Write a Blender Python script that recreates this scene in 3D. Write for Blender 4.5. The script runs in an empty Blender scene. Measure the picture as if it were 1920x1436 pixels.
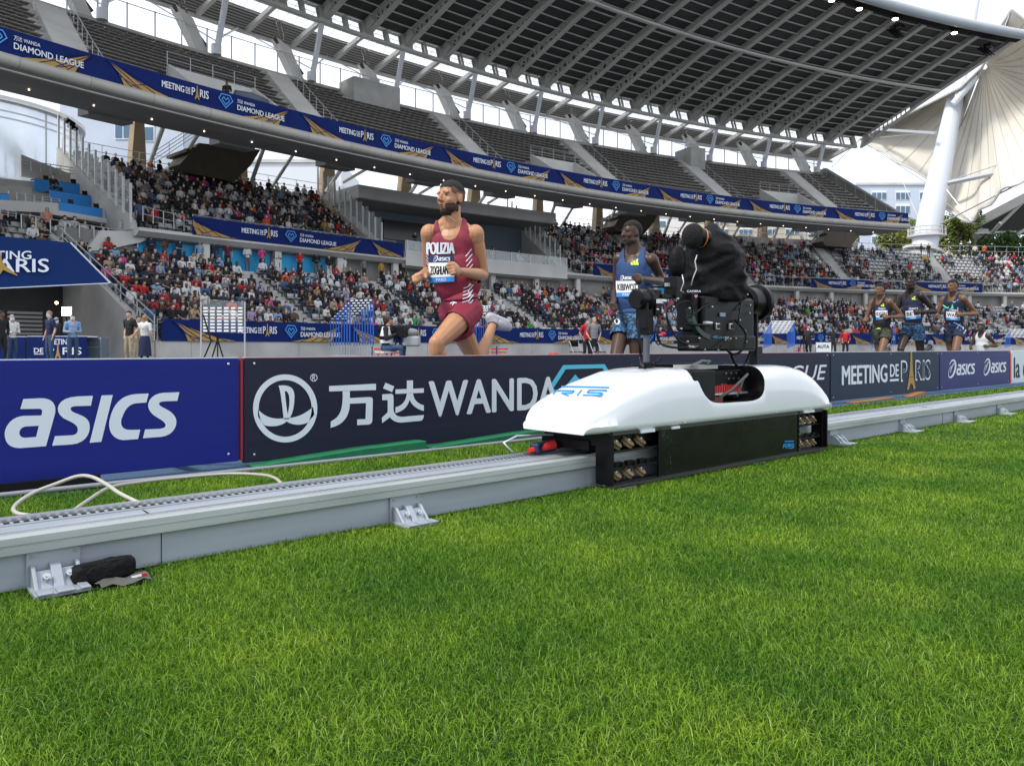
import bpy, bmesh, math, random
import numpy as np
from mathutils import Vector, Matrix, noise as mnoise
random.seed(7)
rng = np.random.default_rng(7)
R_ = math.radians
C = bpy.context.scene.collection
SC = bpy.context.scene

# ------------------------------------------------------------------ camera, sky, sun, exposure
EYE = .62; FPX = 1443.0; TH = math.atan2(1610, 1443)
cam = bpy.data.cameras.new('camera'); camo = bpy.data.objects.new('camera', cam); C.objects.link(camo)
cam.sensor_width = 36; cam.lens = 36*FPX/1920; cam.shift_y = -67/1920
cam.clip_start = .05; cam.clip_end = 2000
camo.location = (0, 0, EYE); camo.rotation_euler = (R_(90), 0, TH-R_(90))
SC.camera = camo
SUN_EL, SUN_AZ = 50, 276          # azimuth of the sun measured from +Y clockwise (degrees)
w = bpy.data.worlds.new("World"); SC.world = w; w.use_nodes = True
nt = w.node_tree; nt.nodes.clear()
sky = nt.nodes.new('ShaderNodeTexSky'); sky.sky_type = 'NISHITA'; sky.sun_disc = False
sky.sun_elevation = R_(SUN_EL); sky.sun_rotation = R_(SUN_AZ); sky.dust_density = 2.5
tc = nt.nodes.new('ShaderNodeTexCoord')
mp = nt.nodes.new('ShaderNodeMapping'); mp.inputs['Scale'].default_value = (1.2, 1.2, 3.2)
nz = nt.nodes.new('ShaderNodeTexNoise'); nz.inputs['Scale'].default_value = 2.3; nz.inputs['Detail'].default_value = 7; nz.inputs['Roughness'].default_value = .55
cr = nt.nodes.new('ShaderNodeValToRGB'); cr.color_ramp.elements[0].position = .12; cr.color_ramp.elements[1].position = .34
mx = nt.nodes.new('ShaderNodeMix'); mx.data_type = 'RGBA'
cl = nt.nodes.new('ShaderNodeValToRGB')
cl.color_ramp.elements[0].position = .3; cl.color_ramp.elements[0].color = (9.0, 10.0, 11.6, 1)
cl.color_ramp.elements[1].position = .75; cl.color_ramp.elements[1].color = (13.0, 13.6, 14.4, 1)
bg = nt.nodes.new('ShaderNodeBackground'); bg.inputs['Strength'].default_value = .088
wo = nt.nodes.new('ShaderNodeOutputWorld')
L = nt.links.new
L(tc.outputs['Generated'], mp.inputs['Vector']); L(mp.outputs[0], nz.inputs['Vector']); L(nz.outputs[0], cr.inputs[0])
L(nz.outputs[0], cl.inputs[0])
L(cr.outputs[0], mx.inputs[0]); L(sky.outputs[0], mx.inputs[6]); L(cl.outputs[0], mx.inputs[7])
L(mx.outputs[2], bg.inputs['Color']); L(bg.outputs[0], wo.inputs['Surface'])
sd = bpy.data.lights.new('sun', 'SUN'); sd.energy = 2.4; sd.angle = R_(9); sd.color = (1, .95, .86)
so = bpy.data.objects.new('sun', sd); C.objects.link(so)
a = R_(SUN_AZ); e = R_(SUN_EL)
sdir = Vector((math.sin(a)*math.cos(e), math.cos(a)*math.cos(e), math.sin(e)))
so.rotation_euler = sdir.to_track_quat('Z', 'Y').to_euler(); so.location = sdir*80
SC.view_settings.view_transform = 'Standard'; SC.view_settings.look = 'None'
SC.view_settings.exposure = 0.40; SC.view_settings.gamma = 1
SC.cycles.max_bounces = 6; SC.cycles.diffuse_bounces = 3; SC.cycles.glossy_bounces = 3
SC.cycles.transparent_max_bounces = 10; SC.cycles.transmission_bounces = 4

# ------------------------------------------------------------------ geometry of the place
def ang(px): return TH-math.atan((px-960)/FPX)
def U(px, py, Y):                  # point on the vertical plane Y (parallel to the track)
    t = ang(px); X = Y/math.tan(t); d = X*math.cos(TH)+Y*math.sin(TH)
    return Vector((X, Y, EYE+(651-py)*d/FPX))
def D(px, py, d):                  # point at a given depth
    r = (px-960)/FPX*d
    return Vector((d*math.cos(TH)+r*math.sin(TH), d*math.sin(TH)-r*math.cos(TH), EYE+(651-py)*d/FPX))
CX, CY, RR = 33.0, -77.7, 120.0    # centre and radius of the curved grandstand, s = metres along it, o = metres outward
def K(s, o, z):
    a = s/RR
    return Vector((CX+(RR+o)*math.sin(a), CY+(RR+o)*math.cos(a), z+EYE))
def so_(px, o):
    t = ang(px); c, s = math.cos(t), math.sin(t)
    b = -c*CX-s*CY; q = CX*CX+CY*CY-(RR+o)**2
    r = -b+math.sqrt(b*b-q); x, y = r*c, r*s
    return math.atan2(x-CX, y-CY)*RR, x*math.cos(TH)+y*math.sin(TH)
def S(px, o): return so_(px, o)[0]
def Z(px, py, o): return (651-py)*so_(px, o)[1]/FPX
def rz(s): return -s/RR            # rotation that faces the stand's outward direction along +Y

# ------------------------------------------------------------------ materials
MATS = {}
def mat(name, col, rough=.6, metal=0.,  nscale=0., namt=0., bump=0., bscale=None, spec=None, emit=None, alpha=None, coat=0., stretch=None, sheen=0.):
    if name in MATS: return MATS[name]
    m = bpy.data.materials.new(name); m.use_nodes = True; n = m.node_tree; b = n.nodes['Principled BSDF']
    c4 = (*col, 1); b.inputs['Base Color'].default_value = c4; b.inputs['Roughness'].default_value = rough; b.inputs['Metallic'].default_value = metal
    if spec is not None: b.inputs['Specular IOR Level'].default_value = spec
    if coat: b.inputs['Coat Weight'].default_value = coat; b.inputs['Coat Roughness'].default_value = .06
    if sheen: b.inputs['Sheen Weight'].default_value = sheen
    if emit: b.inputs['Emission Color'].default_value = (*emit[0], 1); b.inputs['Emission Strength'].default_value = emit[1]
    if alpha is not None: b.inputs['Alpha'].default_value = alpha
    if nscale or bump:
        t = n.nodes.new('ShaderNodeTexCoord'); g = n.nodes.new('ShaderNodeMapping'); n.links.new(t.outputs['Object'], g.inputs[0])
        if stretch: g.inputs['Scale'].default_value = stretch
    if nscale:
        x = n.nodes.new('ShaderNodeTexNoise'); x.inputs['Scale'].default_value = nscale; x.inputs['Detail'].default_value = 6; n.links.new(g.outputs[0], x.inputs['Vector'])
        r = n.nodes.new('ShaderNodeValToRGB'); r.color_ramp.elements[0].position = .3; r.color_ramp.elements[1].position = .7
        r.color_ramp.elements[0].color = (*[max(0, v*(1-namt)) for v in col], 1); r.color_ramp.elements[1].color = (*[min(1, v*(1+namt)) for v in col], 1)
        n.links.new(x.outputs[0], r.inputs[0]); n.links.new(r.outputs[0], b.inputs['Base Color'])
        rr = n.nodes.new('ShaderNodeMapRange'); rr.inputs[3].default_value = max(.02, rough-.1); rr.inputs[4].default_value = min(1, rough+.1)
        n.links.new(x.outputs[0], rr.inputs[0]); n.links.new(rr.outputs[0], b.inputs['Roughness'])
    if bump:
        y = n.nodes.new('ShaderNodeTexNoise'); y.inputs['Scale'].default_value = bscale or nscale*3 or 20; y.inputs['Detail'].default_value = 4; n.links.new(g.outputs[0], y.inputs['Vector'])
        k = n.nodes.new('ShaderNodeBump'); k.inputs['Strength'].default_value = bump; k.inputs['Distance'].default_value = .02
        n.links.new(y.outputs[0], k.inputs['Height']); n.links.new(k.outputs[0], b.inputs['Normal'])
    MATS[name] = m; return m
M = {}
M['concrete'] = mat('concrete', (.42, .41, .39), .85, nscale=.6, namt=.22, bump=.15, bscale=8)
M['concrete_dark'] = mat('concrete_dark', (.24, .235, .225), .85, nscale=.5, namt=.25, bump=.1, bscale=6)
M['concrete_light'] = mat('concrete_light', (.56, .55, .53), .8, nscale=.4, namt=.12)
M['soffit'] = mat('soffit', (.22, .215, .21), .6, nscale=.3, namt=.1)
M['tan'] = mat('tan_concrete', (.34, .26, .17), .8, nscale=.5, namt=.15)
M['steel_grey'] = mat('painted_steel_grey', (.54, .53, .50), .6, nscale=.5, namt=.08)
M['steel_light'] = mat('painted_steel_light', (.60, .59, .57), .5, nscale=.7, namt=.06)
M['tube_white'] = mat('white_painted_tube', (.62, .64, .68), .4, nscale=.4, namt=.04)
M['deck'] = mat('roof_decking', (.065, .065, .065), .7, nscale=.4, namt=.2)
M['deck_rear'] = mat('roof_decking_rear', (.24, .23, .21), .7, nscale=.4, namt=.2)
M['skylight'] = mat('skylight_sheet', (.85, .88, .9), .5)
_b = M['skylight'].node_tree.nodes['Principled BSDF']; _b.inputs['Transmission Weight'].default_value = .92; _b.inputs['Roughness'].default_value = .45; _b.inputs['IOR'].default_value = 1.05
M['alu'] = mat('galvanised_rail', (.34, .37, .42), .5, metal=.25, nscale=5, namt=.13, stretch=(.25, 3, 3))
M['alu_bright'] = mat('bright_aluminium', (.72, .73, .74), .28, metal=.85, nscale=8, namt=.06, stretch=(.2, 3, 3))
M['alu_pale'] = mat('anodised_pale', (.42, .45, .45), .42, metal=.3, nscale=6, namt=.14, stretch=(.3, 3, 3))
M['zinc'] = mat('zinc_bolt', (.55, .55, .55), .3, metal=.9)
M['black'] = mat('black_plastic', (.0035, .0035, .0045), .35, nscale=20, namt=.3, spec=.2)
M['black_matte'] = mat('black_matte', (.008, .008, .009), .8, spec=.2)
M['black_metal'] = mat('black_metal', (.004, .0043, .005), .38, nscale=12, namt=.3, spec=.22)
M['white_print'] = mat('white_print', (.72, .76, .84), .55)
M['white'] = mat('white_paint', (.8, .8, .8), .5)
M['rail_metal'] = mat('handrail_metal', (.45, .46, .48), .4, metal=.4)
M['navy'] = mat('navy_banner', (.006, .018, .115), .7, nscale=1.2, namt=.15, bump=.25, bscale=2.5, spec=.12)
M['gold'] = mat('gold_print', (.42, .26, .075), .7, spec=.15)
M['red'] = mat('red_plastic', (.55, .02, .02), .4)
M['green_wood'] = mat('green_painted_wood', (.012, .17, .07), .55, nscale=9, namt=.15, bump=.2, bscale=30)
M['wood'] = mat('orange_wood', (.34, .15, .05), .6, nscale=6, namt=.25, stretch=(.3, 3, 3))
M['glass'] = mat('clear_glass', (.8, .85, .86), .05, alpha=.28)
M['press_blue'] = mat('press_desk_blue', (.015, .25, .70), .5, nscale=1, namt=.05)
M['seat_light'] = mat('pale_grey_seat', (.42, .43, .44), .45)
M['seat_dark'] = mat('brown_grey_seat', (.23, .215, .20), .5)

# ------------------------------------------------------------------ mesh builder
class MB:
    def __init__(s): s.v = []; s.f = []; s.m = []; s.mats = []
    def mi(s, m):
        if m is None: return 0
        if m not in s.mats: s.mats.append(m)
        return s.mats.index(m)
    def add(s, vs, fs, m=None, T=None):
        o = len(s.v); i = s.mi(m)
        for p in vs:
            p = Vector(p); s.v.append(T @ p if T is not None else p)
        for f in fs: s.f.append([o+k for k in f]); s.m.append(i)
        return s
    def box(s, c, d, m=None, T=None, rot=None):
        x, y, z = d[0]/2, d[1]/2, d[2]/2
        vs = [Vector((a, b, q)) for a in (-x, x) for b in (-y, y) for q in (-z, z)]
        if rot is not None: vs = [rot @ p for p in vs]
        vs = [p+Vector(c) for p in vs]
        return s.add(vs, [(0, 1, 3, 2), (4, 6, 7, 5), (0, 4, 5, 1), (2, 3, 7, 6), (0, 2, 6, 4), (1, 5, 7, 3)], m, T)
    def bar(s, p0, p1, wd, ht, m=None, up=(0, 0, 1), T=None):
        p0, p1 = Vector(p0), Vector(p1); x = (p1-p0); ln = x.length; x.normalize(); u = Vector(up); y = u.cross(x)
        if y.length < 1e-4: y = Vector((0, 1, 0)).cross(x)
        y.normalize(); z = x.cross(y); r = Matrix((x, y, z)).transposed()
        return s.box((p0+p1)/2, (ln, wd, ht), m, T, r)
    def tube(s, pts, r, m=None, n=8, caps=True, T=None):
        pts = [Vector(p) for p in pts]; rs = r if isinstance(r, (list, tuple)) else [r]*len(pts)
        vs = []; fs = []; px = None
        for i, p in enumerate(pts):
            t = (pts[min(i+1, len(pts)-1)]-pts[max(i-1, 0)]).normalized()
            if px is None:
                px = t.cross(Vector((0, 0, 1)));
                if px.length < .05: px = t.cross(Vector((1, 0, 0)))
            px = (px-t*px.dot(t)).normalized(); py = t.cross(px)
            for k in range(n):
                q = 2*math.pi*k/n; vs.append(p+(px*math.cos(q)+py*math.sin(q))*rs[i])
        for i in range(len(pts)-1):
            for k in range(n):
                fs.append((i*n+k, i*n+(k+1) % n, (i+1)*n+(k+1) % n, (i+1)*n+k))
        if caps: fs.append(tuple(range(n-1, -1, -1))); fs.append(tuple((len(pts)-1)*n+k for k in range(n)))
        return s.add(vs, fs, m, T)
    def ball(s, c, r, m=None, nu=12, nv=8, T=None, rot=None):
        r = Vector(r) if hasattr(r, '__len__') else Vector((r, r, r)); vs = []; fs = []
        for j in range(1, nv):
            for i in range(nu):
                a = math.pi*j/nv; b = 2*math.pi*i/nu
                vs.append(Vector((math.sin(a)*math.cos(b)*r.x, math.sin(a)*math.sin(b)*r.y, math.cos(a)*r.z)))
        top = len(vs); vs.append(Vector((0, 0, r.z))); vs.append(Vector((0, 0, -r.z)))
        for j in range(nv-2):
            for i in range(nu): fs.append((j*nu+i, (j+1)*nu+i, (j+1)*nu+(i+1) % nu, j*nu+(i+1) % nu))
        for i in range(nu): fs.append((top, i, (i+1) % nu)); fs.append((top+1, (nv-2)*nu+(i+1) % nu, (nv-2)*nu+i))
        if rot is not None: vs = [rot @ p for p in vs]
        return s.add([p+Vector(c) for p in vs], fs, m, T)
    def prism(s, poly, a, b, m=None, T=None, fn=None):      # poly (u,v) extruded from a to b through fn(u,v,w)
        fn = fn or (lambda u, v, q: (u, q, v)); n = len(poly)
        vs = [fn(u, v, a) for u, v in poly]+[fn(u, v, b) for u, v in poly]
        fs = [tuple(range(n-1, -1, -1)), tuple(range(n, 2*n))]+[(i, (i+1) % n, n+(i+1) % n, n+i) for i in range(n)]
        return s.add(vs, fs, m, T)
    def loft(s, rings, m=None, closed=True, caps=False, T=None):
        n = len(rings[0]); vs = [p for r in rings for p in r]; fs = []
        for i in range(len(rings)-1):
            for k in range(n if closed else n-1):
                fs.append((i*n+k, i*n+(k+1) % n, (i+1)*n+(k+1) % n, (i+1)*n+k))
        if caps: fs.append(tuple(range(n-1, -1, -1))); fs.append(tuple((len(rings)-1)*n+k for k in range(n)))
        return s.add(vs, fs, m, T)
    def build(s, name, m=None, parent=None, smooth=False, fix=True):
        me = bpy.data.meshes.new(name); me.from_pydata([tuple(v) for v in s.v], [], s.f)
        for q in ([m] if m is not None else s.mats): me.materials.append(q)
        if m is None and len(s.mats) > 1: me.polygons.foreach_set('material_index', s.m)
        if fix:
            b = bmesh.new(); b.from_mesh(me); bmesh.ops.recalc_face_normals(b, faces=b.faces); b.to_mesh(me); b.free()
        if smooth:
            me.polygons.foreach_set('use_smooth', [True]*len(me.polygons))
            if smooth != 'all':
                me.set_sharp_from_angle(angle=R_(40))
        me.update(); o = bpy.data.objects.new(name, me); C.objects.link(o)
        if parent: o.parent = parent
        return o
def tag(o, label=None, cat=None, group=None, kind=None):
    if label: o['label'] = label
    if cat: o['category'] = cat
    if group: o['group'] = group
    if kind: o['kind'] = kind
    return o
def empty(name, loc, label, cat, group=None, rot=0):
    o = bpy.data.objects.new(name, None); C.objects.link(o); o.location = loc; o.rotation_euler = (0, 0, rot); o.empty_display_size = .2
    # parts built in world coordinates are shifted by the parent's inverse
    return tag(o, label, cat, group)
def wparent(o, p):                  # parent, keeping world coordinates of a mesh authored in world space
    loc = Matrix.LocRotScale(p.location, p.rotation_euler, p.scale)
    o.parent = p; o.matrix_parent_inverse = loc.inverted(); return o
def bmod(o, wdt, seg=2, angle=35):
    m = o.modifiers.new('bevel', 'BEVEL'); m.width = wdt; m.segments = seg; m.limit_method = 'ANGLE'; m.angle_limit = R_(angle); return o
def copy_tree(o, parent=None):
    c = o.copy(); C.objects.link(c); c.parent = parent
    for ch in list(o.children): copy_tree(ch, c)
    return c
def eval_mesh(o):
    dg = bpy.context.evaluated_depsgraph_get(); dg.update()
    return bpy.data.meshes.new_from_object(o.evaluated_get(dg), depsgraph=dg)

# ------------------------------------------------------------------ lettering (flat shapes in a (u,v) plane, then laid on a surface)
_tc = {}
def text2d(txt, bold=0.0, shear=0.0):
    k = (txt, bold, shear)
    if k in _tc: return _tc[k]
    cu = bpy.data.curves.new('t', 'FONT'); cu.body = txt; cu.size = 1; cu.offset = bold; cu.fill_mode = 'BOTH'; cu.resolution_u = 3; cu.shear = shear
    o = bpy.data.objects.new('t', cu); C.objects.link(o); me = eval_mesh(o)
    v = [(p.co.x, p.co.y) for p in me.vertices]; f = [tuple(q.vertices) for q in me.polygons]
    bpy.data.objects.remove(o); bpy.data.curves.remove(cu); bpy.data.meshes.remove(me)
    _tc[k] = (v, f); return v, f
class Flat:                          # collects flat shapes in (u,v)
    def __init__(s): s.v = []; s.f = []; s.l = {}
    def text(s, txt, u, v, h, wdt=None, bold=.0, shear=0.):      # h = height of the capitals; wdt = total width
        if bold:
            b = bold*h*.75; q = .0
            if wdt: wdt = wdt-2*b
            for k, (du, dv) in enumerate(((0, 0), (1, 0), (-1, 0), (0, .55), (0, -.55))):
                n0 = len(s.v); e = s.text(txt, u+b+du*b, v+dv*b, h-0*b, wdt, 0, shear)
                for i in range(n0, len(s.v)): s.l[i] = k
            return e+b
        a, f = text2d(txt, 0, shear); x0 = min(p[0] for p in a); x1 = max(p[0] for p in a)
        _h = text2d('H', 0)[0]; y0 = min(p[1] for p in _h); y1 = max(p[1] for p in _h); sy = h/(y1-y0); sx = (wdt/(x1-x0)) if wdt else sy
        o = len(s.v); s.v += [(u+(p[0]-x0)*sx, v+(p[1]-y0)*sy) for p in a]; s.f += [[o+i for i in q] for q in f]; return u+(x1-x0)*sx
    def poly(s, pts):
        o = len(s.v); s.v += list(pts); s.f.append([o+i for i in range(len(pts))])
    def stroke(s, pts, wd, closed=False, m=None):
        n = len(pts); o = len(s.v); ws = wd if isinstance(wd, (list, tuple)) else [wd]*n
        for i, p in enumerate(pts):
            a = Vector(pts[(i-1) % n] if (i or closed) else pts[0]); b = Vector(pts[(i+1) % n] if (i < n-1 or closed) else pts[-1])
            p = Vector(p); d1 = (p-a); d2 = (b-p)
            if d1.length < 1e-9: d1 = d2
            if d2.length < 1e-9: d2 = d1
            d1 = d1.normalized(); d2 = d2.normalized(); t = (d1+d2).normalized(); nn = Vector((-t.y, t.x)); q = 1/max(.5, abs(nn.dot(Vector((-d1.y, d1.x)))))
            s.v += [tuple(p+nn*ws[i]/2*q), tuple(p-nn*ws[i]/2*q)]
        for i in range(n if closed else n-1):
            j = (i+1) % n; s.f.append([o+2*i, o+2*i+1, o+2*j+1, o+2*j])
    def arc(s, c, rx, ry, a0, a1, wd, n=24, closed=False):
        s.stroke([(c[0]+rx*math.cos(R_(a0+(a1-a0)*i/n)), c[1]+ry*math.sin(R_(a0+(a1-a0)*i/n))) for i in range(n+(0 if closed else 1))], wd, closed)
    def disc(s, c, rx, ry, n=24): s.poly([(c[0]+rx*math.cos(2*math.pi*i/n), c[1]+ry*math.sin(2*math.pi*i/n)) for i in range(n)])
    def xf(s, fn): s.v = [fn(*p) for p in s.v]; return s
    def merge(s, o, du=0, dv=0, sc=1, sx=None):
        k = len(s.v); sx = sx or sc
        for i, q in o.l.items(): s.l[i+k] = q
        s.v += [(p[0]*sx+du, p[1]*sc+dv) for p in o.v]; s.f += [[k+i for i in q] for q in o.f]
    def to(s, name, m, fn, parent=None, th=0):       # fn(u,v) -> world point
        P = [Vector(fn(u, v)) for u, v in s.v]
        if s.l and P:
            i0 = 0; u, v = s.v[0]; p = P[0]; h = 1e-3; nn = (Vector(fn(u+h, v))-p).cross(Vector(fn(u, v+h))-p)
            if nn.length > 0:
                nn.normalize()
                if nn.dot(Vector((0, 0, EYE))-p) < 0: nn = -nn
                dd = max(.00012, (p-Vector((0, 0, EYE))).length*.00005)
                for i, q in s.l.items(): P[i] = P[i]+nn*dd*q
        b = MB(); b.add(P, s.f); o = b.build(name, m, None, fix=False)
        if parent: (wparent(o, parent))
        return o
def bez(p0, p1, p2, p3, n=8):
    return [tuple((1-t)**3*a+3*(1-t)**2*t*b+3*(1-t)*t*t*c+t**3*d for a, b, c, d in zip(p0, p1, p2, p3)) for t in [i/n for i in range(n+1)]]
def path(*segs):                     # first tuple = start; then points (2-tuple) or 3 control points (6-tuple)
    out = [segs[0]]
    for q in segs[1:]:
        if len(q) == 2: out.append(q)
        else: out += bez(out[-1], q[0:2], q[2:4], q[4:6])[1:]
    return out
# ------------------------------------------------------------------ ground, track, infield grass
RY = 2.28                                    # front lip of the camera rail
BY = 3.92                                    # front face of the boards
def sheet(name, pts, m, z, kind='structure'):
    b = MB(); b.add([(x, y, z) for x, y in pts], [tuple(range(len(pts)))]); o = b.build(name, m); tag(o, kind=kind); return o
M['earth'] = mat('outer_ground', (.16, .16, .15), .9, nscale=.15, namt=.2)
sheet('ground', [(-400, -400), (600, -400), (600, 600), (-400, 600)], M['earth'], -.012)
M['turf'] = mat('turf_soil', (.012, .035, .004), 1.0, nscale=2.2, namt=.35, bump=.6, bscale=60)
sheet('infield_ground', [(-14, -26), (75, -26), (75, BY-.16), (-14, BY-.16)], M['turf'], -.004)
M['track'] = mat('blue_running_track', (.045, .10, .19), .8, nscale=30, namt=.15, bump=.4, bscale=220)
sheet('running_track', [(-14, BY-.16), (75, BY-.16), (75, 14.5), (-14, 14.5)], M['track'], -.002)
b = MB()
for k in range(9): b.box((30, 4.45+1.1*k+.025, .0015), (88, .05, .001))
tag(b.build('track_lane_lines', M['white']), kind='structure')
M['apron'] = mat('asphalt_apron', (.12, .12, .125), .85, nscale=2, namt=.15)
b = MB(); n = 40; vs = []
for i in range(n+1):
    s = -46+150*i/n; q = K(s, -4.0, -EYE+.001); vs.append(q); vs.append(Vector((-14+89*i/n, 14.5, .001)))
b.add(vs, [(2*i, 2*i+1, 2*i+3, 2*i+2) for i in range(n)]); tag(b.build('apron', M['apron']), kind='structure')

PCX = U(195, 1100, RY-.05).x
def make_grass():
    # blades over the visible turf; thinner and wider with distance
    zones = []
    def sample(dmin, dmax, dens, half=.90):
        area = half*(dmax**2-dmin**2)*1.0
        n = int(area*dens*1.08)
        d = np.sqrt(rng.random(n)*(dmax**2-dmin**2)+dmin**2); r = (rng.random(n)*2-1)*half*d
        return d*math.cos(TH)+r*math.sin(TH), d*math.sin(TH)-r*math.cos(TH), d
    X = []; Y = []; Dd = []
    for dm, dx, de in ((.85, 1.8, 72000), (1.8, 2.6, 60000), (2.6, 3.6, 38000), (3.6, 5, 21000), (5, 8, 7500), (8, 14, 2600), (14, 30, 560), (30, 60, 80)):
        x, y, d = sample(dm, dx, de); X.append(x); Y.append(y); Dd.append(d)
    X = np.concatenate(X); Y = np.concatenate(Y); Dd = np.concatenate(Dd)
    keep = ((Y < RY+.015) | ((Y > 2.60) & (Y < BY-.22))) & (Y > -30)
    # worn patches between rail and boards
    worn = (Y > 2.6) & (np.sin(X*5.1)*np.sin(X*2.3+Y*6) > .55) & (rng.random(len(X)) < .6)
    keep &= ~worn
    X, Y, Dd = X[keep], Y[keep], Dd[keep]; n = len(X)
    sc = np.maximum(1, Dd/2.0)**.75
    clump = .5+.5*np.sin(X*3.1+np.sin(Y*4.7)*1.3)*np.sin(Y*3.7+np.sin(X*2.9)*1.7)
    ln = (.010+.014*rng.random(n)**1.4)*(1+.25*clump)*np.maximum(1, Dd/5)**.35
    ln = np.where(np.abs(Y-RY+.05) < .1, ln*.85, ln)
    plate = (np.abs(((X-.45+.5475) % 1.095)-.5475) < .066) & (Y > RY-.115) & (Y < RY+.02)
    ln = np.where(plate, ln*.12, ln)
    pch = (np.abs(X-1.02*0-PCX) < .12) & (np.abs(Y-RY+.07) < .09); ln = np.where(pch, ln*.35, ln)
    wd = .0011*sc*(1+.5*rng.random(n))
    lng = rng.random(n) < .16; ln = np.where(lng & (Dd < 9), ln*1.5, ln); lean = np.where(lng, 1.1+.35*rng.random(n), .25+1.1*rng.random(n)); az = rng.random(n)*2*np.pi
    az = np.where(rng.random(n) < .12, .9+.8*np.sin(X*1.1+Y*.7)+.6*rng.standard_normal(n), az)
    dx, dy = np.cos(az), np.sin(az); tw = az+np.pi/2+.9*rng.standard_normal(n); wx, wy = np.cos(tw)*wd/2, np.sin(tw)*wd/2
    base = np.stack([X, Y, np.full(n, -.003)], 1)
    lng = lng
    def lvl(t, wf):
        h = ln*t; out = lean*h*t*.9
        c = base+np.stack([dx*out, dy*out, h*np.sqrt(np.maximum(.08, 1-(lean*t*.7)**2))], 1)
        o = np.stack([wx*wf, wy*wf, 0*wx], 1); return c-o, c+o
    a0, a1 = lvl(0, 1); b0, b1 = lvl(.6, .85); t0, _ = lvl(1, 0)
    V = np.stack([a0, a1, b0, b1, t0], 1).reshape(-1, 3)
    k = (np.arange(n)*5)[:, None]
    loops = np.concatenate([k+np.array([[0, 1, 3, 2]]), k+np.array([[2, 3, 4]])], 1).reshape(-1)
    tot = np.tile([4, 3], n); st = np.concatenate([[0], np.cumsum(tot)[:-1]])
    me = bpy.data.meshes.new('grass'); me.vertices.add(len(V)); me.vertices.foreach_set('co', V.astype(np.float32).ravel())
    me.loops.add(len(loops)); me.loops.foreach_set('vertex_index', loops.astype(np.int32))
    me.polygons.add(len(tot)); me.polygons.foreach_set('loop_start', st.astype(np.int32)); me.polygons.foreach_set('loop_total', tot.astype(np.int32))
    me.polygons.foreach_set('use_smooth', np.ones(len(tot), bool))
    at = me.attributes.new('blade', 'FLOAT', 'POINT'); rv = np.repeat(np.where(lng, .62+.38*rng.random(n), rng.random(n)), 5); at.data.foreach_set('value', rv.astype(np.float32))
    me.update(calc_edges=True)
    m = bpy.data.materials.new('grass_blades'); m.use_nodes = True; t = m.node_tree; t.nodes.clear()
    o_ = t.nodes.new('ShaderNodeOutputMaterial'); p = t.nodes.new('ShaderNodeBsdfPrincipled'); tr = t.nodes.new('ShaderNodeBsdfTranslucent'); ms = t.nodes.new('ShaderNodeMixShader')
    A = t.nodes.new('ShaderNodeAttribute'); A.attribute_name = 'blade'
    r1 = t.nodes.new('ShaderNodeValToRGB'); e = r1.color_ramp.elements; e[0].color = (.012, .060, .003, 1); e[1].color = (.27, .38, .10, 1); e[0].position = 0; e[1].position = 1
    q = e.new(.5); q.color = (.070, .180, .006, 1); q = e.new(.93); q.color = (.17, .32, .028, 1)
    g = t.nodes.new('ShaderNodeNewGeometry'); nz = t.nodes.new('ShaderNodeTexNoise'); nz.inputs['Scale'].default_value = 2.1; nz.inputs['Detail'].default_value = 5; nz.inputs['Roughness'].default_value = .6
    t.links.new(g.outputs['Position'], nz.inputs['Vector'])
    hs = t.nodes.new('ShaderNodeHueSaturation'); mr = t.nodes.new('ShaderNodeMapRange'); mr.inputs[1].default_value = .35; mr.inputs[2].default_value = .68; mr.inputs[3].default_value = .82; mr.inputs[4].default_value = 1.45
    t.links.new(nz.outputs[0], mr.inputs[0]); t.links.new(mr.outputs[0], hs.inputs['Value'])
    mr2 = t.nodes.new('ShaderNodeMapRange'); mr2.inputs[1].default_value = .3; mr2.inputs[2].default_value = .7; mr2.inputs[3].default_value = .518; mr2.inputs[4].default_value = .468
    t.links.new(nz.outputs[0], mr2.inputs[0]); t.links.new(mr2.outputs[0], hs.inputs['Hue'])
    t.links.new(A.outputs['Fac'], r1.inputs[0]); t.links.new(r1.outputs[0], hs.inputs['Color'])
    t.links.new(hs.outputs[0], p.inputs['Base Color']); t.links.new(hs.outputs[0], tr.inputs['Color']); p.inputs['Roughness'].default_value = .5; p.inputs['Specular IOR Level'].default_value = .15
    ms.inputs[0].default_value = .28; t.links.new(p.outputs[0], ms.inputs[1]); t.links.new(tr.outputs[0], ms.inputs[2]); t.links.new(ms.outputs[0], o_.inputs[0])
    me.materials.append(m); o = bpy.data.objects.new('grass', me); C.objects.link(o)
    tag(o, 'short mown green turf of the infield around the camera rail', 'grass', kind='stuff')
make_grass()

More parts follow.
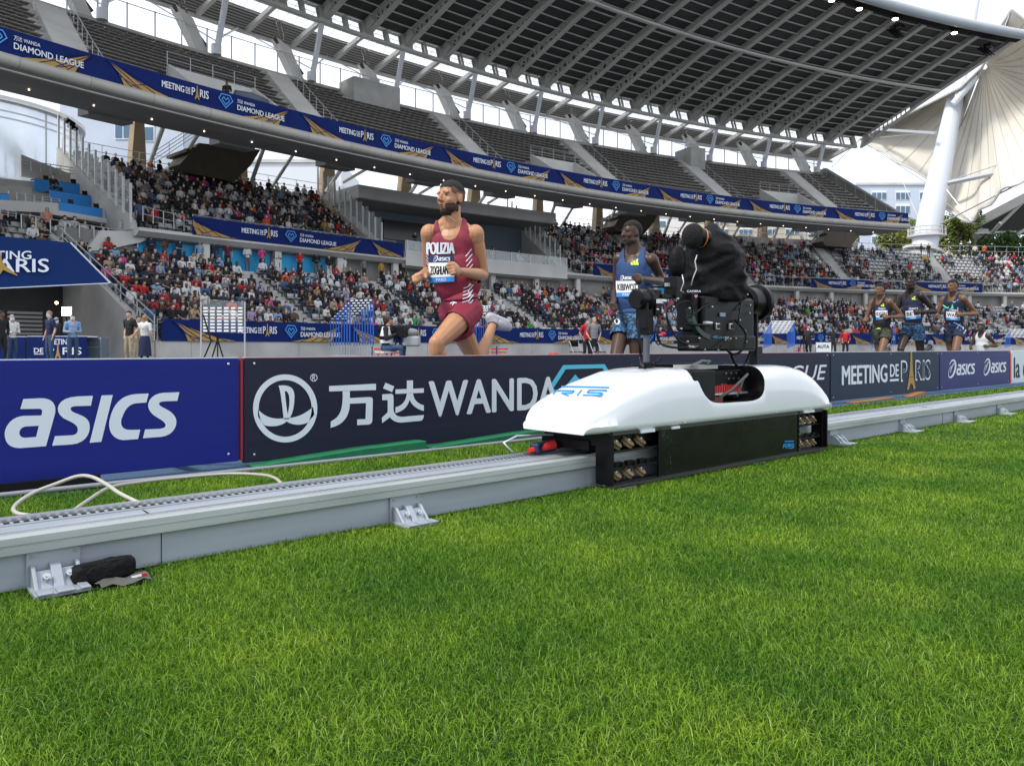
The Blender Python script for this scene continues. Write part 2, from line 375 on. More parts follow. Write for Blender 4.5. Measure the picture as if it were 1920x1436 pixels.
# ------------------------------------------------------------------ camera rail
def make_rail():
    X0, X1 = -1.6, 60.0
    t = empty('camera_rail', (X0, RY+.14, 0), 'long low grey metal camera rail standing on the grass in front of the boards', 'rail')
    def ext(name, prof, m, x0=X0, x1=X1, smooth=False):
        b = MB(); n = len(prof); vs = [(x0, y, z) for y, z in prof]+[(x1, y, z) for y, z in prof]
        b.add(vs, [(i, (i+1) % n, n+(i+1) % n, n+i) for i in range(n)]+[tuple(range(n)), tuple(range(2*n-1, n-1, -1))]); return wparent(b.build(name, m), t)
    y = RY
    ext('beam', [(y+.022, 0.002), (y+.022, .093), (y+.27, .093), (y+.27, .002)], M['alu'])
    ext('running_rail', [(y+.003, .094), (y, .097), (y, .1135), (y+.004, .115), (y+.004, .119), (y, .121), (y+.001, .139), (y+.004, .1425), (y+.022, .143), (y+.024, .1395), (y+.028, .1395), (y+.03, .143), (y+.052, .143), (y+.054, .139), (y+.054, .094)], M['alu_pale'])
    ext('rail_cap', [(y+.031, .1433), (y+.031, .1463), (y+.05, .1463), (y+.05, .1433)], M['alu_bright'])
    ext('cable_tray', [(y+.075, .094), (y+.075, .122), (y+.205, .130), (y+.205, .133), (y+.222, .133), (y+.222, .094)], M['alu'])
    ext('tray_edge', [(y+.262, .094), (y+.262, .146), (y+.272, .146), (y+.272, .094)], M['alu_bright'])
    b = MB()
    for x in (.5, 2.9, 5.6): b.box((x, y+.10, .1255), (.35, .045, .004))
    wparent(b.build('tray_cover', M['alu']), t)
    ext('belt', [(y+.224, .094), (y+.224, .130), (y+.26, .130), (y+.26, .094)], M['black_matte'])
    b = MB(); x = X0
    while x < 16:
        b.box((x, y+.242, .1312), (.008, .022, .003)); x += .024
    o = b.build('belt_tooth', M['alu']); tag(o, kind='stuff'); wparent(o, t)
    b = MB()
    for k in range(22):
        x = .72+k*3.0; b.box((x, y+.0205, .048), (.0015, .002, .09)); b.box((x, y+.14, .1285), (.002, .12, .0035))
    wparent(b.build('joint', M['black_matte']), t)
    for k in range(-1, 20):
        x = .45+1.095*k; b = MB()
        b.box((x, y+.0165, .047), (.125, .009, .092))
        # foot: sloping angle piece with two recesses, and slotted base plate
        prof = [(y+.010, .005), (y-.055, .005), (y-.058, .012), (y-.012, .058), (y+.010, .062)]
        for xa, xb in ((x-.055, x-.046), (x-.012, x+.012), (x+.046, x+.055)):
            vs = [(xa, q, z) for q, z in prof]+[(xb, q, z) for q, z in prof]
            b.add(vs, [(0, 1, 2, 3, 4), (9, 8, 7, 6, 5)]+[(i, (i+1) % 5, 5+(i+1) % 5, 5+i) for i in range(5)])
        b.bar((x, y-.004, .046), (x, y-.050, .008), .10, .006, up=(0, 0, 1))
        b.box((x, y-.045, .005), (.124, .11, .010)); b.box((x-.040, y-.084, .0125), (.032, .05, .005)); b.box((x+.006, y-.084, .0125), (.038, .05, .005)); b.box((x+.049, y-.084, .0125), (.022, .05, .005))
        o = b.build('bracket', M['alu']); bmod(o, .0012, 1); wparent(o, t)
        b = MB()
        for dx in (-.026, .026):
            c = Vector((x+dx, y-.034, .034)); nn = Vector((0, -.72, .69)); b.tube([c, c+nn*.010], .009, n=8); b.tube([c+nn*.010, c+nn*.014], [.0045, .004], n=6)
            b.tube([Vector((x+dx*1.9, y+.012, .084)), Vector((x+dx*1.9, y+.008, .084))], .004, n=6)
        q = b.build('bolt', M['zinc'], smooth=True); wparent(q, o)
        q.parent = o; q.matrix_parent_inverse = (o.matrix_parent_inverse).copy(); 
        q.matrix_parent_inverse = Matrix.Identity(4)
make_rail()

# ------------------------------------------------------------------ lettering helpers traced from the boards
def zt(x0, y0, k): return lambda u, v: (x0+u/k, y0+v/k)
def onboard(Y): return lambda u, v: U(u, v, Y)
def poly_bridge(outer, inner):
    i = min(range(len(outer)), key=lambda k: min((outer[k][0]-q[0])**2+(outer[k][1]-q[1])**2 for q in inner))
    j = min(range(len(inner)), key=lambda k: (outer[i][0]-inner[k][0])**2+(outer[i][1]-inner[k][1])**2)
    def area(p): return sum(p[k][0]*p[(k+1) % len(p)][1]-p[(k+1) % len(p)][0]*p[k][1] for k in range(len(p)))
    if area(outer)*area(inner) > 0: inner = inner[::-1]; j = len(inner)-1-j
    return outer[:i+1]+inner[j:]+inner[:j+1]+outer[i:]
ASICS = Flat()
_a = path((175, 432), (300, 426), (390, 422, 425, 470, 413, 540), (345, 785), (150, 800), (70, 800, 35, 760, 35, 690), (40, 620, 100, 562, 180, 558), (310, 555), (325, 510, 310, 505, 290, 505), (152, 507))
_ai = path((292, 632), (190, 638), (155, 645, 145, 670, 145, 690), (148, 712, 165, 722, 190, 722), (270, 716))
ASICS.poly(poly_bridge(_a, _ai))
ASICS.poly(path((697, 408), (580, 413), (430, 418, 395, 520, 475, 575), (520, 600, 560, 610, 578, 640), (595, 680, 570, 703, 530, 704), (412, 710), (391, 782), (540, 772), (660, 762, 690, 660, 665, 600), (640, 550, 560, 545, 535, 520), (515, 490, 550, 485, 590, 485), (682, 482)))
ASICS.poly([(762, 405), (846, 402), (760, 752), (672, 760)])
ASICS.poly(path((1115, 391), (1030, 394), (900, 400, 850, 480, 826, 570), (800, 660, 840, 735, 925, 740), (1035, 732), (1052, 662), (970, 663), (900, 662, 898, 600, 920, 560), (945, 490, 985, 465, 1030, 463), (1098, 458)))
ASICS.poly(path((1345, 381), (1230, 385), (1120, 390, 1085, 480, 1130, 530), (1160, 570, 1200, 575, 1230, 605), (1260, 640, 1230, 655, 1180, 656), (1088, 660), (1072, 726), (1210, 715), (1310, 705, 1345, 610, 1310, 560), (1280, 510, 1200, 495, 1193, 472), (1190, 455, 1215, 450, 1240, 449), (1330, 446)))
_pz = zt(0, 640, 4)
def _unit(u, v):                      # traced shape -> metres on the board plane -> unit height
    p = U(*_pz(u, v), BY); q0 = U(*_pz(35, 800), BY); return ((p.x-q0.x), p.z-q0.z)
ASICS_M = Flat(); ASICS_M.v = [_unit(*p) for p in ASICS.v]; ASICS_M.f = ASICS.f       # metres, origin bottom left
AH = max(p[1] for p in ASICS_M.v); AW = max(p[0] for p in ASICS_M.v)
SWIRL = Flat()                        # spiral emblem, unit height
_p = []; _w = []
for i in range(41):
    t = i/40; a = R_(150-330*t) if t < .8 else R_(150-330*.8-110*(t-.8)/.2)
    rx, ry = (.30, .44) if t < .8 else (.30-.9*(t-.8), .44-1.2*(t-.8))
    x, y = .42+rx*math.cos(a), .5+ry*math.sin(a); _p.append((x+.28*(y-.5), y)); _w.append(.035+.11*math.sin(math.pi*min(1, t*1.15))**1.3)
SWIRL.stroke(_p, _w)
SWIRL.stroke([(.30, .30), (.38, .52), (.55, .74), (.74, .84)], [.03, .07, .06, .03])
def asics_logo(F, u, v, h, swirl=True):          # h = height of the letters
    if swirl: F.merge(SWIRL, u, v-h*.28, h*1.75); u += h*1.45
    F.merge(ASICS_M, u, v, h/AH*1.0, h/AH*.86); return u+AW*h/AH*.86
PARIS_IN = {}
def tower(F, x, y, h, dark=None):                # little lattice tower in (u,v), gold; dark collects the lines
    w = h*.37
    F.poly([(x-.03*h, y+h), (x+.03*h, y+h), (x+.06*h, y+.55*h), (x+.10*h, y+.33*h), (x-.10*h, y+.33*h), (x-.06*h, y+.55*h)])
    F.poly([(x-.105*h, y+.315*h), (x+.105*h, y+.315*h), (x+.185*h, y+0), (x+.10*h, y), (x+.06*h, y+.12*h), (x, y+.16*h), (x-.06*h, y+.12*h), (x-.10*h, y), (x-.185*h, y)])
    if dark:
        for q in (-.03, .03): dark.stroke([(x+q*.2*h, y+.95*h), (x+q*h*.8, y+.55*h), (x+q*h*1.6, y+.34*h)], .008*h)
def paris(F, D_, G, u, v, h, w):                 # P A(tower) RIS, lined letters
    k = w/4.1
    F.text('P', u, v, h, k*.85, bold=.035); F.text('RIS', u+1.95*k, v, h, k*2.15, bold=.035)
    D_.text('P', u+.13*k, v+.08*h, h*.84, k*.58, bold=-.012); D_.text('RIS', u+2.05*k, v+.08*h, h*.84, k*1.95, bold=-.012)
    tower(G, u+1.38*k, v-.42*h, h*1.85)
def meeting(F, D_, G, u, v, h):                  # whole title, returns right edge
    F.text('MEETING', u, v, h, h*3.75, bold=.045); F.text('DE', u+h*3.98, v+.28*h, h*.72, h*.82, bold=.045)
    F.poly([(u+h*3.98, v), (u+h*4.8, v), (u+h*4.8, v+.13*h), (u+h*3.98, v+.13*h)])
    paris(F, D_, G, u+h*5.0, v-.05*h, h*1.25, h*3.0); return u+h*8.1
def gem(F, u, v, h):                             # open faceted gem
    w = h*1.15; s = h*.075
    F.stroke([(u+w*.5, v), (u, v+h*.62), (u+w*.2, v+h), (u+w*.8, v+h), (u+w, v+h*.62)], s, closed=True)
    F.stroke([(u+w*.22, v+h*.60), (u+w*.36, v+h*.80), (u+w*.5, v+h*.60), (u+w*.64, v+h*.80), (u+w*.78, v+h*.60)], s); F.stroke([(u+w*.22, v+h*.6), (u+w*.5, v+h*.24), (u+w*.78, v+h*.6)], s)
WANDA = Flat(); _w5 = zt(440, 640, 3.2)
WANDA.arc((303, 402), 176, 187, 0, 360, 34, 48, True)
WANDA.poly(path((140, 408), (190, 465, 250, 468, 300, 460), (360, 462, 420, 440, 470, 392), (478, 440), (438, 487), (400, 505, 350, 505, 312, 480), (280, 510, 220, 515, 178, 503), (140, 450)))
WANDA.poly(poly_bridge(path((263, 265), (330, 258, 366, 275, 358, 350), (354, 410, 345, 440, 325, 466), (294, 466), (280, 340, 275, 300, 263, 265)), path((300, 297), (335, 295, 334, 370, 318, 438), (308, 380, 305, 330, 300, 297))))
WANDA.arc((475, 218), 20, 21, 0, 360, 4, 20, True)
WANDA.poly([(567, 268), (848, 254), (848, 292), (567, 300)])
WANDA.poly(path((648, 296), (650, 400, 640, 450, 577, 480), (575, 518), (660, 500, 690, 440, 691, 374), (788, 370), (785, 466), (735, 468), (735, 502), (800, 499), (815, 498, 826, 490, 826, 470), (829, 350), (829, 338, 820, 334, 805, 334), (691, 340), (691, 295)))
WANDA.poly([(905, 248), (957, 270), (945, 304), (890, 282)])
WANDA.poly(path((885, 318), (940, 314), (950, 318, 953, 325, 953, 335), (953, 400), (953, 440, 975, 453, 1010, 452), (1135, 441), (1132, 470, 1125, 475, 1110, 477), (1000, 487), (970, 487, 945, 475, 932, 455), (885, 490), (883, 458), (918, 425), (918, 352), (885, 353)))
WANDA.poly([(965, 288), (1033, 285), (1033, 235), (1070, 234), (1070, 284), (1135, 281), (1135, 308), (965, 315)])
WANDA.poly(path((1033, 311), (1030, 350, 1010, 385, 965, 395), (965, 430), (1005, 420, 1035, 400, 1050, 350), (1065, 385, 1090, 405, 1135, 418), (1135, 383), (1100, 375, 1072, 350, 1070, 309)))

# ------------------------------------------------------------------ boards along the track
M['asics_blue'] = mat('board_blue_print', (.010, .018, .20), .55, nscale=2.5, namt=.06, bump=.10, bscale=1.6, stretch=(.3, 1, 8), spec=.22)
M['wanda_dark'] = mat('board_dark_print', (.018, .019, .042), .55, nscale=2.5, namt=.1, bump=.10, bscale=1.6, stretch=(.3, 1, 8), spec=.22)
M['paris_dark'] = mat('board_slate_print', (.018, .033, .065), .55, nscale=2.5, namt=.1, stretch=(.3, 1, 8), spec=.22)
M['asics_violet'] = mat('board_violet_print', (.035, .04, .15), .55, nscale=2.5, namt=.08, stretch=(.3, 1, 8), spec=.22)
M['cyan'] = mat('cyan_print', (.08, .52, .72), .5)
M['pink_edge'] = mat('pink_edge', (.62, .36, .38), .6)
M['board_white'] = mat('board_white_print', (.62, .70, .74), .5, nscale=2, namt=.04)
def board(x0, x1, m, label, zb=.03, zt_=.563, edge=None):
    t = empty('advertising_board', ((x0+x1)/2, BY+.03, 0), label, 'board', 'advertising boards standing along the inner edge of the track')
    b = MB(); b.box(((x0+x1)/2, BY+.02, (zb+zt_)/2), (x1-x0-.012, .036, zt_-zb)); o = b.build('panel', m); bmod(o, .003, 2); wparent(o, t)
    b = MB(); b.box(((x0+x1)/2, BY+.02, zt_+.003), (x1-x0-.02, .03, .005)); wparent(b.build('top_edge', M['pink_edge'] if edge else M['alu_bright']), t)
    b = MB()
    for x in (x0+.06, x1-.06, (x0+x1)/2):
        for z in (zb+.04, zt_-.03): b.ball((x, BY+.001, z), (.008, .004, .008), nu=8, nv=5)
    wparent(b.build('screw', M['zinc'], smooth='all'), t)
    b = MB()
    for x in (x0+.25, x1-.25):
        b.bar((x, BY+.04, .04), (x, BY+.36, .02), .04, .03); b.bar((x, BY+.04, .44), (x, BY+.34, .03), .03, .03)
    wparent(b.build('brace', M['steel_grey']), t)
    return t
bX = lambda px: U(px, 700, BY).x
Yl = BY-.0012
t1 = board(-1.75, bX(450), M['asics_blue'], 'blue board with large white sports brand lettering, nearest of the row')
F = Flat(); F.merge(ASICS); F.xf(_pz); F.to('lettering', M['white_print'], onboard(Yl), t1)
F = Flat(); F.merge(SWIRL, 0, 0, .40); F.to('emblem', M['white_print'], lambda u, v: Vector((bX(2)-.38+u, Yl, .14+v)), t1)
b = MB(); b.box((bX(453), BY+.012, .297), (.011, .03, .53)); wparent(b.build('end_strip', mat('faded_red', (.28, .015, .03), .6)), t1)
b = MB(); b.box((-.55, BY-.01, .018), (3.0, .05, .036)); wparent(b.build('kickboard', M['black_matte']), t1)
t2 = board(bX(456), bX(1556), M['wanda_dark'], 'long black board with white ship emblem and Chinese characters behind the dolly', zb=.015, edge=1)
F = Flat(); F.merge(WANDA); F.xf(_w5); o = F.to('lettering', M['white_print'], onboard(Yl), t2)
xw = bX(803); zw0 = U(803, 781, BY).z; zw1 = U(803, 716, BY).z
F = Flat(); F.text('WANDA', 0, 0, zw1-zw0, (bX(1002)-xw)*5.02/3.98*1.0, bold=.045); F.to('lettering', M['white_print'], lambda u, v: Vector((xw+u, Yl, zw0+v)), t2)
F = Flat(); F.text('R', 0, 0, .032, .022, bold=.0); F.to('mark', M['white_print'], lambda u, v: Vector((U(585, 712, BY).x+u, Yl, U(585, 713.5, BY).z+v)), t2)
xg = bX(1032); F = Flat(); gem(F, 0, 0, .40); F.to('gem_emblem', M['cyan'], lambda u, v: Vector((xg+u*1.55, Yl, .075+v)), t2)
F = Flat(); F.text('DIAMOND LEAGUE', 0, 0, .155, bX(1550)-bX(1150), bold=.02, shear=.25); xd = bX(1150); zd = U(1530, 712, BY).z
F.to('lettering', M['white_print'], lambda u, v: Vector((xd+u, Yl, zd+v)), t2)
t3 = board(bX(1558), bX(1761), M['paris_dark'], 'slate blue board with white meeting title and gold tower')
F, D_, G = Flat(), Flat(), Flat(); hh = U(1580, 687, BY).z-U(1580, 722, BY).z; x3 = bX(1578); z3 = U(1580, 721.5, BY).z
sc3 = (bX(1746)-x3)/(hh*8.1)
meeting(F, D_, G, 0, 0, hh)
for fl, nm, mm, dy in ((F, 'lettering', M['white_print'], 0), (D_, 'letter_inlay', M['paris_dark'], -.0008), (G, 'tower_emblem', M['gold'], -.0016)):
    fl.to(nm, mm, lambda u, v, dy=dy: Vector((x3+u*sc3, Yl+dy, z3+v)), t3)
t4 = board(bX(1763), bX(1893), M['asics_violet'], 'violet blue board with two small white sports brand logos')
F = Flat(); h4 = .155
for px in (1773, 1840): asics_logo(F, bX(px)-bX(1773), 0, h4)
w4 = bX(1828)-bX(1775)
F = Flat(); e1 = asics_logo(F, 0, 0, h4); k4 = w4/e1; F2 = Flat()
for px in (1775, 1842): F2.merge(F, (bX(px)-bX(1775)), 0, 1, k4)
z4 = U(1780, 704, BY).z; F2.to('lettering', M['white_print'], lambda u, v: Vector((bX(1775)+u, Yl, z4+v)), t4)
b = MB(); b.box((bX(1895), BY+.018, .297), (.05, .034, .53)); wparent(b.build('end_strip', M['red']), t4)
t5 = board(bX(1897), bX(1897)+3.2, M['board_white'], 'white board with dark lettering at the right end of the row')
F = Flat(); F.text('la chaîne', 0, 0, .33, 1.9, bold=.03); F.to('lettering', M['black'], lambda u, v: Vector((bX(1901)+u, Yl, .12+v)), t5)
for k in range(0): board(bX(1897)+3.2*k, bX(1897)+3.2*(k+1), M['asics_blue'], 'plain blue board beyond the white one in the row, beyond the frame')

def feet(name, px0, py0, px1, py1, m, label, group=None, hgt=.05):
    a = U(px0, py0, BY-.05); c = U(px1, py1, BY-.05); x0, x1 = a.x, c.x
    b = MB(); prof = [(x0, .0), (x1, 0), (x1, hgt), (x1-.42*(x1-x0), hgt*.82), (x0, .012)]
    b.prism(prof, BY-.115, BY-.005, fn=lambda u, v, q: (u, q, v)); o = b.build(name, m); bmod(o, .003, 1); tag(o, label, 'board foot', group)
feet('board_foot', 470, 870, 788, 838, M['green_wood'], 'long green painted timber foot at the bottom of the black board, left one', 'timber feet under the boards', .055)
feet('board_foot', 800, 850, 1075, 815, M['green_wood'], 'green painted timber foot under the black board nearest the dolly nose', 'timber feet under the boards', .055)
feet('board_foot', 1590, 755, 1665, 748, M['wood'], 'flat orange wooden foot under the slate blue board', 'timber feet under the boards', .02)
feet('board_foot', 1698, 742, 1726, 738, M['wood'], 'short orange wooden block below the gold tower on the slate board', 'timber feet under the boards', .05)

# ------------------------------------------------------------------ cables, pouch
M['cable'] = mat('grey_cable', (.42, .40, .36), .5)
def cable(name, pts, r, m, label):
    P = [Vector(p) for p in pts]; Q = []
    for i in range(len(P)-1):
        p0, p1, p2, p3 = P[max(0, i-1)], P[i], P[i+1], P[min(len(P)-1, i+2)]
        for k in range(8):
            t = k/8; Q.append(.5*((2*p1)+(-p0+p2)*t+(2*p0-5*p1+4*p2-p3)*t*t+(-p0+3*p1-3*p2+p3)*t**3))
    Q.append(P[-1]); b = MB(); b.tube(Q, r, n=8); o = b.build(name, m, smooth='all'); tag(o, label, 'cable'); return o
def G_(px, py, zz=.008):               # point of the ground seen at a pixel, raised
    d = FPX*(EYE-zz)/(py-651); return D(px, py, d)
cable('power_cable', [U(262, 943, 2.54), U(225, 925, 2.62), U(200, 908, 2.72), U(172, 894, 2.82), U(145, 893, 2.9), U(105, 907, 2.92), U(60, 925, 2.9), U(28, 948, 2.8), U(32, 962, 2.66), U(75, 968, 2.60)], .0062, M['cable'], 'grey cable looping up over the grass at the left end of the rail')
cable('power_cable', [U(138, 957, 2.62), U(165, 938, 2.75), U(205, 914, 2.95), U(260, 904, 3.1), U(330, 896, 3.2), U(430, 888, 3.2), U(490, 890, 3.0), U(515, 896, 2.8), U(527, 906, 2.58)], .0060, M['cable'], 'grey cable running flat beside the rail below the blue board')
cable('hose', [(-1.2, BY-.13, .01), (.7, BY-.15, .01), (1.5, BY-.19, .01), (2.2, BY-.20, .01), (3.0, BY-.21, .01), (4.2, BY-.2, .01), (6, BY-.2, .01)], .011, mat('hose_grey', (.25, .26, .28), .5), 'thin grey blue hose lying at the foot of the boards')
def pouch():
    c = U(197, 1100, RY-.05); c.z = .032
    t = empty('zip_pouch', (c.x, c.y, 0), 'small black zip pouch lying against the rail beside the first bracket', 'pouch')
    b = MB(); rings = []
    def rr(k, n, rx, ry): a = 2*math.pi*k/n; cx, sx = math.cos(a), math.sin(a); return (rx*abs(cx)**.55*(1 if cx > 0 else -1), ry*abs(sx)**.7*(1 if sx > 0 else -1))
    for z, g in ((.004, .86), (.008, .97), (.02, 1), (.034, 1.0), (.044, .98), (.050, .9), (.053, .6), (.054, .2)):
        rings.append([Vector((c.x+rr(k, 32, .078*g, .030*g)[0], c.y+rr(k, 32, .078*g, .030*g)[1]+.012, z+.002*math.sin(k)+.004*(k < 8 or k > 24))) for k in range(32)])
    b.loft(rings, caps=True); o = b.build('bag_body', mat('black_nylon', (.006, .006, .007), .75, bump=.5, bscale=60, spec=.2), smooth='all'); wparent(o, t)
    b = MB(); b.tube([(c.x-.06, c.y-.010, .0555), (c.x, c.y-.013, .0565), (c.x+.06, c.y-.008, .0575)], .0016, n=6); wparent(b.build('zip', M['black_metal']), t)
    t = empty('steel_clasp', (c.x+.07, c.y-.05, 0), 'small steel clasp with red tab lying in the grass by the pouch', 'clasp')
    b = MB(); b.tube([(c.x+.05, c.y-.05, .012), (c.x+.075, c.y-.052, .014)], .006, n=10); wparent(b.build('clasp_body', M['zinc'], smooth=True), t)
    b = MB(); b.box((c.x+.082, c.y-.052, .016), (.010, .008, .007)); wparent(b.build('red_tab', M['red']), t)
    b = MB(); vs = []; 
    for i in range(6):
        for j in range(4): vs.append((c.x-.03+.025*i, c.y-.09+.025*j, .012+.006*math.sin(i*2+j*1.7)))
    b.add(vs, [(i*4+j, i*4+j+1, i*4+j+5, i*4+j+4) for i in range(5) for j in range(3)]); o = b.build('plastic_wrapper', mat('grey_wrapper', (.10, .10, .09), .5), smooth='all')
    tag(o, 'crumpled grey plastic wrapper in the grass below the pouch', 'wrapper')
pouch()
# ------------------------------------------------------------------ the camera dolly on the rail
M['gloss_white'] = mat('gloss_white_shell', (.80, .82, .86), .22, coat=.6, nscale=1.5, namt=.015)
M['logo_blue'] = mat('logo_blue', (.01, .22, .55), .4)
M['tan_rubber'] = mat('tan_rubber', (.24, .165, .085), .6, nscale=20, namt=.25)
M['post_grey'] = mat('post_grey', (.09, .10, .13), .4, metal=.2)
M['skirt'] = mat('dusty_black_panel', (.010, .012, .009), .28, nscale=9, namt=.4, spec=.25)
def speckle():
    m = M['skirt']; n = m.node_tree; b = n.nodes['Principled BSDF']; t = n.nodes.new('ShaderNodeTexCoord')
    v = n.nodes.new('ShaderNodeTexNoise'); v.inputs['Scale'].default_value = 70; v.inputs['Detail'].default_value = 8; v.inputs['Roughness'].default_value = .8
    v2 = n.nodes.new('ShaderNodeTexNoise'); v2.inputs['Scale'].default_value = 2.2; mu = n.nodes.new('ShaderNodeMath'); mu.operation = 'MULTIPLY'
    r = n.nodes.new('ShaderNodeValToRGB'); r.color_ramp.elements[0].position = .29; r.color_ramp.elements[1].position = .44
    r.color_ramp.elements[0].color = (.005, .0055, .005, 1); r.color_ramp.elements[1].color = (.16, .18, .17, 1)
    n.links.new(t.outputs['Object'], v.inputs[0]); n.links.new(t.outputs['Object'], v2.inputs[0]); n.links.new(v.outputs[0], mu.inputs[0]); n.links.new(v2.outputs[0], mu.inputs[1])
    n.links.new(mu.outputs[0], r.inputs[0]); n.links.new(r.outputs[0], b.inputs['Base Color'])
speckle()
def lerp_tab(tab, x):
    if x <= tab[0][0]: return tab[0][1]
    for (a, p), (b, q) in zip(tab, tab[1:]):
        if x <= b: return p+(q-p)*(x-a)/(b-a)
    return tab[-1][1]
TOP = [(2.395, .268), (2.396, .300), (2.403, .328), (2.42, .352), (2.45, .374), (2.53, .408), (2.65, .450), (2.75, .474), (2.86, .500), (2.98, .514), (3.1, .519), (4.05, .519), (4.18, .510), (4.30, .490), (4.40, .456), (4.49, .405), (4.555, .342), (4.585, .292), (4.59, .262)]
SHB = .247; SYC = 2.405
def stop(x): return lerp_tab(TOP, x)
def hull_ring(x, grow=0):
    zt_ = stop(x); e = min(1, max(0, (x-2.39)/.17)); e2 = min(1, max(0, (4.595-x)/.10))
    hw = .232*(.76+.24*math.sqrt(1-(1-e)**2))*(.86+.14*math.sqrt(1-(1-e2)**2)); h = zt_-SHB; r = min(.095, h*.62); zb = SHB; rb = min(.034, h*.3)
    pts = []
    for k in range(4): a = R_(-90+ -90*k/3); pts.append((-hw+rb+rb*math.cos(a)*1.0, zb+rb+rb*math.sin(a)))
    for k in range(9): a = R_(180-90*k/8); pts.append((-hw*.93+r+(hw*.07)*(0)+r*math.cos(a)-0*hw, zt_-r+r*math.sin(a)))
    for k in range(9): a = R_(90-90*k/8); pts.append((hw*.93-r+r*math.cos(a), zt_-r+r*math.sin(a)))
    for k in range(4): a = R_(0-90*k/3); pts.append((hw-rb+rb*math.cos(a), zb+rb+rb*math.sin(a)))
    return [(x, SYC+y, z) for y, z in pts]
def make_dolly():
    t = empty('camera_dolly', (3.5, SYC, 0), 'white streamlined camera dolly with black skirt and guide wheels riding on the rail', 'camera dolly')
    xs = sorted(set([p[0] for p in TOP]+[2.395+.0025*i for i in range(6)]+[2.41+.02*i for i in range(28)]+[3.0+.1*i for i in range(11)]+[4.1+.02*i for i in range(24)]+[4.58+.002*i for i in range(6)]))
    b = MB(); b.loft([hull_ring(x) for x in xs], caps=True); sh = b.build('shell', M['gloss_white'], smooth='all')
    sh.data.materials.append(M['black'])
    cb = MB(); prof = path((3.10, .60), (3.135, .52), (3.18, .50, 3.20, .40, 3.25, .37), (3.28, .345, 3.32, .34, 3.40, .338), (3.62, .336), (3.74, .336, 3.80, .36, 3.80, .44), (3.80, .60))
    cb.prism(prof, SYC-.4, SYC+.4); co = cb.build('cutter', M['black']); co.data.materials.clear(); co.data.materials.append(M['black'])
    m = sh.modifiers.new('b', 'BOOLEAN'); m.operation = 'DIFFERENCE'; m.object = co; m.solver = 'EXACT'; m.material_mode = 'TRANSFER'
    me = eval_mesh(sh); sh.modifiers.clear(); sh.data = me; bpy.data.objects.remove(co); me.name = 'shell'
    me.set_sharp_from_angle(angle=R_(35))
    bmod(sh, .004, 2, 50); wparent(sh, t)
    P = lambda name, m, b, **k: wparent(b.build(name, m, **k), t)
    b = MB()
    for x in (2.70, 3.05, 3.9, 4.3): b.ball((x, SYC-.2325, .262), (.005, .0025, .005), nu=8, nv=4)
    P('screw', M['zinc'], b, smooth='all')
    # inside the cut-out
    b = MB(); b.box((3.245, SYC-.03, .43), (.19, .36, .15)); b.box((3.47, SYC+.18, .44), (.64, .02, .18)); o = P('electronics_box', M['black_metal'], b); bmod(o, .006)
    b = MB(); b.box((3.62, SYC-.08, .44), (.30, .012, .11)); b.box((3.62, SYC+.06, .42), (.30, .012, .16)); b.box((3.72, SYC-.02, .35), (.15, .2, .012)); o = P('chassis_plate', M['black_metal'], b); bmod(o, .002, 1)
    b = MB()
    for k in range(14): b.box((3.42+.022*k, SYC-.10, .40), (.014, .05, .035))
    b.box((3.56, SYC-.09, .378), (.34, .06, .008)); P('cable_chain', M['red'], b)
    b = MB(); b.box((3.36, SYC-.13, .352), (.12, .14, .025)); P('battery', mat('dark_red', (.12, .008, .012), .5), b)
    b = MB(); b.bar((3.40, SYC-.13, .375), (3.76, SYC-.13, .375), .014, .01); P('bar', M['alu_bright'], b)
    b = MB()
    b.tube([(3.38, SYC-.19, .352), (3.5, SYC-.2, .40), (3.66, SYC-.19, .47), (3.70, SYC-.17, .475)], .008, n=6); b.tube([(3.60, SYC-.17, .36), (3.66, SYC-.16, .42), (3.76, SYC-.12, .46)], .006, n=6)
    P('hose', mat('dark_hose', (.06, .06, .065), .45), b, smooth='all')
    b = MB()
    for i in range(3):
        for j in range(3): b.tube([(3.47+.02*i+.11*(j == 2), SYC-.087, .465-.022*j), (3.47+.02*i+.11*(j == 2), SYC-.092, .465-.022*j)], .004, n=6)
    for i in range(6): b.tube([(3.62+.025*i, SYC-.087, .48-.03*(i % 2)), (3.62+.025*i, SYC-.093, .48-.03*(i % 2))], .005, n=6)
    P('bolt', M['zinc'], b)
    b = MB(); b.box((3.50, SYC+.02, .515), (.18, .16, .02)); b.tube([(3.40, SYC-.02, .52), (3.46, SYC-.05, .55), (3.56, SYC-.03, .545), (3.62, SYC+.02, .53)], .007, n=6); P('cable_bundle', mat('grey_tape', (.4, .4, .4), .5), b)
    # running gear under the shell
    b = MB(); b.box((3.54, SYC+.01, .215), (2.02, .36, .06)); b.box((3.54, SYC+.19, .12), (1.9, .02, .19)); b.box((2.525, SYC-.19, .135), (.012, .10, .22)); b.box((4.47, SYC-.19, .135), (.012, .10, .22))
    b.box((2.60, SYC+.05, .185), (.16, .30, .045)); o = P('chassis', M['black_metal'], b); bmod(o, .003, 1)
    yf = 2.193
    b = MB(); b.box((3.52, yf, .135), (1.27, .008, .225)); o = P('side_panel', M['skirt'], b); bmod(o, .002, 1)
    b = MB(); b.box((3.50, yf-.012, .017), (1.95, .02, .014)); b.box((3.50, yf, .243), (1.95, .012, .012)); P('edge_strip', mat('worn_dark_metal', (.07, .07, .07), .4, metal=.5), b)
    b = MB(); b.box((2.78, yf-.004, .243), (.10, .02, .016)); b.box((2.99, yf-.004, .243), (.06, .02, .012)); b.box((4.28, yf-.004, .246), (.12, .02, .012)); P('clip', M['gloss_white'], b)
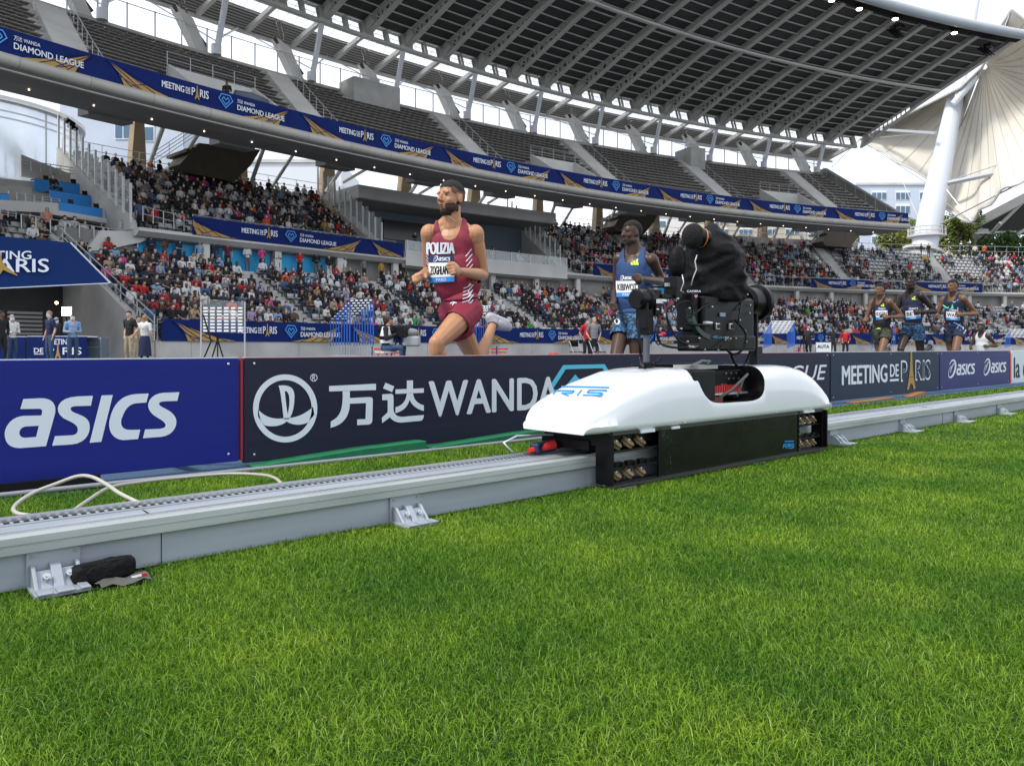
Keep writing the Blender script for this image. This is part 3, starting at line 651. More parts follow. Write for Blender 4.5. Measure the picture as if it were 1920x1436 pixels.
    for x0 in (2.53, 4.165):
        b = MB(); b.box((x0+.008, yf, .135), (.016, .012, .235)); b.box((x0+.345 if x0 < 3 else x0+.295, yf, .135), (.012, .012, .225))
        L_ = .34 if x0 < 3 else .30
        b.box((x0+L_/2, yf+.025, .165), (L_, .05, .006)); b.box((x0+L_/2, yf+.025, .09), (L_, .05, .008)); b.box((x0+L_/2, yf+.03, .025), (L_, .06, .008))
        o = P('wheel_frame', M['black_metal'], b); bmod(o, .0015, 1)
        b = MB()
        for z in (.21, .182, .15, .12, .09, .06, .035):
            b.tube([(x0+.008, yf-.006, z), (x0+.008, yf-.010, z)], .0045, n=6)
            b.tube([(x0-.002, yf+.03, z), (x0-.008, yf+.03, z)], .0045, n=6)
        P('bolt', M['zinc'], b)
        for k in range(3):
            x = x0+.075+.085*k*(1 if x0 < 3 else .9)
            for zc, ax in ((.196, Vector((.35, -.55, .75))), (.062, Vector((.35, -.6, .72)))):
                ax.normalize(); c = Vector((x, yf+.035, zc)); b = MB()
                for u, r0, r1 in ((-.012, .030, .034), (-.002, .034, .028), (.001, .028, .034), (.011, .034, .030)):
                    pass
                b.tube([c-ax*.014, c-ax*.010, c-ax*.004, c, c+ax*.004, c+ax*.010, c+ax*.014], [.028, .034, .034, .027, .034, .034, .028], n=20)
                wq = P('wheel', M['tan_rubber'], b, smooth=True)
                b = MB(); b.tube([c+ax*.013, c+ax*.019], [.014, .012], n=10); b.tube([c-ax*.019, c-ax*.013], .012, n=10)
                h = b.build('hub', M['zinc'], smooth=True); h.parent = wq
            b = MB(); b.box((x, yf+.02, .105), (.05, .02, .02)); b.tube([(x+.02, yf+.005, .1), (x+.02, yf+.0, .1)], .01, n=8); P('bearing_block', M['black_metal'], b)
    # stop buffer and red connector in front of the dolly
    b = MB(); b.tube([(2.36, 2.52, .155), (2.5, 2.50, .175)], [.012, .022], n=8); P('connector', M['red'], b, smooth=True)
    b = MB(); b.tube([(2.30, 2.56, .15), (2.28, 2.60, .19), (2.36, 2.60, .215), (2.5, 2.55, .215), (2.62, 2.5, .21)], .006, n=6); P('hose', M['rail_metal'], b, smooth='all')
    b = MB(); b.box((2.46, 2.53, .165), (.16, .05, .05), rot=Matrix.Rotation(R_(12), 3, 'Z')); o = P('tow_bracket', mat('navy_plastic', (.01, .018, .05), .4), b); bmod(o, .012)
    # logos
    def onshell(u, v):
        px, py = 980+u/3.2, 650+v/3.2
        lo, hi = 2.9, 4.6; 
        for _ in range(40):
            mid = (lo+hi)/2; p = D(px, py, mid)
            if p.z > stop(p.x)+.0: lo = mid
            else: hi = mid
        p = D(px, py, lo); return p+Vector((-.3, 0, .95)).normalized()*.0016
    F = Flat()
    for pts in ([(232, 240), (330, 242), (430, 244), (520, 247)], [(204, 264), (182, 287)], [(200, 265), (310, 267)], [(310, 267), (296, 280)], [(232, 280), (298, 280)], [(240, 283), (278, 297)], [(356, 260), (326, 297)], [(508, 263), (398, 263)], [(400, 264), (386, 277)], [(386, 277), (482, 279)], [(482, 279), (464, 293)], [(466, 293), (360, 292)]):
        F.stroke(pts, 9)
    F.to('logo', M['logo_blue'], onshell, t)
    F = Flat()
    for pts in ([(1572, 568), (1628, 566)], [(1562, 608), (1568, 586), (1596, 584), (1592, 595), (1572, 597), (1590, 610)], [(1602, 578), (1598, 608)], [(1628, 583), (1608, 584), (1606, 594), (1626, 595), (1622, 606), (1602, 608)]): F.stroke(pts, 7)
    F.to('logo', M['logo_blue'], lambda u, v: U(980+u/3.2, 650+v/3.2, yf-.0055), t)
make_dolly()

# ------------------------------------------------------------------ stabilised camera head standing on the dolly
def make_head():
    Y0 = 2.40
    t = empty('stabilised_camera', (3.5, Y0, .52), 'black gimbal camera head under a crumpled black rain cover on two posts of the dolly', 'camera')
    g = lambda px, py, dy=0: U(px, py, Y0+dy)
    P = lambda name, m, b, **k: wparent(b.build(name, m, **k), t)
    ex = Vector((1, 0, 0))
    for px, y0, y1 in ((1212, 692, 628), (1414, 692, 626)):
        a = g(px, y0); a.z = .515; c = g(px, y1); c.x = a.x
        b = MB(); b.tube([a, c], .0165, n=16); pp = P('post', M['post_grey'], b, smooth=True)
        b = MB(); b.tube([a+Vector((0, 0, .0)), a+Vector((0, 0, .012))], .04, n=20); b.tube([a+Vector((0, 0, .012)), a+Vector((0, 0, .03))], .026, n=16); P('post_foot', M['black_metal'], b, smooth=True)
    # left upright with small motor
    b = MB(); c0 = g(1212, 628); c1 = g(1212, 556); c1.x = c0.x
    b.box((c0+c1)/2, (.055, .05, (c1-c0).z)); b.box((c0.x-.045, Y0-.01, (c0.z+c1.z)/2+.02), (.02, .07, .17)); b.box((c0.x+.055, Y0+.01, c1.z-.03), (.05, .09, .13))
    o = P('upright', M['black_metal'], b); bmod(o, .005, 2)
    b = MB(); m1 = g(1190, 560); m2 = g(1238, 558)
    b.tube([m1, m1+ex*.012, m1+ex*.014, m1+ex*.075, m1+ex*.078, m1+ex*.098, m1+ex*.1, m1+ex*.13], [.040, .046, .050, .050, .058, .058, .045, .045], n=28); P('motor', M['black'], b, smooth=True)
    # right upright with large drum
    b = MB(); c0 = g(1413, 628); c1 = g(1405, 560)
    b.box(((c0.x+c1.x)/2, Y0, (c0.z+c1.z)/2), (.05, .055, .20)); b.box((c0.x-.05, Y0-.03, c0.z+.02), (.018, .05, .36)); b.box((c0.x-.02, Y0-.03, .60), (.09, .03, .05))
    o = P('upright', M['black_metal'], b); bmod(o, .005, 2)
    b = MB(); m1 = g(1392, 566); 
    b.tube([m1, m1+ex*.02, m1+ex*.022, m1+ex*.13, m1+ex*.135, m1+ex*.165, m1+ex*.168, m1+ex*.175], [.07, .085, .088, .088, .106, .106, .095, .06], n=36); P('motor', M['black'], b, smooth=True)
    F = Flat(); F.text('FCG', 0, 0, .018, .05, bold=.03); mc = m1+ex*.145
    # camera body
    bl, br = g(1262, 600).x, g(1398, 600).x; zt_, zb = g(1330, 552).z, g(1330, 658).z
    b = MB(); cxm = (bl+br)/2; w_ = br-bl
    b.box((cxm+.01, Y0-.04, (zt_+zb)/2), (w_*.70, .14, (zt_-zb)*.86)); b.box((cxm-.02, Y0-.052, zb+.042), (w_*.80, .135, .085)); b.box((cxm+w_*.36, Y0-.03, (zt_+zb)/2+.02), (.05, .12, .24)); b.box((cxm-w_*.38, Y0-.03, (zt_+zb)/2+.05), (.05, .11, .20))
    o = P('camera_body', M['black_metal'], b); bmod(o, .012, 3)
    # curved cradle
    b = MB(); c = g(1335, 575, -.125); rings = []
    for i in range(15):
        a_ = R_(185+80*i/14); p = Vector((c.x+.19*math.cos(a_), c.y, c.z+.17*math.sin(a_))); q = Vector((c.x+.165*math.cos(a_), c.y, c.z+.145*math.sin(a_)))
        rings.append([p, p+Vector((0, .03, 0)), q+Vector((0, .03, 0)), q])
    b.loft(rings, caps=True); P('cradle_arc', mat('dark_green_metal', (.03, .05, .045), .3, metal=.4), b)
    b = MB(); yq = -.118
    for px in (1345, 1370):
        p = g(px, 612, yq); b.box(p, (.033, .014, .033))
    o = P('socket_plate', M['zinc'], b); bmod(o, .003)
    b = MB()
    for px in (1345, 1370):
        p = g(px, 612, yq); b.tube([p+Vector((0, -.006, 0)), p+Vector((0, -.012, 0))], .011, n=14)
    P('socket', M['black'], b)
    b = MB(); b.box(g(1355, 590, yq), (.046, .006, .020)); P('display', mat('grey_display', (.18, .24, .32), .25), b)
    b = MB()
    for px, py in ((1292, 578), (1300, 650), (1320, 655), (1384, 580), (1386, 600), (1270, 560), (1262, 575), (1262, 590), (1262, 605), (1247, 565), (1232, 580), (1238, 616), (1400, 552), (1405, 572), (1404, 587), (1396, 620), (1345, 656), (1313, 620), (1276, 616), (1334, 575), (1398, 640), (1378, 634), (1310, 634), (1288, 640)):
        p = g(px, py, yq+.002); b.tube([p, p+Vector((0, -.008, 0))], .0045, n=8)
    P('bolt', M['zinc'], b)
    b = MB(); 
    for px, py in ((1238, 565), (1230, 645), (1298, 648), (1360, 635), (1325, 606)):
        p = g(px, py, -.12); b.box(p, (.035, .02, .02)); b.tube([p, p+Vector((.03, -.01, .0))], .010, n=10)
    P('connector', M['zinc'], b, smooth=True)
    b = MB()
    for px, py in ((1241, 626), (1393, 626)): p = g(px, py, -.10); b.tube([p, p+Vector((.02, 0, 0))], .010, n=10)
    P('knob', M['red'], b, smooth=True)
    F.v = []; F.f = []; F.l = {}; F.text('FCG', 0, 0, .011, .035, bold=.03); F.text('CAMERA SYSTEM', .042, .0, .006, .075)
    q = g(1338, 634, -.1265); F.to('lettering', M['cyan'], lambda u, v: q+Vector((u, 0, v)), t)
    def cab(pts, r=.006):
        P_ = [g(*p) for p in pts]; Q = []
        for i in range(len(P_)-1):
            p0, p1, p2, p3 = P_[max(0, i-1)], P_[i], P_[i+1], P_[min(len(P_)-1, i+2)]
            for k in range(6):
                s_ = k/6; Q.append(.5*((2*p1)+(-p0+p2)*s_+(2*p0-5*p1+4*p2-p3)*s_*s_+(-p0+3*p1-3*p2+p3)*s_**3))
        Q.append(P_[-1]); b = MB(); b.tube(Q, r, n=8); P('cable', M['black'], b, smooth='all')
    cab([(1236, 590, -.1), (1232, 620, -.14), (1240, 645, -.14), (1270, 652, -.13), (1290, 650, -.12)])
    cab([(1195, 600, -.05), (1200, 650, -.08), (1203, 680, -.06), (1212, 687, .0), (1230, 680, -.03), (1238, 672, -.02)], .007)
    cab([(1378, 600, -.12), (1398, 625, -.16), (1392, 655, -.15), (1375, 664, -.13), (1362, 655, -.12)], .007)
    cab([(1405, 620, -.1), (1408, 650, -.08), (1398, 680, -.05), (1385, 688, -.06), (1375, 675, -.04), (1370, 662, -.05)], .007)
    cab([(1285, 598, -.14), (1300, 590, -.15), (1320, 575, -.15), (1345, 568, -.14)], .005)
    cab([(1262, 582, -.14), (1275, 568, -.15), (1292, 566, -.15), (1298, 580, -.14), (1296, 596, -.13)], .004)
    cab([(1290, 608, -.14), (1305, 609, -.15), (1330, 609, -.14)], .006)
    cab([(1250, 560, -.12), (1252, 600, -.15), (1275, 640, -.15), (1310, 646, -.14)], .005)
    cab([(1390, 560, -.1), (1386, 590, -.14), (1380, 620, -.14), (1350, 650, -.14)], .004)
    # rain cover
    ext_ = [(421, 1328, 1344), (428, 1318, 1350), (437, 1308, 1360), (448, 1298, 1371), (462, 1287, 1382), (480, 1281, 1391), (498, 1277, 1397), (516, 1272, 1400), (534, 1269, 1401), (550, 1267, 1399), (561, 1272, 1396), (566, 1280, 1388)]
    b = MB(); rings = []; NR = 34; N = 72
    ys = [e[0] for e in ext_]
    for j in range(NR):
        py = 421+(566-421)*j/(NR-1); l = lerp_tab([(e[0], e[1]) for e in ext_], py); r = lerp_tab([(e[0], e[2]) for e in ext_], py)
        cc = g((l+r)/2, py, .0); dp = cc.x*math.cos(TH)+cc.y*math.sin(TH); hx = (r-l)/2/FPX*dp; hy = min(.15, hx*.9+.012); zz = cc.z; ring = []; e1 = Vector((math.sin(TH), -math.cos(TH), 0)); e2 = Vector((math.cos(TH), math.sin(TH), 0))
        for k in range(N):
            an = 2*math.pi*k/N; q = Vector((math.cos(an), math.sin(an), 0)); sx = abs(q.x)**.85*(1 if q.x > 0 else -1); sy = abs(q.y)**.85*(1 if q.y > 0 else -1)
            pt = Vector((cc.x, cc.y, zz))+e1*hx*sx*.97+e2*hy*sy; q = e1*q.x+e2*q.y; nn = mnoise.noise(Vector((pt.x*9+pt.z*5, pt.y*7, pt.z*6)))
            rd = 1-abs(mnoise.noise(Vector((pt.x*5+pt.z*9, pt.y*6+3, pt.z*11-pt.x*6)))) ; rd2 = 1-abs(mnoise.noise(Vector((pt.x*24, pt.y*24, pt.z*16+7))))
            pt += q*(nn*.016+(rd**6-.25)*.016+(rd2**5-.3)*.006)*(min(1, j/4)); pt.z += .010*math.sin(3*an+1)*(j > NR-3)
            ring.append(pt)
        rings.append(ring)
    b.loft(rings, caps=True)
    P('rain_cover', mat('black_rain_cover', (.0045, .0047, .006), .55, bump=.3, bscale=30, spec=.16), b, smooth='all')
    b = MB()
    for pts in ([(1307, 478), (1303, 490), (1306, 505), (1300, 520), (1296, 535)], [(1279, 515), (1282, 530), (1276, 545), (1282, 548)]):
        b.tube([D(x, y, 3.80+.0*x) for x, y in pts], .0030, n=6)
    P('zip', mat('silver_zip', (.5, .5, .52), .3, metal=.6), b, smooth='all')
    F = Flat(); F.text('CAMERA', 0, 0, .010, .07, bold=.05); q2 = D(1288, 548, 3.86); e1 = Vector((math.sin(TH), -math.cos(TH), 0)); F.to('lettering', M['white_print'], lambda u, v: q2+e1*u+Vector((0, 0, v)), t)
    F = Flat(); F.poly([(0, .012), (-.012, .024), (-.008, .034), (0, .028), (.008, .034), (.012, .024)]); q3 = D(1305, 557, 3.86); F.to('heart_mark', mat('pale_pink', (.6, .3, .35), .5), lambda u, v: q3+e1*u*.7+Vector((0, 0, v*.7-.012)), t)
    # lens hood with foam
    b = MB(); c = g(1300, 443, -.02); b.ball(c, (.062, .06, .068), nu=20, nv=14); P('foam_hood', mat('black_foam', (.007, .006, .006), .95, bump=.9, bscale=90), b, smooth='all')
    b = MB(); d_ = Vector((.75, -.25, -.1)).normalized(); b.tube([c+d_*.02, c+d_*.085], [.056, .045], n=24); P('lens', M['black'], b, smooth=True)
    b = MB(); b.tube([c+d_*.052, c+d_*.058], [.0535, .0525], n=24); P('orange_ring', mat('orange_ring', (.75, .22, .04), .4), b, smooth=True)
    # covered monitor at the left, bracket
    b = MB(); c = g(1270, 492, -.0); rings = []
    for j in range(9):
        v = -1+2*j/8; r = math.sqrt(max(.02, 1-abs(v)**3)); rings.append([c+Vector((math.cos(2*math.pi*k/16)*.050*r*(1+.25*mnoise.noise(Vector((k, j, 1)))), math.sin(2*math.pi*k/16)*.04*r, v*.085)) for k in range(16)])
    b.loft(rings, caps=True); P('monitor_cover', MATS['black_rain_cover'], b, smooth='all')
    b = MB(); c = g(1262, 540, -.02); b.box(c, (.05, .08, .11)); b.box(g(1246, 556, -.02), (.10, .05, .02)); b.bar(g(1222, 538), g(1262, 538), .02, .01); o = P('bracket', M['black_metal'], b); bmod(o, .004, 2)
    b = MB(); p = g(1251, 534, -.05); b.box(p, (.018, .02, .018)); P('clamp', mat('grey_clamp', (.25, .25, .25), .4), b)
make_head()
# ------------------------------------------------------------------ people
SKIN = {'light': (.50, .31, .22), 'tan': (.44, .215, .115), 'brown': (.16, .08, .045), 'dark': (.060, .030, .019), 'darkest': (.030, .017, .013)}
def skin(k): return mat('skin_'+k, SKIN[k], .40, nscale=14, namt=.07, spec=.4)
def cloth(name, col, rough=.8): return mat(name, col, rough, nscale=6, namt=.08, bump=.15, bscale=40)
def seg_d(P, a, b, ra, rb):
    a = np.array(a); b = np.array(b); ab = b-a; L2 = max(1e-9, ab@ab); t = np.clip(((P-a)@ab)/L2, 0, 1)
    return np.linalg.norm(P-(a+t[:, None]*ab), axis=1)-(ra+(rb-ra)*t)
class Human:
    # J: joints in one common space. H = height used for scaling radii
    def __init__(s, J, H=1.8, vox=.012, slim=1., muscle=1., fingers=True, smooth=2, headk=1.):
        s.J = J = {k: Vector(v) for k, v in J.items()}; s.k = k = H/1.8; s.pr = []; B = MB(); s.B = B
        def cap(g, a, b, ra, rb, n=12):
            a, b = Vector(a), Vector(b); ra *= k; rb *= k; s.pr.append((g, a, b, ra, rb)); d = b-a
            if d.length > 1e-5:
                m = 6; B.tube([a+d*i/m for i in range(m+1)], [ra+(rb-ra)*i/m for i in range(m+1)], n=n)
            B.ball(a, ra, nu=n, nv=8); B.ball(b, rb, nu=n, nv=8)
        def ell(g, c, r, X, Y, Z_):
            r = Vector(r)*k; rot = Matrix((X, Y, Z_)).transposed(); B.ball(c, r, nu=18, nv=12, rot=rot); mx_ = max(r); ax = (X, Y, Z_)[list(r).index(mx_)]; mn = sorted(r)[1]
            s.pr.append((g, c-ax*(mx_-mn), c+ax*(mx_-mn), mn*.92, mn*.92))
        up = (J['neck']-J['pelvis']).normalized(); sl = (J['shL']-J['shR']).normalized(); fr = sl.cross(up).normalized(); sl = up.cross(fr)
        if 'front' in J and fr.dot(J['front']) < 0: fr = -fr
        hl = (J['hipL']-J['hipR']).normalized(); hf = hl.cross(Vector((0, 0, 1))).normalized(); hu = hf.cross(hl)*-1
        if hu.z < 0: hu = -hu
        s.up, s.sl, s.fr = up, sl, fr; s.org = J['pelvis']; T = (J['neck']-J['pelvis']).length; s.T = T
        p = J['pelvis']; q = lambda t, l=0, f=0: p+up*T*t+sl*l*k+fr*f*k; w = slim
        ell('torso', (J['hipL']+J['hipR'])/2+hu*.045*k, (.134*w, .090, .105), hl, hf, hu)
        for S_, h in (('L', 1), ('R', -1)): ell('torso', (J['hip'+S_])+hl*h*-.015*k-hf*.045*k+hu*.0*k, (.068, .068, .082), hl, hf, hu)
        ell('torso', q(.26), (.134*w, .092, .15), sl, fr, up)
        ell('torso', q(.48, 0, -.0), (.143*w, .100, .15), sl, fr, up)
        ell('torso', q(.70, 0, -.012), (.158*w, .108, .165), sl, fr, up)
        for h in (1, -1): ell('torso', q(.76, .060*h*w, .044), (.080, .036*muscle, .075), sl, fr, up); ell('torso', q(.78, .08*h*w, -.065), (.07, .04, .10), sl, fr, up)
        for S_ in 'LR':
            sh = J['sh'+S_]; cap('torso', q(.93), sh-(sh-q(.9))*.25, .050, .052); cap('torso', q(1.09, 0, -.012), q(.95)+(sh-q(.95))*.75, .044, .044)
            el, wr, hd = J['el'+S_], J['wr'+S_], J['hd'+S_]
            cap('arm'+S_, sh, sh+(el-sh)*.12, .060*muscle, .056*muscle); cap('arm'+S_, sh+(el-sh)*.1, sh+(el-sh)*.5, .052*muscle, .046*muscle); cap('arm'+S_, sh+(el-sh)*.5, el, .046*muscle, .035)
            fo = wr-el; cap('arm'+S_, el, el+fo*.28, .036, .042*muscle); cap('arm'+S_, el+fo*.28, wr, .042*muscle, .0245)
            # hand: palm, curled fingers, thumb
            hdv = (hd-wr).normalized(); pn = J.get('pn'+S_, Vector((0, 0, -1))); pn = (pn-hdv*pn.dot(hdv)).normalized(); side = hdv.cross(pn)
            if fingers:
                c = wr+hdv*.048*k; ell('hand'+S_, c, (.043, .042, .021), side, hdv, pn)
                cu = J.get('curl'+S_, Vector((1, 0, 0))).x
                for i, (o, ln) in enumerate(((-.030, .074), (-.010, .082), (.011, .076), (.030, .060))):
                    b0 = wr+hdv*.082*k+side*o*k; a0 = b0; d = hdv; ang_ = 0
                    for fr_, rr in ((.45, .0112), (.30, .0104), (.25, .0094)):
                        ang_ += cu*1.15*(.75+.15*i); dd = hdv*math.cos(ang_)+pn*math.sin(ang_); b1 = a0+dd*ln*fr_*k; cap('hand'+S_, a0, b1, rr, rr*.93, n=7); a0 = b1
                th = side*(-1 if J.get('thumb'+S_, Vector((1, 0, 0))).x > 0 else 1)
                a0 = wr+hdv*.02*k+th*.024*k; a1 = a0+(th*.62+hdv*.65+pn*.35).normalized()*.040*k; a2 = a1+(hdv*.8+pn*.7).normalized()*.034*k
                cap('hand'+S_, a0, a1, .014, .0115, n=7); cap('hand'+S_, a1, a2, .0112, .009, n=7)
            else: ell('hand'+S_, wr+hdv*.065*k, (.035, .062, .022), side, hdv, pn)
            hp, kn, an, to = J['hip'+S_], J['kn'+S_], J['an'+S_], J['to'+S_]
            th_ = kn-hp; cap('thigh'+S_, hp-th_*.02, hp+th_*.35, .084*muscle, .079*muscle); cap('thigh'+S_, hp+th_*.35, kn, .080*muscle, .052)
            ca = an-kn; bk = J.get('calf'+S_, Vector((0, 0, 0)))*k; cap('shin'+S_, kn, kn+ca*.12, .054, .051); cap('shin'+S_, kn+ca*.1, an, .046, .032); cap('shin'+S_, kn+ca*.16+bk, kn+ca*.52+bk*.5, .047*muscle, .038)
            ft = to-an; ft_ = ft.normalized(); heel = an-ft_*.045*k+(an-kn).normalized()*.045*k
            cap('foot'+S_, an, heel, .036, .032); cap('foot'+S_, heel, an+ft*.75+(an-kn).normalized()*.03*k*.7, .033, .034); cap('foot'+S_, an+ft*.3, to, .038, .026)
        # head
        hc = J['head']; hf_ = J['face'].normalized(); hu_ = (hc-J['neck']); hu_ = J.get('hup', Vector((0, 0, 1))); hu_ = (hu_-hf_*hu_.dot(hf_)).normalized(); hs = hu_.cross(hf_) ; hk = headk
        s.hc, s.hf, s.hu, s.hs = hc, hf_, hu_, hs
        cap('neck', J['neck']-up*.02*k, hc-hu_*.055*k-hf_*.018*k, .060*headk, .056*headk)
        h = lambda x, y, z: hc+(hs*x+hf_*y+hu_*z)*k*hk; s.h = h
        E_ = lambda x, y, z, r: ell('head', h(x, y, z), [v*hk for v in r], hs, hf_, hu_)
        E_(0, -.012, .030, (.074, .094, .088)); E_(0, .012, -.012, (.064, .074, .085)); E_(0, .020, -.060, (.050, .062, .048)); E_(0, .058, -.090, (.024, .022, .020))
        for q_ in (1, -1):
            E_(.036*q_, .052, -.022, (.022, .022, .024)); E_(.030*q_, .076, .024, (.026, .010, .010)); E_(.074*q_, -.012, -.008, (.007, .019, .030)); E_(.045*q_, .010, -.062, (.018, .04, .03))
        if fingers or vox < .014:
            cap('head', h(0, .083, .016), h(0, .104, -.022), .0095, .0145, n=8); E_(.011, .094, -.028, (.010, .010, .008)); E_(-.011, .094, -.028, (.010, .010, .008)); E_(0, .080, -.055, (.021, .014, .008)); E_(0, .076, -.067, (.018, .013, .008))
        else: E_(0, .092, -.018, (.012, .018, .022))
        o = B.build('tmp', None, fix=False); md = o.modifiers.new('r', 'REMESH'); md.mode = 'VOXEL'; md.voxel_size = vox; md.use_smooth_shade = True
        if smooth: sm = o.modifiers.new('s', 'SMOOTH'); sm.factor = .5; sm.iterations = smooth
        me = eval_mesh(o); old = o.data; bpy.data.objects.remove(o); bpy.data.meshes.remove(old)
        s.me = me; s.n = len(me.vertices)
        co = np.empty(s.n*3, np.float32); me.vertices.foreach_get('co', co); s.co = co.reshape(-1, 3)
        no = np.empty(s.n*3, np.float32); me.vertices.foreach_get('normal', no); s.no = no.reshape(-1, 3)
        s.faces = [tuple(f.vertices) for f in me.polygons]; m = np.array([(f+f[-1:])[:4] for f in s.faces]); s.fc = s.co[m].mean(1)
        best = np.full(len(s.fc), 1e9); lab = np.zeros(len(s.fc), int); s.gn = sorted(set(x[0] for x in s.pr))
        for g, a, b, ra, rb in s.pr:
            d = seg_d(s.fc, a, b, ra, rb); k_ = d < best; best[k_] = d[k_]; lab[k_] = s.gn.index(g)
        s.lab = np.array(s.gn, dtype=object)[lab]
        d = s.fc-np.array(s.org); s.t = d@np.array(up)/T; s.l = d@np.array(sl)/k; s.f = d@np.array(fr)/k
        d = s.fc-np.array(hc); s.hx = d@np.array(hs)/k/hk; s.hy = d@np.array(hf_)/k/hk; s.hz = d@np.array(hu_)/k/hk
        def along(a, b):
            a = np.array(J[a]); b = np.array(J[b]); return ((s.fc-a)@(b-a))/((b-a)@(b-a))
        s.al = {n: {S_: along(a+S_, b+S_) for S_ in 'LR'} for n, a, b in (('thigh', 'hip', 'kn'), ('shin', 'kn', 'an'), ('arm', 'sh', 'el'), ('fore', 'el', 'wr'))}
    def g(s, *names): return np.isin(s.lab, names)
    def part(s, mask, off=.006, flare=None, name='part', m=None, parent=None, solid=0, smooth=True, wob=0, loosen=0):
        idx = np.nonzero(mask)[0]; used = sorted(set(v for i in idx for v in s.faces[i])); mp_ = {v: i for i, v in enumerate(used)}
        u = np.array(used); P = s.co[u]+s.no[u]*off
        if flare is not None: P = P+s.no[u]*flare(P)[:, None]
        if wob:
            for i in range(len(P)): P[i] += s.no[u[i]]*wob*mnoise.noise(Vector(P[i])*16)
        me = bpy.data.meshes.new(name); me.from_pydata([tuple(map(float, p)) for p in P], [], [tuple(mp_[v] for v in s.faces[i]) for i in idx])
        me.polygons.foreach_set('use_smooth', [True]*len(me.polygons))
        if m is not None: me.materials.append(m)
        me.update(); 
        o = bpy.data.objects.new(name, me); C.objects.link(o)
        if loosen: q = o.modifiers.new('drape', 'SMOOTH'); q.factor = .5; q.iterations = loosen
        if solid: q = o.modifiers.new('thickness', 'SOLIDIFY'); q.thickness = solid; q.offset = 0
        if parent is not None: o.parent = parent
        return o
    def loose(s, amt):
        o, up, T = np.array(s.org), np.array(s.up), s.T
        return lambda P: amt*np.clip(1-np.abs(((P-o)@up/T-.28)/.34)**2, 0, 1)
    def body(s, name, m):
        s.me.name = name; s.me.materials.clear(); s.me.materials.append(m); o = bpy.data.objects.new(name, s.me); C.objects.link(o); return o
    def face_bits(s, parent, beard=None, hair=(.012, .010, .009), lips=(.30, .10, .08), dark=False):
        h = s.h; r = lambda *v: [q*s.k for q in v]; rot = Matrix((s.hs, s.hf, s.hu)).transposed()
        b = MB()
        for q in (1, -1): b.ball(h(.030*q, .0745, .006), r(.0105, .005, .0045), nu=10, nv=6, rot=rot)
        o = b.build('eye', mat('eye_dark' , (.03, .02, .015), .2), parent, smooth='all')
        b = MB()
        for q in (1, -1): b.tube([h(.013*q, .0845, .024), h(.030*q, .0825, .030), h(.048*q, .069, .026)], [.0028*s.k, .0038*s.k, .0024*s.k], n=6)
        b.build('eyebrow', mat('hair_%d' % int(hair[0]*1000), hair, .8), parent, smooth='all')
        b = MB(); b.ball(h(0, .090, -.0535), r(.021, .008, .0045), nu=12, nv=6, rot=rot); b.ball(h(0, .088, -.0665), r(.018, .008, .005), nu=12, nv=6, rot=rot)
        b.build('lips', mat('lips_%d' % int(lips[0]*1000), lips, .5), parent, smooth='all')
        b = MB(); b.ball(h(0, .090, -.060), r(.014, .004, .003), nu=10, nv=5, rot=rot); b.build('mouth', mat('mouth_dark', (.02, .006, .006), .5), parent, smooth='all')

from mathutils.bvhtree import BVHTree
def bvh_of(objs):
    vs = []; fs = []
    for o in objs:
        k = len(vs); vs += [o.matrix_world @ v.co if False else v.co.copy() for v in o.data.vertices]; fs += [[k+i for i in f.vertices] for f in o.data.polygons]
    return BVHTree.FromPolygons(vs, fs)
EYEP = Vector((0, 0, EYE))
def ray(px, py): return (D(px, py, 1)-EYEP).normalized()
def decal(name, F, bv, m, off, parent, sub=0):   # F in photo pixels, laid on the cloth it is printed on
    P = []; last = None
    for u, v in F.v:
        d = ray(u, v); hit = bv.ray_cast(EYEP, d)
        if hit[0] is None:
            for du, dv in ((-1, 0), (1, 0), (-2, 0), (2, 0), (0, 2), (0, -2), (-4, 0), (4, 0)):
                hit = bv.ray_cast(EYEP, ray(u+du, v+dv))
                if hit[0] is not None: break
        if hit[0] is not None: dist = (hit[0]-EYEP).dot(d); last = dist
        else: dist = last or 5
        P.append(EYEP+d*(dist-off))
    if F.l:
        for i, q in F.l.items(): P[i] = P[i]+(EYEP-P[i]).normalized()*.0004*q
    b = MB(); b.add(P, F.f); return b.build(name, m, parent, fix=False)
def smooth_panel(quad, bv, off, nu=8, nv=6, pad=1.0):
    # a sheet pinned on the cloth: quad in photo pixels (tl, tr, br, bl); returns fn(u,v in 0..1, lift)
    def px(u, v): return tuple((1-v)*((1-u)*quad[0][i]+u*quad[1][i])+v*((1-u)*quad[3][i]+u*quad[2][i]) for i in (0, 1))
    G = np.full((nv+1, nu+1), np.nan)
    for j in range(nv+1):
        for i in range(nu+1):
            x, y = px(i/nu, j/nv); d = ray(x, y); hit = bv.ray_cast(EYEP, d)
            if hit[0] is not None: G[j, i] = (hit[0]-EYEP).dot(d)
    jj, ii = np.nonzero(~np.isnan(G)); u, v = ii/nu, jj/nv
    A = np.stack([np.ones(len(u)), u, v, u*u, 0*u, 0*v], 1); co, *_ = np.linalg.lstsq(A, G[jj, ii], rcond=None)
    resid = float(np.min(G[jj, ii]-A@co)); 
    def fn(u, v, lift=0):
        x, y = px(u, v); d = ray(x, y); q = float(np.dot([1, u, v, u*u, u*v, v*v], co))+max(resid, -.02)*.6-off-lift
        return EYEP+d*q
    return fn
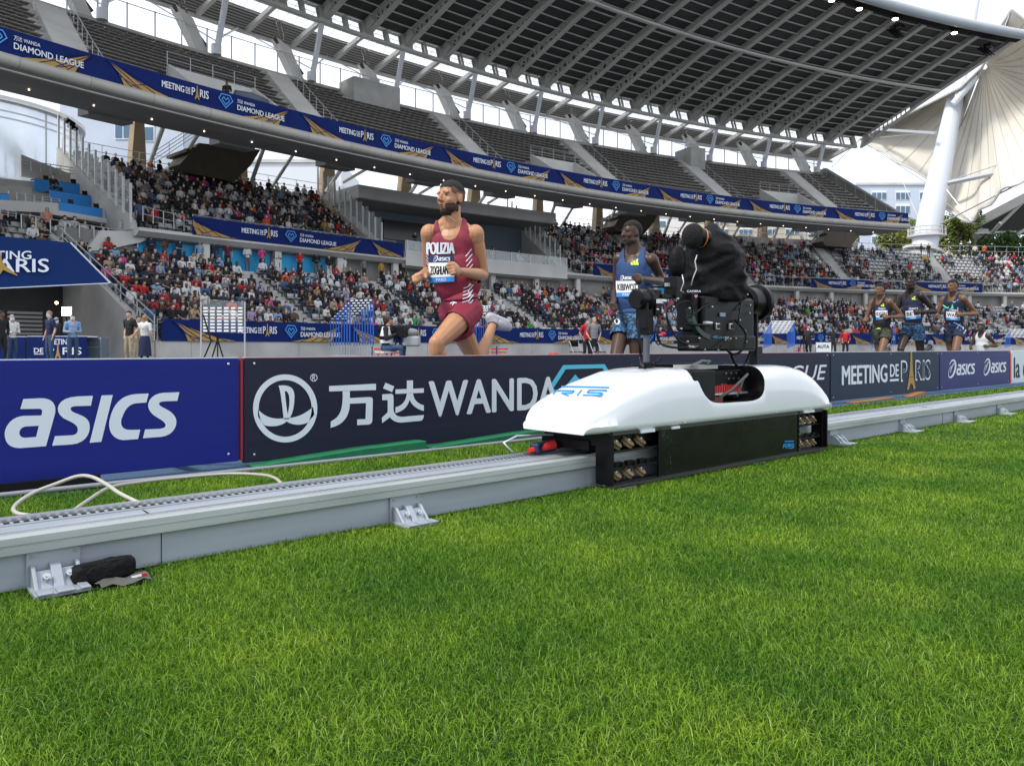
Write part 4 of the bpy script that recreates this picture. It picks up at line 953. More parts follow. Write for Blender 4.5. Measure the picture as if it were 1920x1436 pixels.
def panel_mesh(name, fn, m, parent, u0=0, u1=1, v0=0, v1=1, n=8, lift=0):
    b = MB(); vs = [fn(u0+(u1-u0)*i/n, v0+(v1-v0)*j/n, lift) for j in range(n+1) for i in range(n+1)]
    b.add(vs, [(j*(n+1)+i, j*(n+1)+i+1, (j+1)*(n+1)+i+1, (j+1)*(n+1)+i) for j in range(n) for i in range(n)]); return b.build(name, m, parent, smooth='all', fix=False)
def panel_flat(name, F, fn, m, parent, lift=.002):       # F in (u, 1-v) unit space
    P = [fn(u, 1-v, lift+.0004*F.l.get(i, 0)) for i, (u, v) in enumerate(F.v)]
    b = MB(); b.add(P, F.f); return b.build(name, m, parent, fix=False)

# ---- the five runners -------------------------------------------------------
def runner_pose(ox, oy, hz, H=1.8, lead='L', yaw=0, armL=None, headyaw=-15, zoff=0, nod=0):
    # local frame: f forward (-X), l left (-Y), z ; scaled to H
    k = H/1.8; cy, sy = math.cos(R_(yaw)), math.sin(R_(yaw))
    def W(f, l, z, tw=0):
        c, s_ = math.cos(R_(tw)), math.sin(R_(tw)); f, l = f*c-l*s_, f*s_+l*c; f, l = f*cy-l*sy, f*sy+l*cy
        return Vector((ox-f*k, oy-l*k, (z+zoff)*k))
    J = {}; tw = -18
    J['pelvis'] = W(0, 0, .95); J['neck'] = W(.045, 0, 1.49, 0); J['head'] = W(.10, 0, 1.63); J['front'] = W(1, 0, 0)-W(0, 0, 0)
    a = R_(headyaw); J['face'] = (W(math.cos(a), math.sin(a), 0)-W(0, 0, 0)); J['face'].z = nod
    J['shL'] = W(.035, .175, 1.425, tw); J['shR'] = W(.035, -.175, 1.425, tw)
    J['elL'] = W(-.13, .29, 1.17); J['wrL'] = W(.13, .17, 1.16); J['hdL'] = W(.21, .09, 1.19)
    J['elR'] = W(.0, -.27, 1.16); J['wrR'] = W(.24, -.20, 1.09); J['hdR'] = W(.32, -.17, 1.13)
    for S_ in 'LR': J['curl'+S_] = (1.1, 0, 0)
    J['pnL'] = W(0, -1, -.3)-W(0, 0, 0); J['pnR'] = W(0, 1, -.2)-W(0, 0, 0); J['thumbL'] = (-1, 0, 0); J['thumbR'] = (1, 0, 0)
    for S_, q in (('L', 1), ('R', -1)):
        J['hip'+S_] = W(0, .085*q, .90)
        if S_ == lead: J['kn'+S_] = W(.26, .09*q, .57); J['an'+S_] = W(.20, .08*q, .14); J['to'+S_] = W(.37, .08*q, .07)
        else: J['kn'+S_] = W(-.10, .08*q, .47); J['an'+S_] = W(-.47, .09*q, .62); J['to'+S_] = W(-.55, .09*q, .47)
        J['calf'+S_] = (W(-.018, 0, 0)-W(0, 0, 0)) if S_ == lead else (W(.0, 0, .02)-W(0, 0, 0))
    return J
def vest_mask(h, hem=-.04, armw=.135, scoop=.80, backscoop=.93):
    t, l, f = h.t, np.abs(h.l), h.f
    arms = h.g('armL', 'armR'); torso = h.g('torso', 'neck') 
    aw = np.where(t > .66, np.clip(.178-(t-.66)*.20, .100, .2), .26)
    neckw = np.where(f > 0, .052+.03*np.clip((t-scoop)/.2, 0, 1), .06+.03*np.clip((t-backscoop)/.1, 0, 1)); nk = np.where(f > 0, scoop+(l/.078)**3*.20, backscoop+(l/.08)**2*.03)
    m = torso & (t > hem) & (l < aw) & ~((l < .080) & (t > nk)) & (t < 1.06)
    m |= h.g('thighL', 'thighR') & (t > hem)
    return m
def shorts_mask(h, waist=.10, ln=.36):
    m = h.g('torso') & (h.t < waist)
    for S_ in 'LR': m |= h.g('thigh'+S_) & (h.al['thigh'][S_] < ln)
    return m
def shoe_mask(h, S_): return h.g('foot'+S_) | (h.g('shin'+S_) & (h.al['shin'][S_] > .97))
def hair_mask(h, line=.052, back=-.055, side=.0):
    lim = np.where(h.hy > .035, line+.0*h.hy, np.where(h.hy > -.01, side+.03*(h.hy+.01)/.045*0+.028+.5*(h.hy-.0), back+(h.hy+.09)*.35))
    return h.g('head', 'neck') & (h.hz > lim) & ~((np.abs(h.hx) > .071) & (h.hy > -.035) & (h.hz < .03))

def bib(h_quad, bv, parent, name, top='ASICS', lower=True, lm=None):
    fn = smooth_panel(h_quad, bv, .013)
    panel_mesh('number_bib', fn, M['white'], parent, 0, 1, .27, .80); panel_mesh('bib_header', fn, mat('bib_navy', (.012, .02, .09), .6), parent, 0, 1, 0, .27)
    panel_mesh('bib_footer', fn, mat('bib_blue', (.02, .22, .62), .6), parent, .0, 1, .80, 1)
    F = Flat(); L_ = Flat(); e = asics_logo(L_, 0, 0, 1); F.merge(L_, .16, .80, .135, .70/e); panel_flat('lettering', F, fn, M['white_print'], parent)
    F = Flat(); F.text(name, .06, .30, .30, .88, bold=.035); panel_flat('lettering', F, fn, M['black'], parent)
    F = Flat(); F.text('PARIS', .28, .045, .11, .40, bold=.03); panel_flat('lettering', F, fn, M['white_print'], parent)
def three_bars(F, x, y, s):
    for i in range(3): F.poly([(x+s*.36*i, y), (x+s*(.30+.36*i), y), (x+s*(.22+.36*i), y-s*(.42+.22*i)), (x+s*(.36*i-.06), y-s*(.30+.22*i))])

def make_runner1():
    Y = 4.35; J = {}
    J['pelvis'] = U(862, 566, Y); J['neck'] = U(846, 421, Y-.0); J['head'] = U(845, 373, Y-.02); J['front'] = Vector((-.8, -.6, 0))
    J['face'] = Vector((-.97, -.16, .05)); J['hup'] = Vector((-.0, 0, 1))
    J['shL'] = U(891, 438, 4.22); J['shR'] = U(805, 437, 4.47)
    J['elL'] = U(907, 517, 4.25); J['wrL'] = U(862, 509, 4.09); J['hdL'] = U(843, 500, 4.03)
    J['elR'] = U(803, 513, 4.60); J['wrR'] = U(788, 517, 4.37); J['hdR'] = U(778, 516, 4.28)
    J['curlL'] = (1.25, 0, 0); J['curlR'] = (1.35, 0, 0); J['pnL'] = Vector((.35, .85, -.2)); J['pnR'] = Vector((.3, -.2, -.9)); J['thumbL'] = (1, 0, 0); J['thumbR'] = (-1, 0, 0)
    J['hipL'] = U(879, 583, 4.26); J['hipR'] = U(848, 585, 4.42)
    J['knL'] = U(819, 643, 4.16); J['anL'] = Vector((3.08, 4.20, .20)); J['toL'] = Vector((2.90, 4.21, .12))
    J['knR'] = U(897, 684, 4.46); J['anR'] = U(925, 606, 4.58); J['toR'] = U(953, 613, 4.58)
    J['calfL'] = Vector((.02, 0, 0)); J['calfR'] = Vector((-.01, 0, .02))
    h = Human(J, 1.85, vox=.0052, smooth=3, muscle=1.04, slim=1.06, headk=1.08)
    p = h.body('person', skin('tan')); tag(p, 'bearded male runner in claret vest and shorts mid stride beyond the black board', 'person', 'runners racing along the track')
    claret = cloth('claret_cloth', (.215, .010, .034), .7)
    v = h.part(vest_mask(h, hem=.02, scoop=.80), .008, name='vest', m=claret, parent=p, solid=.003, wob=.004, flare=h.loose(.020), loosen=14)
    legw = .42
    sh = h.part(shorts_mask(h, .12, .40), .003, name='shorts', m=claret, parent=p, solid=.003, wob=.006, loosen=6, flare=lambda P: np.clip((.92-P[:, 2])*.10, 0, .014))
    hairm = mat('hair_black', (.010, .008, .007), .85, bump=.5, bscale=120)
    lim = np.where(h.hy > .052, .060, np.where(h.hy > -.01, .060-.45*(.052-h.hy), .030)); notear = ~((np.abs(h.hx) > .068) & (h.hy > -.04) & (h.hz < .028)); hd = h.g('head', 'neck')
    h.part(hd & (h.hz > lim+.014*(h.hy < .045)) & notear, .005, name='hair', m=hairm, parent=p)
    fade = hd & (h.hz <= lim+.016) & (h.hz > np.where(h.hy > -.012, np.maximum(-.018, lim-.03), -.055+.2*(h.hy+.09))) & (h.hy < .052) & (h.hy > -.13) & notear
    h.part(fade, .0018, name='cropped_hair', m=mat('hair_fade', (.11, .066, .046), .9), parent=p)
    be = h.g('head', 'neck') & (((h.hz < -.040) & (h.hz > -.115) & (h.hy > -.012) & (h.hz < -.035-.0*h.hy)) | ((np.abs(h.hx) > .035) & (h.hy > -.008) & (h.hy < .014-.25*(h.hz+.04)) & (h.hz < -.012) & (h.hz > -.1))) & ~((np.abs(h.hx) < .024) & (h.hy > .06) & (h.hz > -.078) & (h.hz < -.047)) & ~((h.hy > .045) & (h.hz > -.046)& (np.abs(h.hx) > .026)) & ~((h.hy < .02) & (h.hz < -.085))
    h.part(be & (h.hz < -.046+.02*(np.abs(h.hx) > .03)), .0018, name='beard', m=mat('beard_brown', (.045, .021, .013), .9, bump=.5, bscale=150), parent=p)
    h.face_bits(p)
    whites = mat('shoe_white', (.40, .39, .42), .5, nscale=8, namt=.06)
    for S_ in 'RL':
        o = h.part(shoe_mask(h, S_), .009, name='shoe', m=whites, parent=p)
    bv = bvh_of([v, sh]); bvv = bvh_of([v])
    quad = [(803, 479), (851, 479), (852, 528), (804, 531)]
    bib(quad, bvv, p, 'ZOGHLAMI A.')
    fn = smooth_panel([(799, 453), (853, 454), (853, 476), (799, 478)], bvv, .004)
    F = Flat(); F.text('POLIZIA', 0, .03, .90, 1.0, bold=.035); panel_flat('lettering', F, fn, M['white_print'], p, 0)
    F = Flat(); F.text('NB', 838, -446, 5.5, 12, bold=.08); F.v = [(a, -b) for a, b in F.v]; decal('logo', F, bvv, M['white_print'], .006, p)
    F = Flat()
    for i in range(11): y = 480+9.5*i; x = 872+min(i, 5)*.6; F.stroke([(x+12+(i % 2), y-13), (x+7, y-6), (x+1+.2*i, y+(1))], 1.5)
    for i in range(7): y = 538+6.5*i; F.stroke([(884, y-5), (877, y), (869-i*.6, y+3)], 1.5)
    for i in range(4): F.stroke([(799, 474+6*i), (803, 480+6*i)], 1.2)
    decal('side_stripes', F, bvh_of([v]), M['white_print'], .006, p)
    F = Flat(); F.stroke([(844, 569), (850, 566), (856, 568)], 2); F.stroke([(848, 572), (852, 567)], 2); decal('logo', F, bvh_of([sh]), M['white_print'], .006, p)
    # necklace
    b = MB(); pts = []
    bvb = BVHTree.FromPolygons([q.co for q in p.data.vertices], [tuple(f.vertices) for f in p.data.polygons])
    for x, y in ((836, 404), (840, 405), (846, 409), (851, 413), (855, 415)):
        d = ray(x, y); hit = bvb.ray_cast(EYEP, d)
        if hit[0] is not None: pts.append(hit[0]-d*.003)
    if len(pts) > 2: b.tube(pts, .0022, n=6); b.build('necklace', mat('gold_chain', (.7, .5, .25), .3, metal=.8), p)
make_runner1()

def make_runner(ox, oy, H, label, sk, vestc, shortc, bibname, bibq, vox=.011, belt=None, lead='L', yaw=0, headyaw=-12, barc=None, hairk=True, extra=None, zoff=0, J_=None, shoe=(.5, .5, .5), nod=0):
    J = J_ or runner_pose(ox, oy, 0, H, lead, yaw, headyaw=headyaw, zoff=zoff, nod=nod)
    h = Human(J, H, vox=vox, smooth=2, slim=1.0, muscle=.98)
    p = h.body('person', skin(sk)); tag(p, label, 'person', 'runners racing along the track')
    v = h.part(vest_mask(h, hem=.02, scoop=.80), .010, name='vest', m=vestc, parent=p, solid=.004, wob=.004, flare=h.loose(.014), loosen=4)
    s_ = h.part(shorts_mask(h, .10, .40), .007, name='shorts', m=shortc, parent=p, solid=.004, wob=.010, flare=lambda P: np.clip((.90-P[:, 2])*.10, 0, .02))
    h.part(hair_mask(h, line=.062, side=.03, back=-.02), .006 if hairk else .001, name='hair', m=mat('hair_black2', (.007, .006, .006), .9), parent=p)
    h.face_bits(p, lips=(.12, .05, .045))
    for S_ in 'LR': h.part(shoe_mask(h, S_), .008, name='shoe', m=cloth('shoe_%d_%d' % (int(shoe[0]*100), int(shoe[1]*100)), shoe), parent=p)
    bv = bvh_of([v]); 
    if bibq: bib(bibq, bv, p, bibname)
    if belt: h.part(h.g('torso', 'thighL', 'thighR') & (h.t > .03) & (h.t < .085), .017, name='waistband', m=belt, parent=p, solid=.003)
    if barc: F = Flat(); three_bars(F, *barc); decal('logo', F, bv, mat('neon_yellow', (.62, .75, .05), .6), .006, p)
    if extra: extra(h, p, bv, s_)
    return h, p
def patterned(name, c1, c2, sc, thr=.55):
    m = mat(name, c1, .75); n = m.node_tree; b = n.nodes['Principled BSDF']; t = n.nodes.new('ShaderNodeTexCoord'); x = n.nodes.new('ShaderNodeTexNoise'); x.inputs['Scale'].default_value = sc; x.inputs['Distortion'].default_value = 1.5
    r = n.nodes.new('ShaderNodeValToRGB'); r.color_ramp.elements[0].position = thr-.03; r.color_ramp.elements[1].position = thr; r.color_ramp.elements[0].color = (*c1, 1); r.color_ramp.elements[1].color = (*c2, 1)
    n.links.new(t.outputs['Object'], x.inputs[0]); n.links.new(x.outputs[0], r.inputs[0]); n.links.new(r.outputs[0], b.inputs['Base Color']); return m
M['neon'] = mat('neon_yellow', (.62, .75, .05), .6)
c = U(1172, 600, 4.45)
J2 = runner_pose(c.x, 4.45, 0, 1.79, 'L', headyaw=-14)
Y = 4.45
def pick(J, **k):
    for n, (a_, b_, y) in k.items(): J[n] = U(a_, b_, y)
pick(J2, head=(1184, 438, Y), neck=(1189, 472, Y), pelvis=(1183, 592, Y), shL=(1222, 487, Y-.16), shR=(1160, 485, Y+.16), elL=(1243, 529, Y-.12), wrL=(1204, 523, Y-.27), hdL=(1188, 517, Y-.32), elR=(1155, 545, Y+.24), wrR=(1150, 571, Y+.02), hdR=(1143, 578, Y-.05), hipL=(1196, 606, Y-.09), hipR=(1170, 606, Y+.09), knL=(1192, 682, Y-.09), knR=(1153, 676, Y-.02))
J2['anL'] = J2['knL']+Vector((.18, 0, -.38)); J2['toL'] = J2['anL']+Vector((-.12, 0, -.12)); J2['anR'] = J2['knR']+Vector((.02, 0, -.42)); J2['toR'] = J2['anR']+Vector((-.17, 0, -.05))
def ex2(h, p, bv, s_):
    F = Flat(); F.disc((1157, 603), 5.5, 5); decal('hip_number_patch', F, bvh_of([s_]), M['white'], .006, p)
    F = Flat(); F.text('6', 1154.5, -606, 6, 4, bold=.03); F.v = [(a, -b) for a, b in F.v]; decal('lettering', F, bvh_of([s_]), M['black'], .009, p)
make_runner(0, 0, 1.79, 'runner in royal blue vest with patterned shorts behind the camera head', 'dark', cloth('blue_vest', (.022, .055, .16)), patterned('blue_pattern', (.01, .02, .05), (.04, .16, .30), 26), 'KIBIWOT', [(1154, 516), (1195, 516), (1197, 556), (1156, 557)], vox=.009, barc=(1183, 497, 14), extra=ex2, J_=J2)
def at_(px, Y_): return Y_/math.tan(ang(px))
def ex5(h, p, bv, s_):
    F = Flat()
    for i in range(4): x = 1771+10*i; y = 578+4.5*i; F.poly([(x, y), (x+5, y-14+i), (x+9, y+4)])
    F.stroke([(1768, 572), (1782, 582), (1795, 583), (1808, 586)], 2.2); decal('zigzag_print', F, bv, mat('mint_print', (.12, .62, .42), .6), .006, p)
    F = Flat(); F.poly([(1800, 552), (1804, 546), (1795, 562)]); F.stroke([(1786, 565), (1789, 567), (1797, 562)], 1.4); F.stroke([(1780, 607), (1790, 605), (1806, 614)], 1.6); F.stroke([(1794, 616), (1800, 608), (1806, 604)], 1.6)
    decal('pale_print', F, bv, mat('pale_blue_print', (.25, .45, .75), .6), .006, p)
    b2 = bvh_of([s_])
    for x in (1768, 1806): F = Flat(); F.poly([(x, 613), (x+6, 619), (x+1, 626), (x-6, 619)]); decal('hip_number_patch', F, b2, M['white'], .006, p)
make_runner(at_(1654, 5.45), 5.45, 1.73, 'runner in black vest with yellow waistband, left of the three together', 'brown', cloth('black_vest', (.012, .012, .015)), patterned('dark_pattern', (.012, .014, .012), (.05, .06, .03), 30), 'KIGEN', [(1641, 576), (1663, 576), (1665, 598), (1643, 600)], belt=M['neon'], barc=(1652, 575, 9), headyaw=-22)
make_runner(at_(1712, 5.12), 5.12, 1.86, 'tallest runner in dark navy vest with blue shorts, middle of the three together', 'darkest', cloth('navy_vest', (.018, .022, .05)), patterned('blue_pattern2', (.01, .02, .05), (.03, .12, .26), 26), 'BETT', [(1697, 577), (1725, 575), (1727, 597), (1699, 600)], belt=M['neon'], barc=(1710, 562, 10), hairk=False, lead='R', headyaw=-20)
make_runner(at_(1790, 4.65), 4.65, 1.80, 'runner in navy vest with mint green zigzags, right of the three together', 'brown', cloth('navy_vest2', (.010, .018, .05)), cloth('navy_shorts', (.010, .018, .05)), 'WALE', [(1774, 578), (1800, 580), (1800, 601), (1774, 600)], headyaw=-22, extra=ex5)
make_runner(at_(1842, 6.3), 6.3, 1.70, 'crouching runner in white and red partly hidden behind the three together', 'dark', cloth('white_vest', (.55, .55, .55)), cloth('red_shorts', (.5, .03, .03)), '', None, lead='R', vox=.016, zoff=-.48, shoe=(.6, .12, .04))
# ------------------------------------------------------------------ the grandstand
def om(s): return 5+max(0, s+10)*.06
TIERS = {
 'F': dict(n=10, o=lambda s, v: -4.3+(om(s)-.6+4.3)*v, z=lambda s, v: .35+4.25*v, s0=-23, s1=82),
 'M': dict(n=11, o=lambda s, v: om(s)+.25+(15-om(s)-.25)*v, z=lambda s, v: 6.55+(5.6-(max(0, s-56)*.05))*v, s0=-19.2, s1=82),
 'U': dict(n=15, o=lambda s, v: .45+11.2*v, z=lambda s, v: 12.85+7.1*v, s0=-46, s1=50.6)}
def row(T, s, i, dv=0): v = (i+dv)/T['n']; return T['o'](s, v), T['z'](s, i/T['n'])
STAND = empty('grandstand', K(0, 0, -EYE), 'curved two tier concrete grandstand with banners and a cantilever roof', 'grandstand')
def add(name, b, m=None, parent=None, **k):
    o = b.build(name, m, **k); p = parent or STAND
    if p.parent is not None: o.parent = p; o.matrix_parent_inverse = (p.parent.matrix_world if False else Matrix.Translation(p.parent.location)).inverted() if False else Matrix.Identity(4); return o
    return wparent(o, p)
def child(name, b, m, part, **k):         # sub-part of a part whose mesh is authored in world space
    o = b.build(name, m, **k); o.parent = part; return o
def band(b, s0, s1, prof, ds=2.0, closed=True, m=None, caps=True):
    n = max(1, int(math.ceil((s1-s0)/ds))); rings = []
    for i in range(n+1):
        s = s0+(s1-s0)*i/n; rings.append([K(s, o(s) if callable(o) else o, z(s) if callable(z) else z) for o, z in prof])
    b.loft(rings, m, closed=closed, caps=caps and closed)
def terrace(name, T, s0, s1, i0=0, i1=None, m=None, base=None, mt=None):
    i1 = T['n'] if i1 is None else i1; prof = []
    for i in range(i0, i1):
        prof.append((lambda s, i=i: row(T, s, i)[0], lambda s, i=i: row(T, s, i)[1])); prof.append((lambda s, i=i: row(T, s, i+1)[0], lambda s, i=i: row(T, s, i)[1]))
    prof.append((lambda s: row(T, s, i1)[0], lambda s: row(T, s, i1)[1])); prof.append((lambda s: row(T, s, i1)[0]+.3, lambda s: row(T, s, i1)[1]))
    if base is None: prof += [(lambda s: row(T, s, i1)[0]+.3, lambda s: row(T, s, i1)[1]-.7), (lambda s: row(T, s, i0)[0]+.25, lambda s: row(T, s, i0)[1]-.45), (lambda s: row(T, s, i0)[0], lambda s: row(T, s, i0)[1]-.45)]
    else: prof += [(lambda s: row(T, s, i1)[0]+.3, base), (lambda s: row(T, s, i0)[0], base)]
    b = MB(); band(b, s0, s1, prof); return add(name, b, m or M['concrete'])
def stairs(name, T, sc, wd, i0=0, i1=None, slant=0, m=None):
    i1 = T['n'] if i1 is None else i1; b = MB()
    for i in range(i0, i1):
        for h in (0, 1):
            o0, z0 = row(T, sc, i); o1, z1 = row(T, sc, i+1); s = sc+slant*(i+.5*h)/T['n']
            oa = o0+(o1-o0)*.5*h; zz = z0+(z1-z0)*(.5*h+.5); p = K(s, (oa+o1)/2+.0, zz-.12)
            b.box(p, (wd, (o1-oa)+.02, .25), rot=Matrix.Rotation(rz(s), 3, 'Z'))
    return add(name, b, m or M['concrete_light'])
M['concrete_up'] = mat('terrace_concrete', (.42, .40, .37), .85, nscale=.8, namt=.2, bump=.1, bscale=8)
# lower and middle tiers
terrace('front_terrace', TIERS['F'], -23, 82, base=-EYE+.0)
TM = TIERS['M']
terrace('middle_terrace', TM, -19.2, -1.6); terrace('middle_terrace', TM, 15.2, 82)
TU = TIERS['U']
terrace('upper_terrace', TU, -46, 50.6, m=M['concrete_up'])
UA = [-37.4, -23.9, -10.2, 3.5, 16.8, 30.1, 43.3]
for s_ in UA: stairs('aisle_stairs', TU, s_, 1.7, slant=2.8)
MA = [-1.9, 15.8, 27, 38.5, 52, 66]; FA = [-13.5, -4.5, 6, 17, 28.5, 40, 52, 64]
for s_ in MA: stairs('aisle_stairs', TM, s_, 1.3, m=M['concrete'])
for s_ in FA: stairs('aisle_stairs', TIERS['F'], s_, 1.1, m=M['concrete'])
# front wall, slabs, rear walls
b = MB(); band(b, -23, 82, [(-4.75, -EYE+.002), (-4.75, .27), (-4.32, .27), (-4.32, -EYE+.002)]); fw = add('front_wall', b, M['concrete'])
b = MB()
for i in range(36): s = -21.5+3*i; b.box(K(s, -4.753, -.18), (.02, .012, .85), rot=Matrix.Rotation(rz(s), 3, 'Z'))
child('panel_joint', b, M['concrete_dark'], fw)
def slab(s0, s1, z0=6.28, z1=6.56, name='middle_slab', m='concrete_light', o0=-.75, o1=3.0):
    b = MB(); band(b, s0, s1, [(lambda s: om(s)+o0, z0+.1), (lambda s: om(s)+o0, z1), (lambda s: om(s)+o1, z1), (lambda s: om(s)+o1, z0-.15), (lambda s: om(s)+o0+.4, z0-.15)]); return add(name, b, M[m])
slab(-19.5, -1.2); slab(-1.2, 15, 6.0, 6.5); slab(15, 82)
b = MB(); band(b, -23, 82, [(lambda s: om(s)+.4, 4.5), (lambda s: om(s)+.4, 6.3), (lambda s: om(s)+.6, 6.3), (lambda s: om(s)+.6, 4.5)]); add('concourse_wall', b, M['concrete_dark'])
for i in range(22): s = -15.5+4.6*i; b = MB(); b.box(K(s, om(s)-.1, 5.35), (.45, .3, 1.9), rot=Matrix.Rotation(rz(s), 3, 'Z')); add('concourse_column', b, M['concrete_light'])
for s0, s1 in ((-19.2, -15.4), (-14.9, -11.2), (-10.6, -7.0), (25.2, 27.4)): b = MB(); band(b, s0, s1, [(lambda s: om(s)+.25, 4.6), (lambda s: om(s)+.25, 6.0), (lambda s: om(s)+.3, 6.0), (lambda s: om(s)+.3, 4.6)], ds=1); add('blue_screen', b, mat('cyan_blue_cloth', (.015, .32, .62), .6))
b = MB(); band(b, -19.2, -2, [(15.2, 11.4), (15.2, 12.2), (15.5, 12.2), (15.5, 11.4)]); band(b, 15.2, 57.5, [(15.25, 10.5), (15.25, 13.0), (15.5, 13.0), (15.5, 10.5)] if False else [(15.25, 10.5), (15.25, lambda s: 12.2+.8*min(1, max(0, (s-37)/2))), (15.5, lambda s: 12.2+.8*min(1, max(0, (s-37)/2))), (15.5, 10.5)]); band(b, 57.5, 82, [(15.25, 9.5), (15.25, 11.6), (15.5, 11.6), (15.5, 9.5)]); add('rear_wall', b, M['concrete'])
# upper deck: front tube, soffit, lights
def pipe(s0, s1, o, z, r, ds=2.0, n=12, b=None):
    b = b or MB(); k = max(1, int((s1-s0)/ds)); f = lambda q, s: q(s) if callable(q) else q
    b.tube([K(s0+(s1-s0)*i/k, f(o, s0+(s1-s0)*i/k), f(z, s0+(s1-s0)*i/k)) for i in range(k+1)], r, n=n); return b
M['fascia_tube'] = mat('fascia_tube', (.42, .40, .36), .5, nscale=.6, namt=.12)
ft = add('fascia_tube', pipe(-46, 51.0, -.22, 12.30, .27, n=16), M['fascia_tube'], smooth=True)
b = MB()
for i in range(33): s = -45+3*i; b.tube([K(s, -.22, 12.30), K(s+.03, -.22, 12.30)], .275, n=16)
child('tube_joint', b, M['concrete_dark'], ft)
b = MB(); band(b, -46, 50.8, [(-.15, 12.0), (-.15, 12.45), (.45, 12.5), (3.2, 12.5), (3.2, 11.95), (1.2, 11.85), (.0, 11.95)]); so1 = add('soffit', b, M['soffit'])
b = MB(); band(b, -46, 50.8, [(-.05, 11.91), (-.05, 11.96), (.08, 11.96), (.08, 11.90)]); child('light_strip_edge', b, M['steel_light'], so1)
for i in range(14):
    s = -43.5+7*i
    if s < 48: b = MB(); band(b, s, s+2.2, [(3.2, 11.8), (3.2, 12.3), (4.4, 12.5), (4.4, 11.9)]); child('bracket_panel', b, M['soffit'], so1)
lampm = mat('downlight_lit', (1, .9, .7), .5, emit=((1, .82, .55), 3))
b0 = MB(); b0.tube([(0, RR+1.7, 0), (0, RR+1.7, -.045)], [.035, .045], n=8); lam = None
for i in range(32):
    s = -40+2.85*i
    if lam is None: lam = b0.build('downlight', lampm); lo = lam
    else: lo = lam.copy(); C.objects.link(lo)
    lo.parent = so1; lo.location = (CX, CY, 11.86+EYE); lo.rotation_euler = (0, 0, rz(s))
b = MB(); band(b, 50.62, 50.9, [(-.1, 12.0)] + [(lambda s, i=i: row(TU, s, i)[0], lambda s, i=i: row(TU, s, i)[1]+.9) for i in range(16)]+[(12.5, 20.8), (12.5, 19.2), (3, 12.0)], ds=1); add('end_wall', b, M['concrete_dark'])
b = MB(); band(b, -46, 50.8, [(11.95, 19.6), (11.95, 20.35), (12.3, 20.35), (12.3, 19.2)]); add('rear_parapet', b, M['concrete_up'])
# low rail above the upper banner, posts
def rail(s0, s1, o, z0, h, m='rail_metal', bars=(1., .5), sp=1.6, r=.022, name='handrail', part=None):
    b = MB(); f = lambda q, s: q(s) if callable(q) else q
    for q in bars: pipe(s0, s1, o, (lambda s, q=q: f(z0, s)+h*q), r, b=b, n=6, ds=2.5)
    n = max(1, int((s1-s0)/sp))
    for i in range(n+1): s = s0+(s1-s0)*i/n; b.tube([K(s, f(o, s), f(z0, s)), K(s, f(o, s), f(z0, s)+h)], r, n=5)
    return add(name, b, M[m])
rail(-23, 82, -4.5, .25, .98, bars=(1.,)); rail(-16.5, -2, lambda s: om(s)-.65, 6.55, 1.1, bars=(1., .92)); rail(15.5, 82, lambda s: om(s)-.65, 6.55, 1.1, bars=(1., .92), sp=1.2)
rail(-46, 50, .15, 12.8, .95, bars=(1.,), sp=1.3, r=.018)
rail(-19.2, -2, 15.3, 12.2, 1.2, bars=(1., .6, .3), sp=2); rail(15.2, 37, 15.3, 12.2, 1.2, bars=(1., .6, .3), sp=2); rail(37, 57, 15.35, 13.0, 1.1, bars=(1., .5), sp=2, r=.03)
for s_ in UA+[50.3]:
    for off in ((.95,) if s_ < 50 else (0,)):
        b = MB(); f = lambda i, h: K(s_+off+(2.8*i/15 if s_ < 50 else 0), row(TU, s_, i)[0], row(TU, s_, i)[1]+h)
        b.tube([f(i, .95) for i in range(0, 16)], .025, n=6)
        for i in range(0, 16, 2): b.tube([f(i, 0), f(i, .95)], .02, n=5)
        add('aisle_rail', b, M['rail_metal'])
# small concrete access boxes in the upper tier
for k, (s0, s1) in enumerate(((-18.4, -13.2), (9.4, 14.0), (35.6, 40.4))):
    b = MB(); band(b, s0, s0+.2, [(.6, 12.6), (.6, 13.9), (3.4, 15.6), (3.4, 12.6)], ds=1); band(b, s0, s1, [(3.3, 12.6), (3.3, 15.5), (3.5, 15.5), (3.5, 12.6)], ds=1); band(b, s1-.2, s1, [(.6, 12.6), (.6, 13.9), (3.4, 15.6), (3.4, 12.6)], ds=1)
    band(b, s0+.2, s1-.2, [(.6, 12.6), (.6, 13.3), (3.3, 14.2), (3.3, 12.6)], ds=1); add('access_box', b, M['concrete_light']); rail(s0, s1, 3.4, 15.5, .8, bars=(1., .5), sp=1.1)
b = MB(); band(b, -2.3, 1.6, [(10.0, 18.6), (10.0, 20.9), (12.2, 20.9), (12.2, 18.6)], ds=1); add('entry_block', b, M['concrete']); b = MB(); band(b, 32.2, 34, [(9.6, 18.5), (9.6, 20.9), (12.2, 20.9), (12.2, 18.5)], ds=1); add('entry_block', b, M['concrete'])

b = MB(); pr = [(-4.32, -EYE)]+[(-4.3, .6)]+[(om(-23)-.6, 5.3), (om(-23)+4, 7.2), (om(-23)+4, -EYE)]
band(b, -23.35, -23.02, pr, ds=1); add('side_wall', b, M['concrete'])
TIERS['L'] = dict(n=4, o=lambda s, v: 4.4+3.6*v, z=lambda s, v: 4.6+1.75*v, s0=-33, s1=-19.8)
terrace('side_terrace', TIERS['L'], -33, -19.7)
